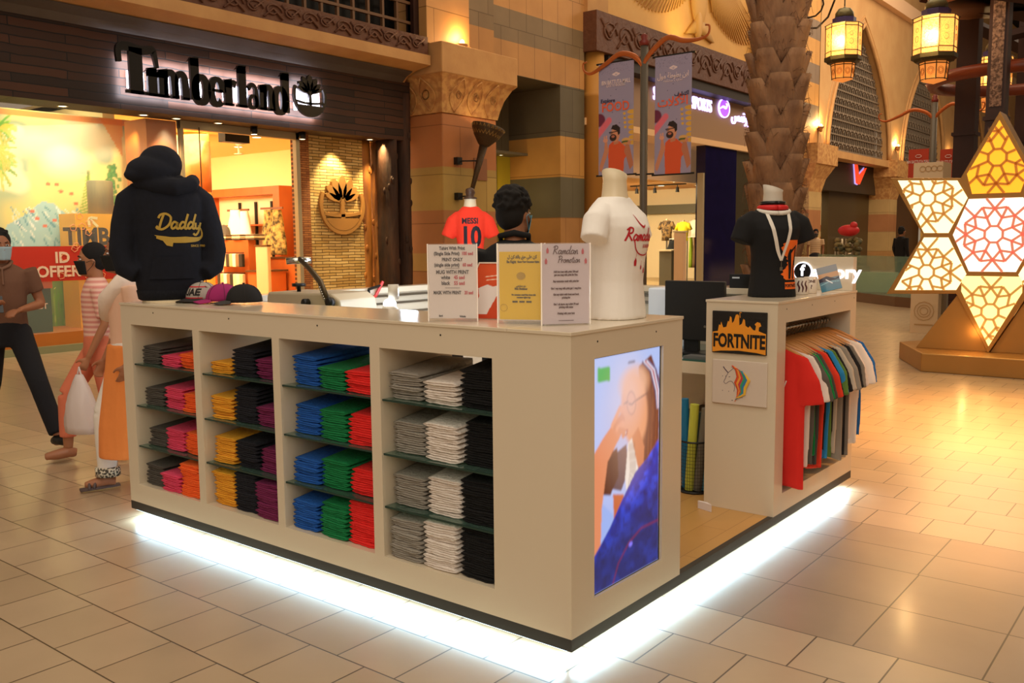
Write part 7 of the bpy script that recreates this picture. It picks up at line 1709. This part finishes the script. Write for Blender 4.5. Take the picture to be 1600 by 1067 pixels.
    # ---- face details
    if face:
        for sd in (-1, 1):
            MB().ell((0, 0, 0), .009, .013, .0075, 12, 8, MH @ T(.083, sd*.032, .006)).obj('eye', M('eye_white', '#d8d0c8', .3), t, True)
            MB().ell((0, 0, 0), .0045, .006, .006, 10, 6, MH @ T(.0895, sd*.031, .006)).obj('iris', M('iris_dark', '#1a100c', .2), t, True)
            MB().tube([MH @ Vector(p) for p in ((.092, sd*.014, .026), (.092, sd*.032, .032), (.078, sd*.050, .026))], [.003, .004, .002], 6).obj('eyebrow', M('hair_'+hair[1:], hair, .9), t, True)
    # ---- hair
    mb = MB(); mb.ell((0, 0, 0), .100, .086, .100, 24, 14, MH @ T(-.022, 0, .042)); mb.ell((0, 0, 0), .070, .080, .085, 20, 12, MH @ T(-.045, 0, -.005))
    r_ = random.Random(label)
    if hairlen == 0:
        for k in range(26): a = r_.uniform(0, 2*PI); e = r_.uniform(.5, 1.5); mb.ell((0, 0, 0), .018, .018, .012, 8, 6, MH @ T(-.022+.098*math.cos(a)*math.cos(e), .084*math.sin(a)*math.cos(e), .045+.098*math.sin(e)))
    elif hairlen == 9:   # curly top, short sides
        for k in range(260): a = r_.uniform(0, 2*PI); e = r_.uniform(-.15, 1.5); q = r_.uniform(.98, 1.10)*(1+.06*(e > .5)); mb.ell((0, 0, 0), .013, .013, .012, 7, 5, MH @ T(-.020+.102*q*math.cos(a)*math.cos(e), .086*q*math.sin(a)*math.cos(e), .050+.088*q*math.sin(e)))
    else:
        mb.ell((0, 0, 0), .055, .06, .06, 16, 10, MH @ T(-.115, 0, .0)); 
        if hairlen > 1: mb.tube([MH @ Vector(p) for p in ((-.09, 0, -.02), (-.10, .0, -.12), (-.085, 0, -.24), (-.07, 0, -.34))], [.06, .055, .045, .02], 10)
    remesh(mb, 'hair', M('hair_'+hair[1:], hair, .9, bump=(60, .8)), t, .007, 2)
    # ---- mask
    if mask:
        mb = MB(); rings = []
        def msk(u, v):
            a = (u-.5)*2.3; z = -.005-.105*v; rr = .096-.030*v+.022*math.exp(-((u-.5)/.16)**2)*(1-.3*v); 
            return (.018+rr*math.cos(a)*.93, .080*math.sin(a)*(1-.22*v), z)
        mb.grid(msk, 19, 9, MH); o = mb.obj('face_mask', M('mask_'+mask[1:], mask, .8, bump=(80, .1)), t, True); o.modifiers.new('s', 'SOLIDIFY').thickness = .002
        b = MB()
        for sd in (-1, 1): b.tube([MH @ Vector(p) for p in ((.046, sd*.073, -.018), (.01, sd*.084, -.002), (-.012, sd*.088, -.012), (.005, sd*.080, -.045), (.040, sd*.064, -.085))], .002, 5)
        b.obj('mask_strap', M('mask_'+mask[1:], mask, .8), t)
    # ---- shirt
    mb = MB(); z0, z1 = topz; prof = [(z0, .172, .118), (z0+.10, .168, .115), (1.08, .160, .112), (1.20, .170, .118), (1.32, .188, .118), (1.39, .185, .098), (1.435, .13, .078), (1.465, .072, .062)]
    mb.loft([[tuple(V((ln*(z-.9)*1.8-.004+b_*math.cos(2*PI*k/24), a_*f*math.sin(2*PI*k/24), z))) for k in range(24)] for z, a_, b_ in prof])
    for key in ('la', 'ra'):
        a, e, w = [Vector(p) for p in P[key]]; st = a.lerp(e, -.05)
        if sleeve <= 1: q = a.lerp(e, sleeve*1.0); mb.tube([V(st), V(a.lerp(q, .5)), V(q)], [.070*f*s_, .068*f*s_, (.062 if sleeve < .9 else .052)*f*s_], 14)
        else: mb.tube([V(st), V(a.lerp(e, .5)), V(e)], [.068*f*s_, .060*f*s_, .052*f*s_], 14); mb.tube([V(e), V(e.lerp(w, .5)), V(e.lerp(w, sleeve-1))], [.052*f*s_, .046*f*s_, .036*f*s_], 14)
    remesh(mb, top_name, top if not isinstance(top, str) else M('wear_'+top[1:], top, .9, noise=(30, top, .3), bump=(7, .4)), t, .010, 5)
    # ---- trousers
    mb = MB(); mb.loft([[tuple(V((.002+b_*math.cos(2*PI*k/22), a_*math.sin(2*PI*k/22), z))) for k in range(22)] for z, a_, b_ in ((.80, .14, .11), (.88, .168, .118), (.97, .162, .112), (1.02, .15, .105))])
    for key in ('ll', 'rl'):
        a, k_, n_ = [Vector(p) for p in P[key]]; lowest = k_.lerp(n_, leglen*.97) if leglen > 0 else a.lerp(k_, 1+leglen)
        w0 = .098 if sex == 'm' else .092
        mb.tube([V(a+Vector((0, 0, .0))), V(a.lerp(k_, .5)), V(k_)], [w0*s_, .086*s_, .074*s_], 16)
        if leglen > 0: mb.tube([V(k_), V(k_.lerp(n_, .5*leglen)), V(lowest)], [.074*s_, .070*s_, .064*s_], 16)
    remesh(mb, leg_name, M('wear_'+legs[1:], legs, .9, noise=(30, legs, .3), bump=(6, .4)), t, .010, 4)
    # ---- shoes
    for key, ft in (('ll', 'lf'), ('rl', 'rf')):
        n_ = Vector(P[key][2]); fd = Vector((P[ft][0], P[ft][1], 0)).normalized(); up = P.get(ft+'p', 0)
        if shoe:
            mb = MB(); mb.tube([V(n_-fd*.06+Vector((0, 0, -.045+up*.3))), V(n_+fd*.0+Vector((0, 0, -.035))), V(n_+fd*.08+Vector((0, 0, -.050-up*.5))), V(n_+fd*.17+Vector((0, 0, -.060-up)))], [.036*s_, .050*s_, .046*s_, .030*s_], 12, flat=.9)
            remesh(mb, 'shoe', M('shoe_'+shoe[1:], shoe, .4), t, .008, 2)
    if extra: extra(t, V, MH, P)
    return t
# man in the brown polo shirt, striding
def polo_extra(t, V, MH, P):
    b = MB(); b.tube([V((.075, -.05, 1.445)), V((.09, 0, 1.42)), V((.075, .05, 1.445)), V((.0, .075, 1.475)), V((-.06, .04, 1.49)), V((-.06, -.04, 1.49)), V((.0, -.075, 1.475)), V((.075, -.05, 1.445))], .014, 8); b.obj('collar', M('wear_7a5640', '#7a5640'), t, True)
    MB().tube([V((.112, 0, 1.42)), V((.128, 0, 1.30))], .007, 6).obj('placket', M('wear_7a5640', '#7a5640'), t)
person('man in a brown polo shirt and pale blue mask, striding and holding a phone', (-5.62, .46, 0), -20, 1.66, 'm', '#9c6444', '#6f4c38', '#14141a', pose=dict(
    la=[(0, .185, 1.40), (-.03, .27, 1.13), (.21, .10, 1.10)], ra=[(0, -.185, 1.40), (-.04, -.26, 1.13), (.22, -.10, 1.14)], lan=(.2, 0, 1), ran=(.3, 0, -1),
    ll=[(0, .09, .92), (.30, .19, .52), (.46, .29, .125)], rl=[(0, -.09, .92), (-.08, -.12, .52), (-.42, -.18, .16)], lf=(1, .45), lfp=-.03, rf=(1, -.1), rfp=.05, lc=.5, rc=.7), mask='#a8c4d0', head_yaw=12, sleeve=.62, extra=polo_extra)
tp = thing('mobile_phone', 'dark mobile phone held by the man in the brown polo shirt', 'phone', (-5.4, .4, 1.1)); mp_ = T(-5.62, .46, 0) @ rotz(math.radians(-20)) @ Matrix.Scale(1.66/1.72, 4)
MB().box((-.004, -.036, -.07), (.004, .036, .07), mp_ @ T(.315, -.055, 1.155) @ Matrix.Rotation(-.5, 4, 'Y')).obj('phone_body', M('phone_dark', '#161820', .2), tp)
# woman in pink striped top
STR = M('pink_stripe', '#e0a090', .9)
nt = STR.node_tree; bs = nt.nodes['Principled BSDF']; tc = nt.nodes.new('ShaderNodeTexCoord'); wv = nt.nodes.new('ShaderNodeTexWave'); wv.bands_direction = 'Z'; wv.inputs['Scale'].default_value = 9; cr = nt.nodes.new('ShaderNodeValToRGB'); cr.color_ramp.elements[0].color = H('#d88a80'); cr.color_ramp.elements[1].color = H('#f0c8b4'); nt.links.new(tc.outputs['Object'], wv.inputs[0]); nt.links.new(wv.outputs[1], cr.inputs[0]); nt.links.new(cr.outputs[0], bs.inputs['Base Color'])
person('woman in a pink striped top, salmon trousers and black mask, walking with a plastic bag', (-4.50, .62, 0), -112, 1.55, 'f', '#a8704c', STR, '#d87858', pose=dict(
    la=[(0, .165, 1.38), (-.03, .22, 1.12), (.10, .20, .86)], ra=[(0, -.165, 1.38), (-.05, -.22, 1.12), (.06, -.24, .84)],
    ll=[(0, .08, .92), (-.05, .09, .50), (-.22, .10, .12)], rl=[(0, -.08, .92), (.24, -.10, .54), (.26, -.10, .12)], lc=1.2, rc=.6), mask='#141414', hairlen=1, sleeve=.85, leglen=.82, shoe='#a87050', topz=(.80, 1.44))
# woman in peach blouse, orange kameez drape, white trousers
def drape(t, V, MH, P):
    mb = MB(); n = 22
    mb.loft([[tuple(V((x+b_*math.cos(2*PI*k/n)*(1+.06*math.sin(5*2*PI*k/n+z*3)), y_+a_*math.sin(2*PI*k/n)*(1+.05*math.sin(4*2*PI*k/n)), z))) for k in range(n)] for z, a_, b_, x, y_ in ((1.0, .165, .125, 0, 0), (.85, .185, .145, .0, 0), (.65, .20, .165, .01, 0), (.45, .215, .185, .02, 0), (.24, .225, .20, .02, 0))])
    remesh(mb, 'long_tunic', M('wear_f09048', '#f09048', .9, bump=(5, .5)), t, .012, 3)
    b = MB(); b.tube([V(p) for p in ((-.10, .10, 1.42), (.03, .11, 1.42), (.115, .02, 1.30), (.09, -.13, 1.20), (-.02, -.20, 1.16), (-.12, -.12, 1.30), (-.10, .10, 1.42))], [.05, .06, .06, .06, .05, .05, .05], 10); b.obj('scarf', M('wear_f0dccc', '#f0dccc', .9, bump=(9, .6)), t, True)
    for key in ('ll', 'rl'):
        n_ = Vector(P[key][2]); MB().lathe([(.068, 0), (.075, -.005), (.075, .05), (.066, .055)], tuple(V(n_+Vector((0, 0, .0)))), 18).obj('dotted_hem', M('hem_dotted', '#e8e0c8', .8, noise=(70, '#4a4438', .03)), t, True)
        fd = Vector((1, 0, 0)); b = MB(); b.tube([V(n_+Vector((-.07, 0, -.078))), V(n_+Vector((.05, 0, -.078))), V(n_+Vector((.18, 0, -.082)))], [.036, .046, .040], 12, flat=.25, up=tuple(Vector((0, 0, 1)))); b.tube([V(n_+Vector((.06, -.045, -.07))), V(n_+Vector((.08, 0, -.028))), V(n_+Vector((.10, .045, -.07)))], .010, 6); b.tube([V(n_+Vector((.11, -.045, -.075))), V(n_+Vector((.12, 0, -.040))), V(n_+Vector((.13, .045, -.075)))], .010, 6); b.obj('sandal', M('sandal_grey', '#5a4a48', .6), t, True)
person('woman in a peach blouse, long orange tunic and black mask walking beside the counter end', (-3.63, .36, 0), -108, 1.60, 'f', '#a56c4a', '#ecc0a4', '#ece4da', pose=dict(
    la=[(0, .165, 1.38), (-.02, .21, 1.12), (.05, .18, .88)], ra=[(0, -.165, 1.38), (.0, -.21, 1.12), (.12, -.20, .88)],
    ll=[(0, .08, .92), (-.06, .09, .50), (-.20, .10, .14)], rl=[(0, -.08, .92), (.16, -.08, .52), (.16, -.08, .10)], lc=.5, rc=.7), mask='#151414', hairlen=2, sleeve=1.4, leglen=1.0, shoe=None, topz=(.80, 1.44), extra=drape)
bg = thing('plastic_bag', 'white translucent plastic bag hanging from the hand of the woman in pink', 'bag', (-4.4, .6, .4)); mb = MB()
hq = (T(-4.50, .62, 0) @ rotz(math.radians(-112)) @ Matrix.Scale(1.55/1.72, 4)) @ Vector((.17, .20, .79))
rings = []
for i in range(9):
    t_ = i/8; z = hq.z-.05-.40*t_; a_ = .03+.11*math.sin(min(1, t_*1.3)*PI/2); rings.append([(hq.x+a_*math.cos(2*PI*k/20)*(1+.08*math.sin(k*2+i)), hq.y+a_*.7*math.sin(2*PI*k/20)*(1+.08*math.sin(k*3+i)), z) for k in range(20)])
mb.loft(rings); mb.obj('bag_body', M('bag_film', '#e8dcd8', .4, alpha=.8), bg, True)
MB().tube([(hq.x-.03, hq.y, hq.z-.06), hq, (hq.x+.03, hq.y, hq.z-.06)], .006, 6).obj('bag_handle', M('bag_film', '#e8dcd8'), bg)
# attendant inside the kiosk
def back_text(t, V, MH, P):
    sh = [c for c in t.children if c.name.startswith('work_shirt')][0]; tr = bvh(sh)
    o = V((0, 0, 1.265)); ez = (V((-1, 0, 0))-V((0, 0, 0))).normalized(); ex = Vector((0, 0, 1)).cross(ez); fr = frame(o, tuple(ex), (0, 0, 1))
    b = text_mb('factory', .062, fr, .0005, .001); decal(b, 'back_print', M('print_white', '#dcd8d4', .7), t, fr, tr, .003, .02)
    b = MB(); b.tube([V((.04, -.075, 1.455)), V((-.04, -.075, 1.485)), V((-.075, 0, 1.50)), V((-.04, .075, 1.485)), V((.04, .075, 1.455))], [.012, .016, .018, .016, .012], 8); b.obj('collar', M('wear_121214', '#121214'), t, True)
person('shop attendant seen from behind in a black shirt with curly black hair and blue mask', (-1.19, 1.2, .107), 126, 1.70, 'm', '#9a6546', '#121214', '#101014', pose=dict(
    la=[(0, .185, 1.40), (.03, .25, 1.14), (.24, .16, 1.04)], ra=[(0, -.185, 1.40), (.03, -.25, 1.14), (.24, -.16, 1.04)]), mask='#6aa4bc', hairlen=9, sleeve=.7, head_yaw=-34, top_name='work_shirt', topz=(.82, 1.44), extra=back_text)
# two men far off
STW = M('striped_shirt', '#c8a47c', .9); nt = STW.node_tree; bs = nt.nodes['Principled BSDF']; tc = nt.nodes.new('ShaderNodeTexCoord'); wv = nt.nodes.new('ShaderNodeTexWave'); wv.bands_direction = 'Z'; wv.inputs['Scale'].default_value = 5; cr = nt.nodes.new('ShaderNodeValToRGB'); cr.color_ramp.elements[0].color = H('#b08a66'); cr.color_ramp.elements[1].color = H('#dcc09a'); nt.links.new(tc.outputs['Object'], wv.inputs[0]); nt.links.new(wv.outputs[1], cr.inputs[0]); nt.links.new(cr.outputs[0], bs.inputs['Base Color'])
person('man in a striped beige t-shirt far off beside the shop corner', (-9.35, 28, 0), -70, 1.82, 'm', '#8a5a3c', STW, '#2a2a30', mask='#3a3a3a', sleeve=.6, voxel=.014)
person('man in a black suit standing far off left of the star', (-6.05, 26, 0), 60, 1.84, 'm', '#8a5a3c', '#100f10', '#0e0e10', sleeve=1.9, voxel=.014, top_name='jacket', topz=(.74, 1.44))
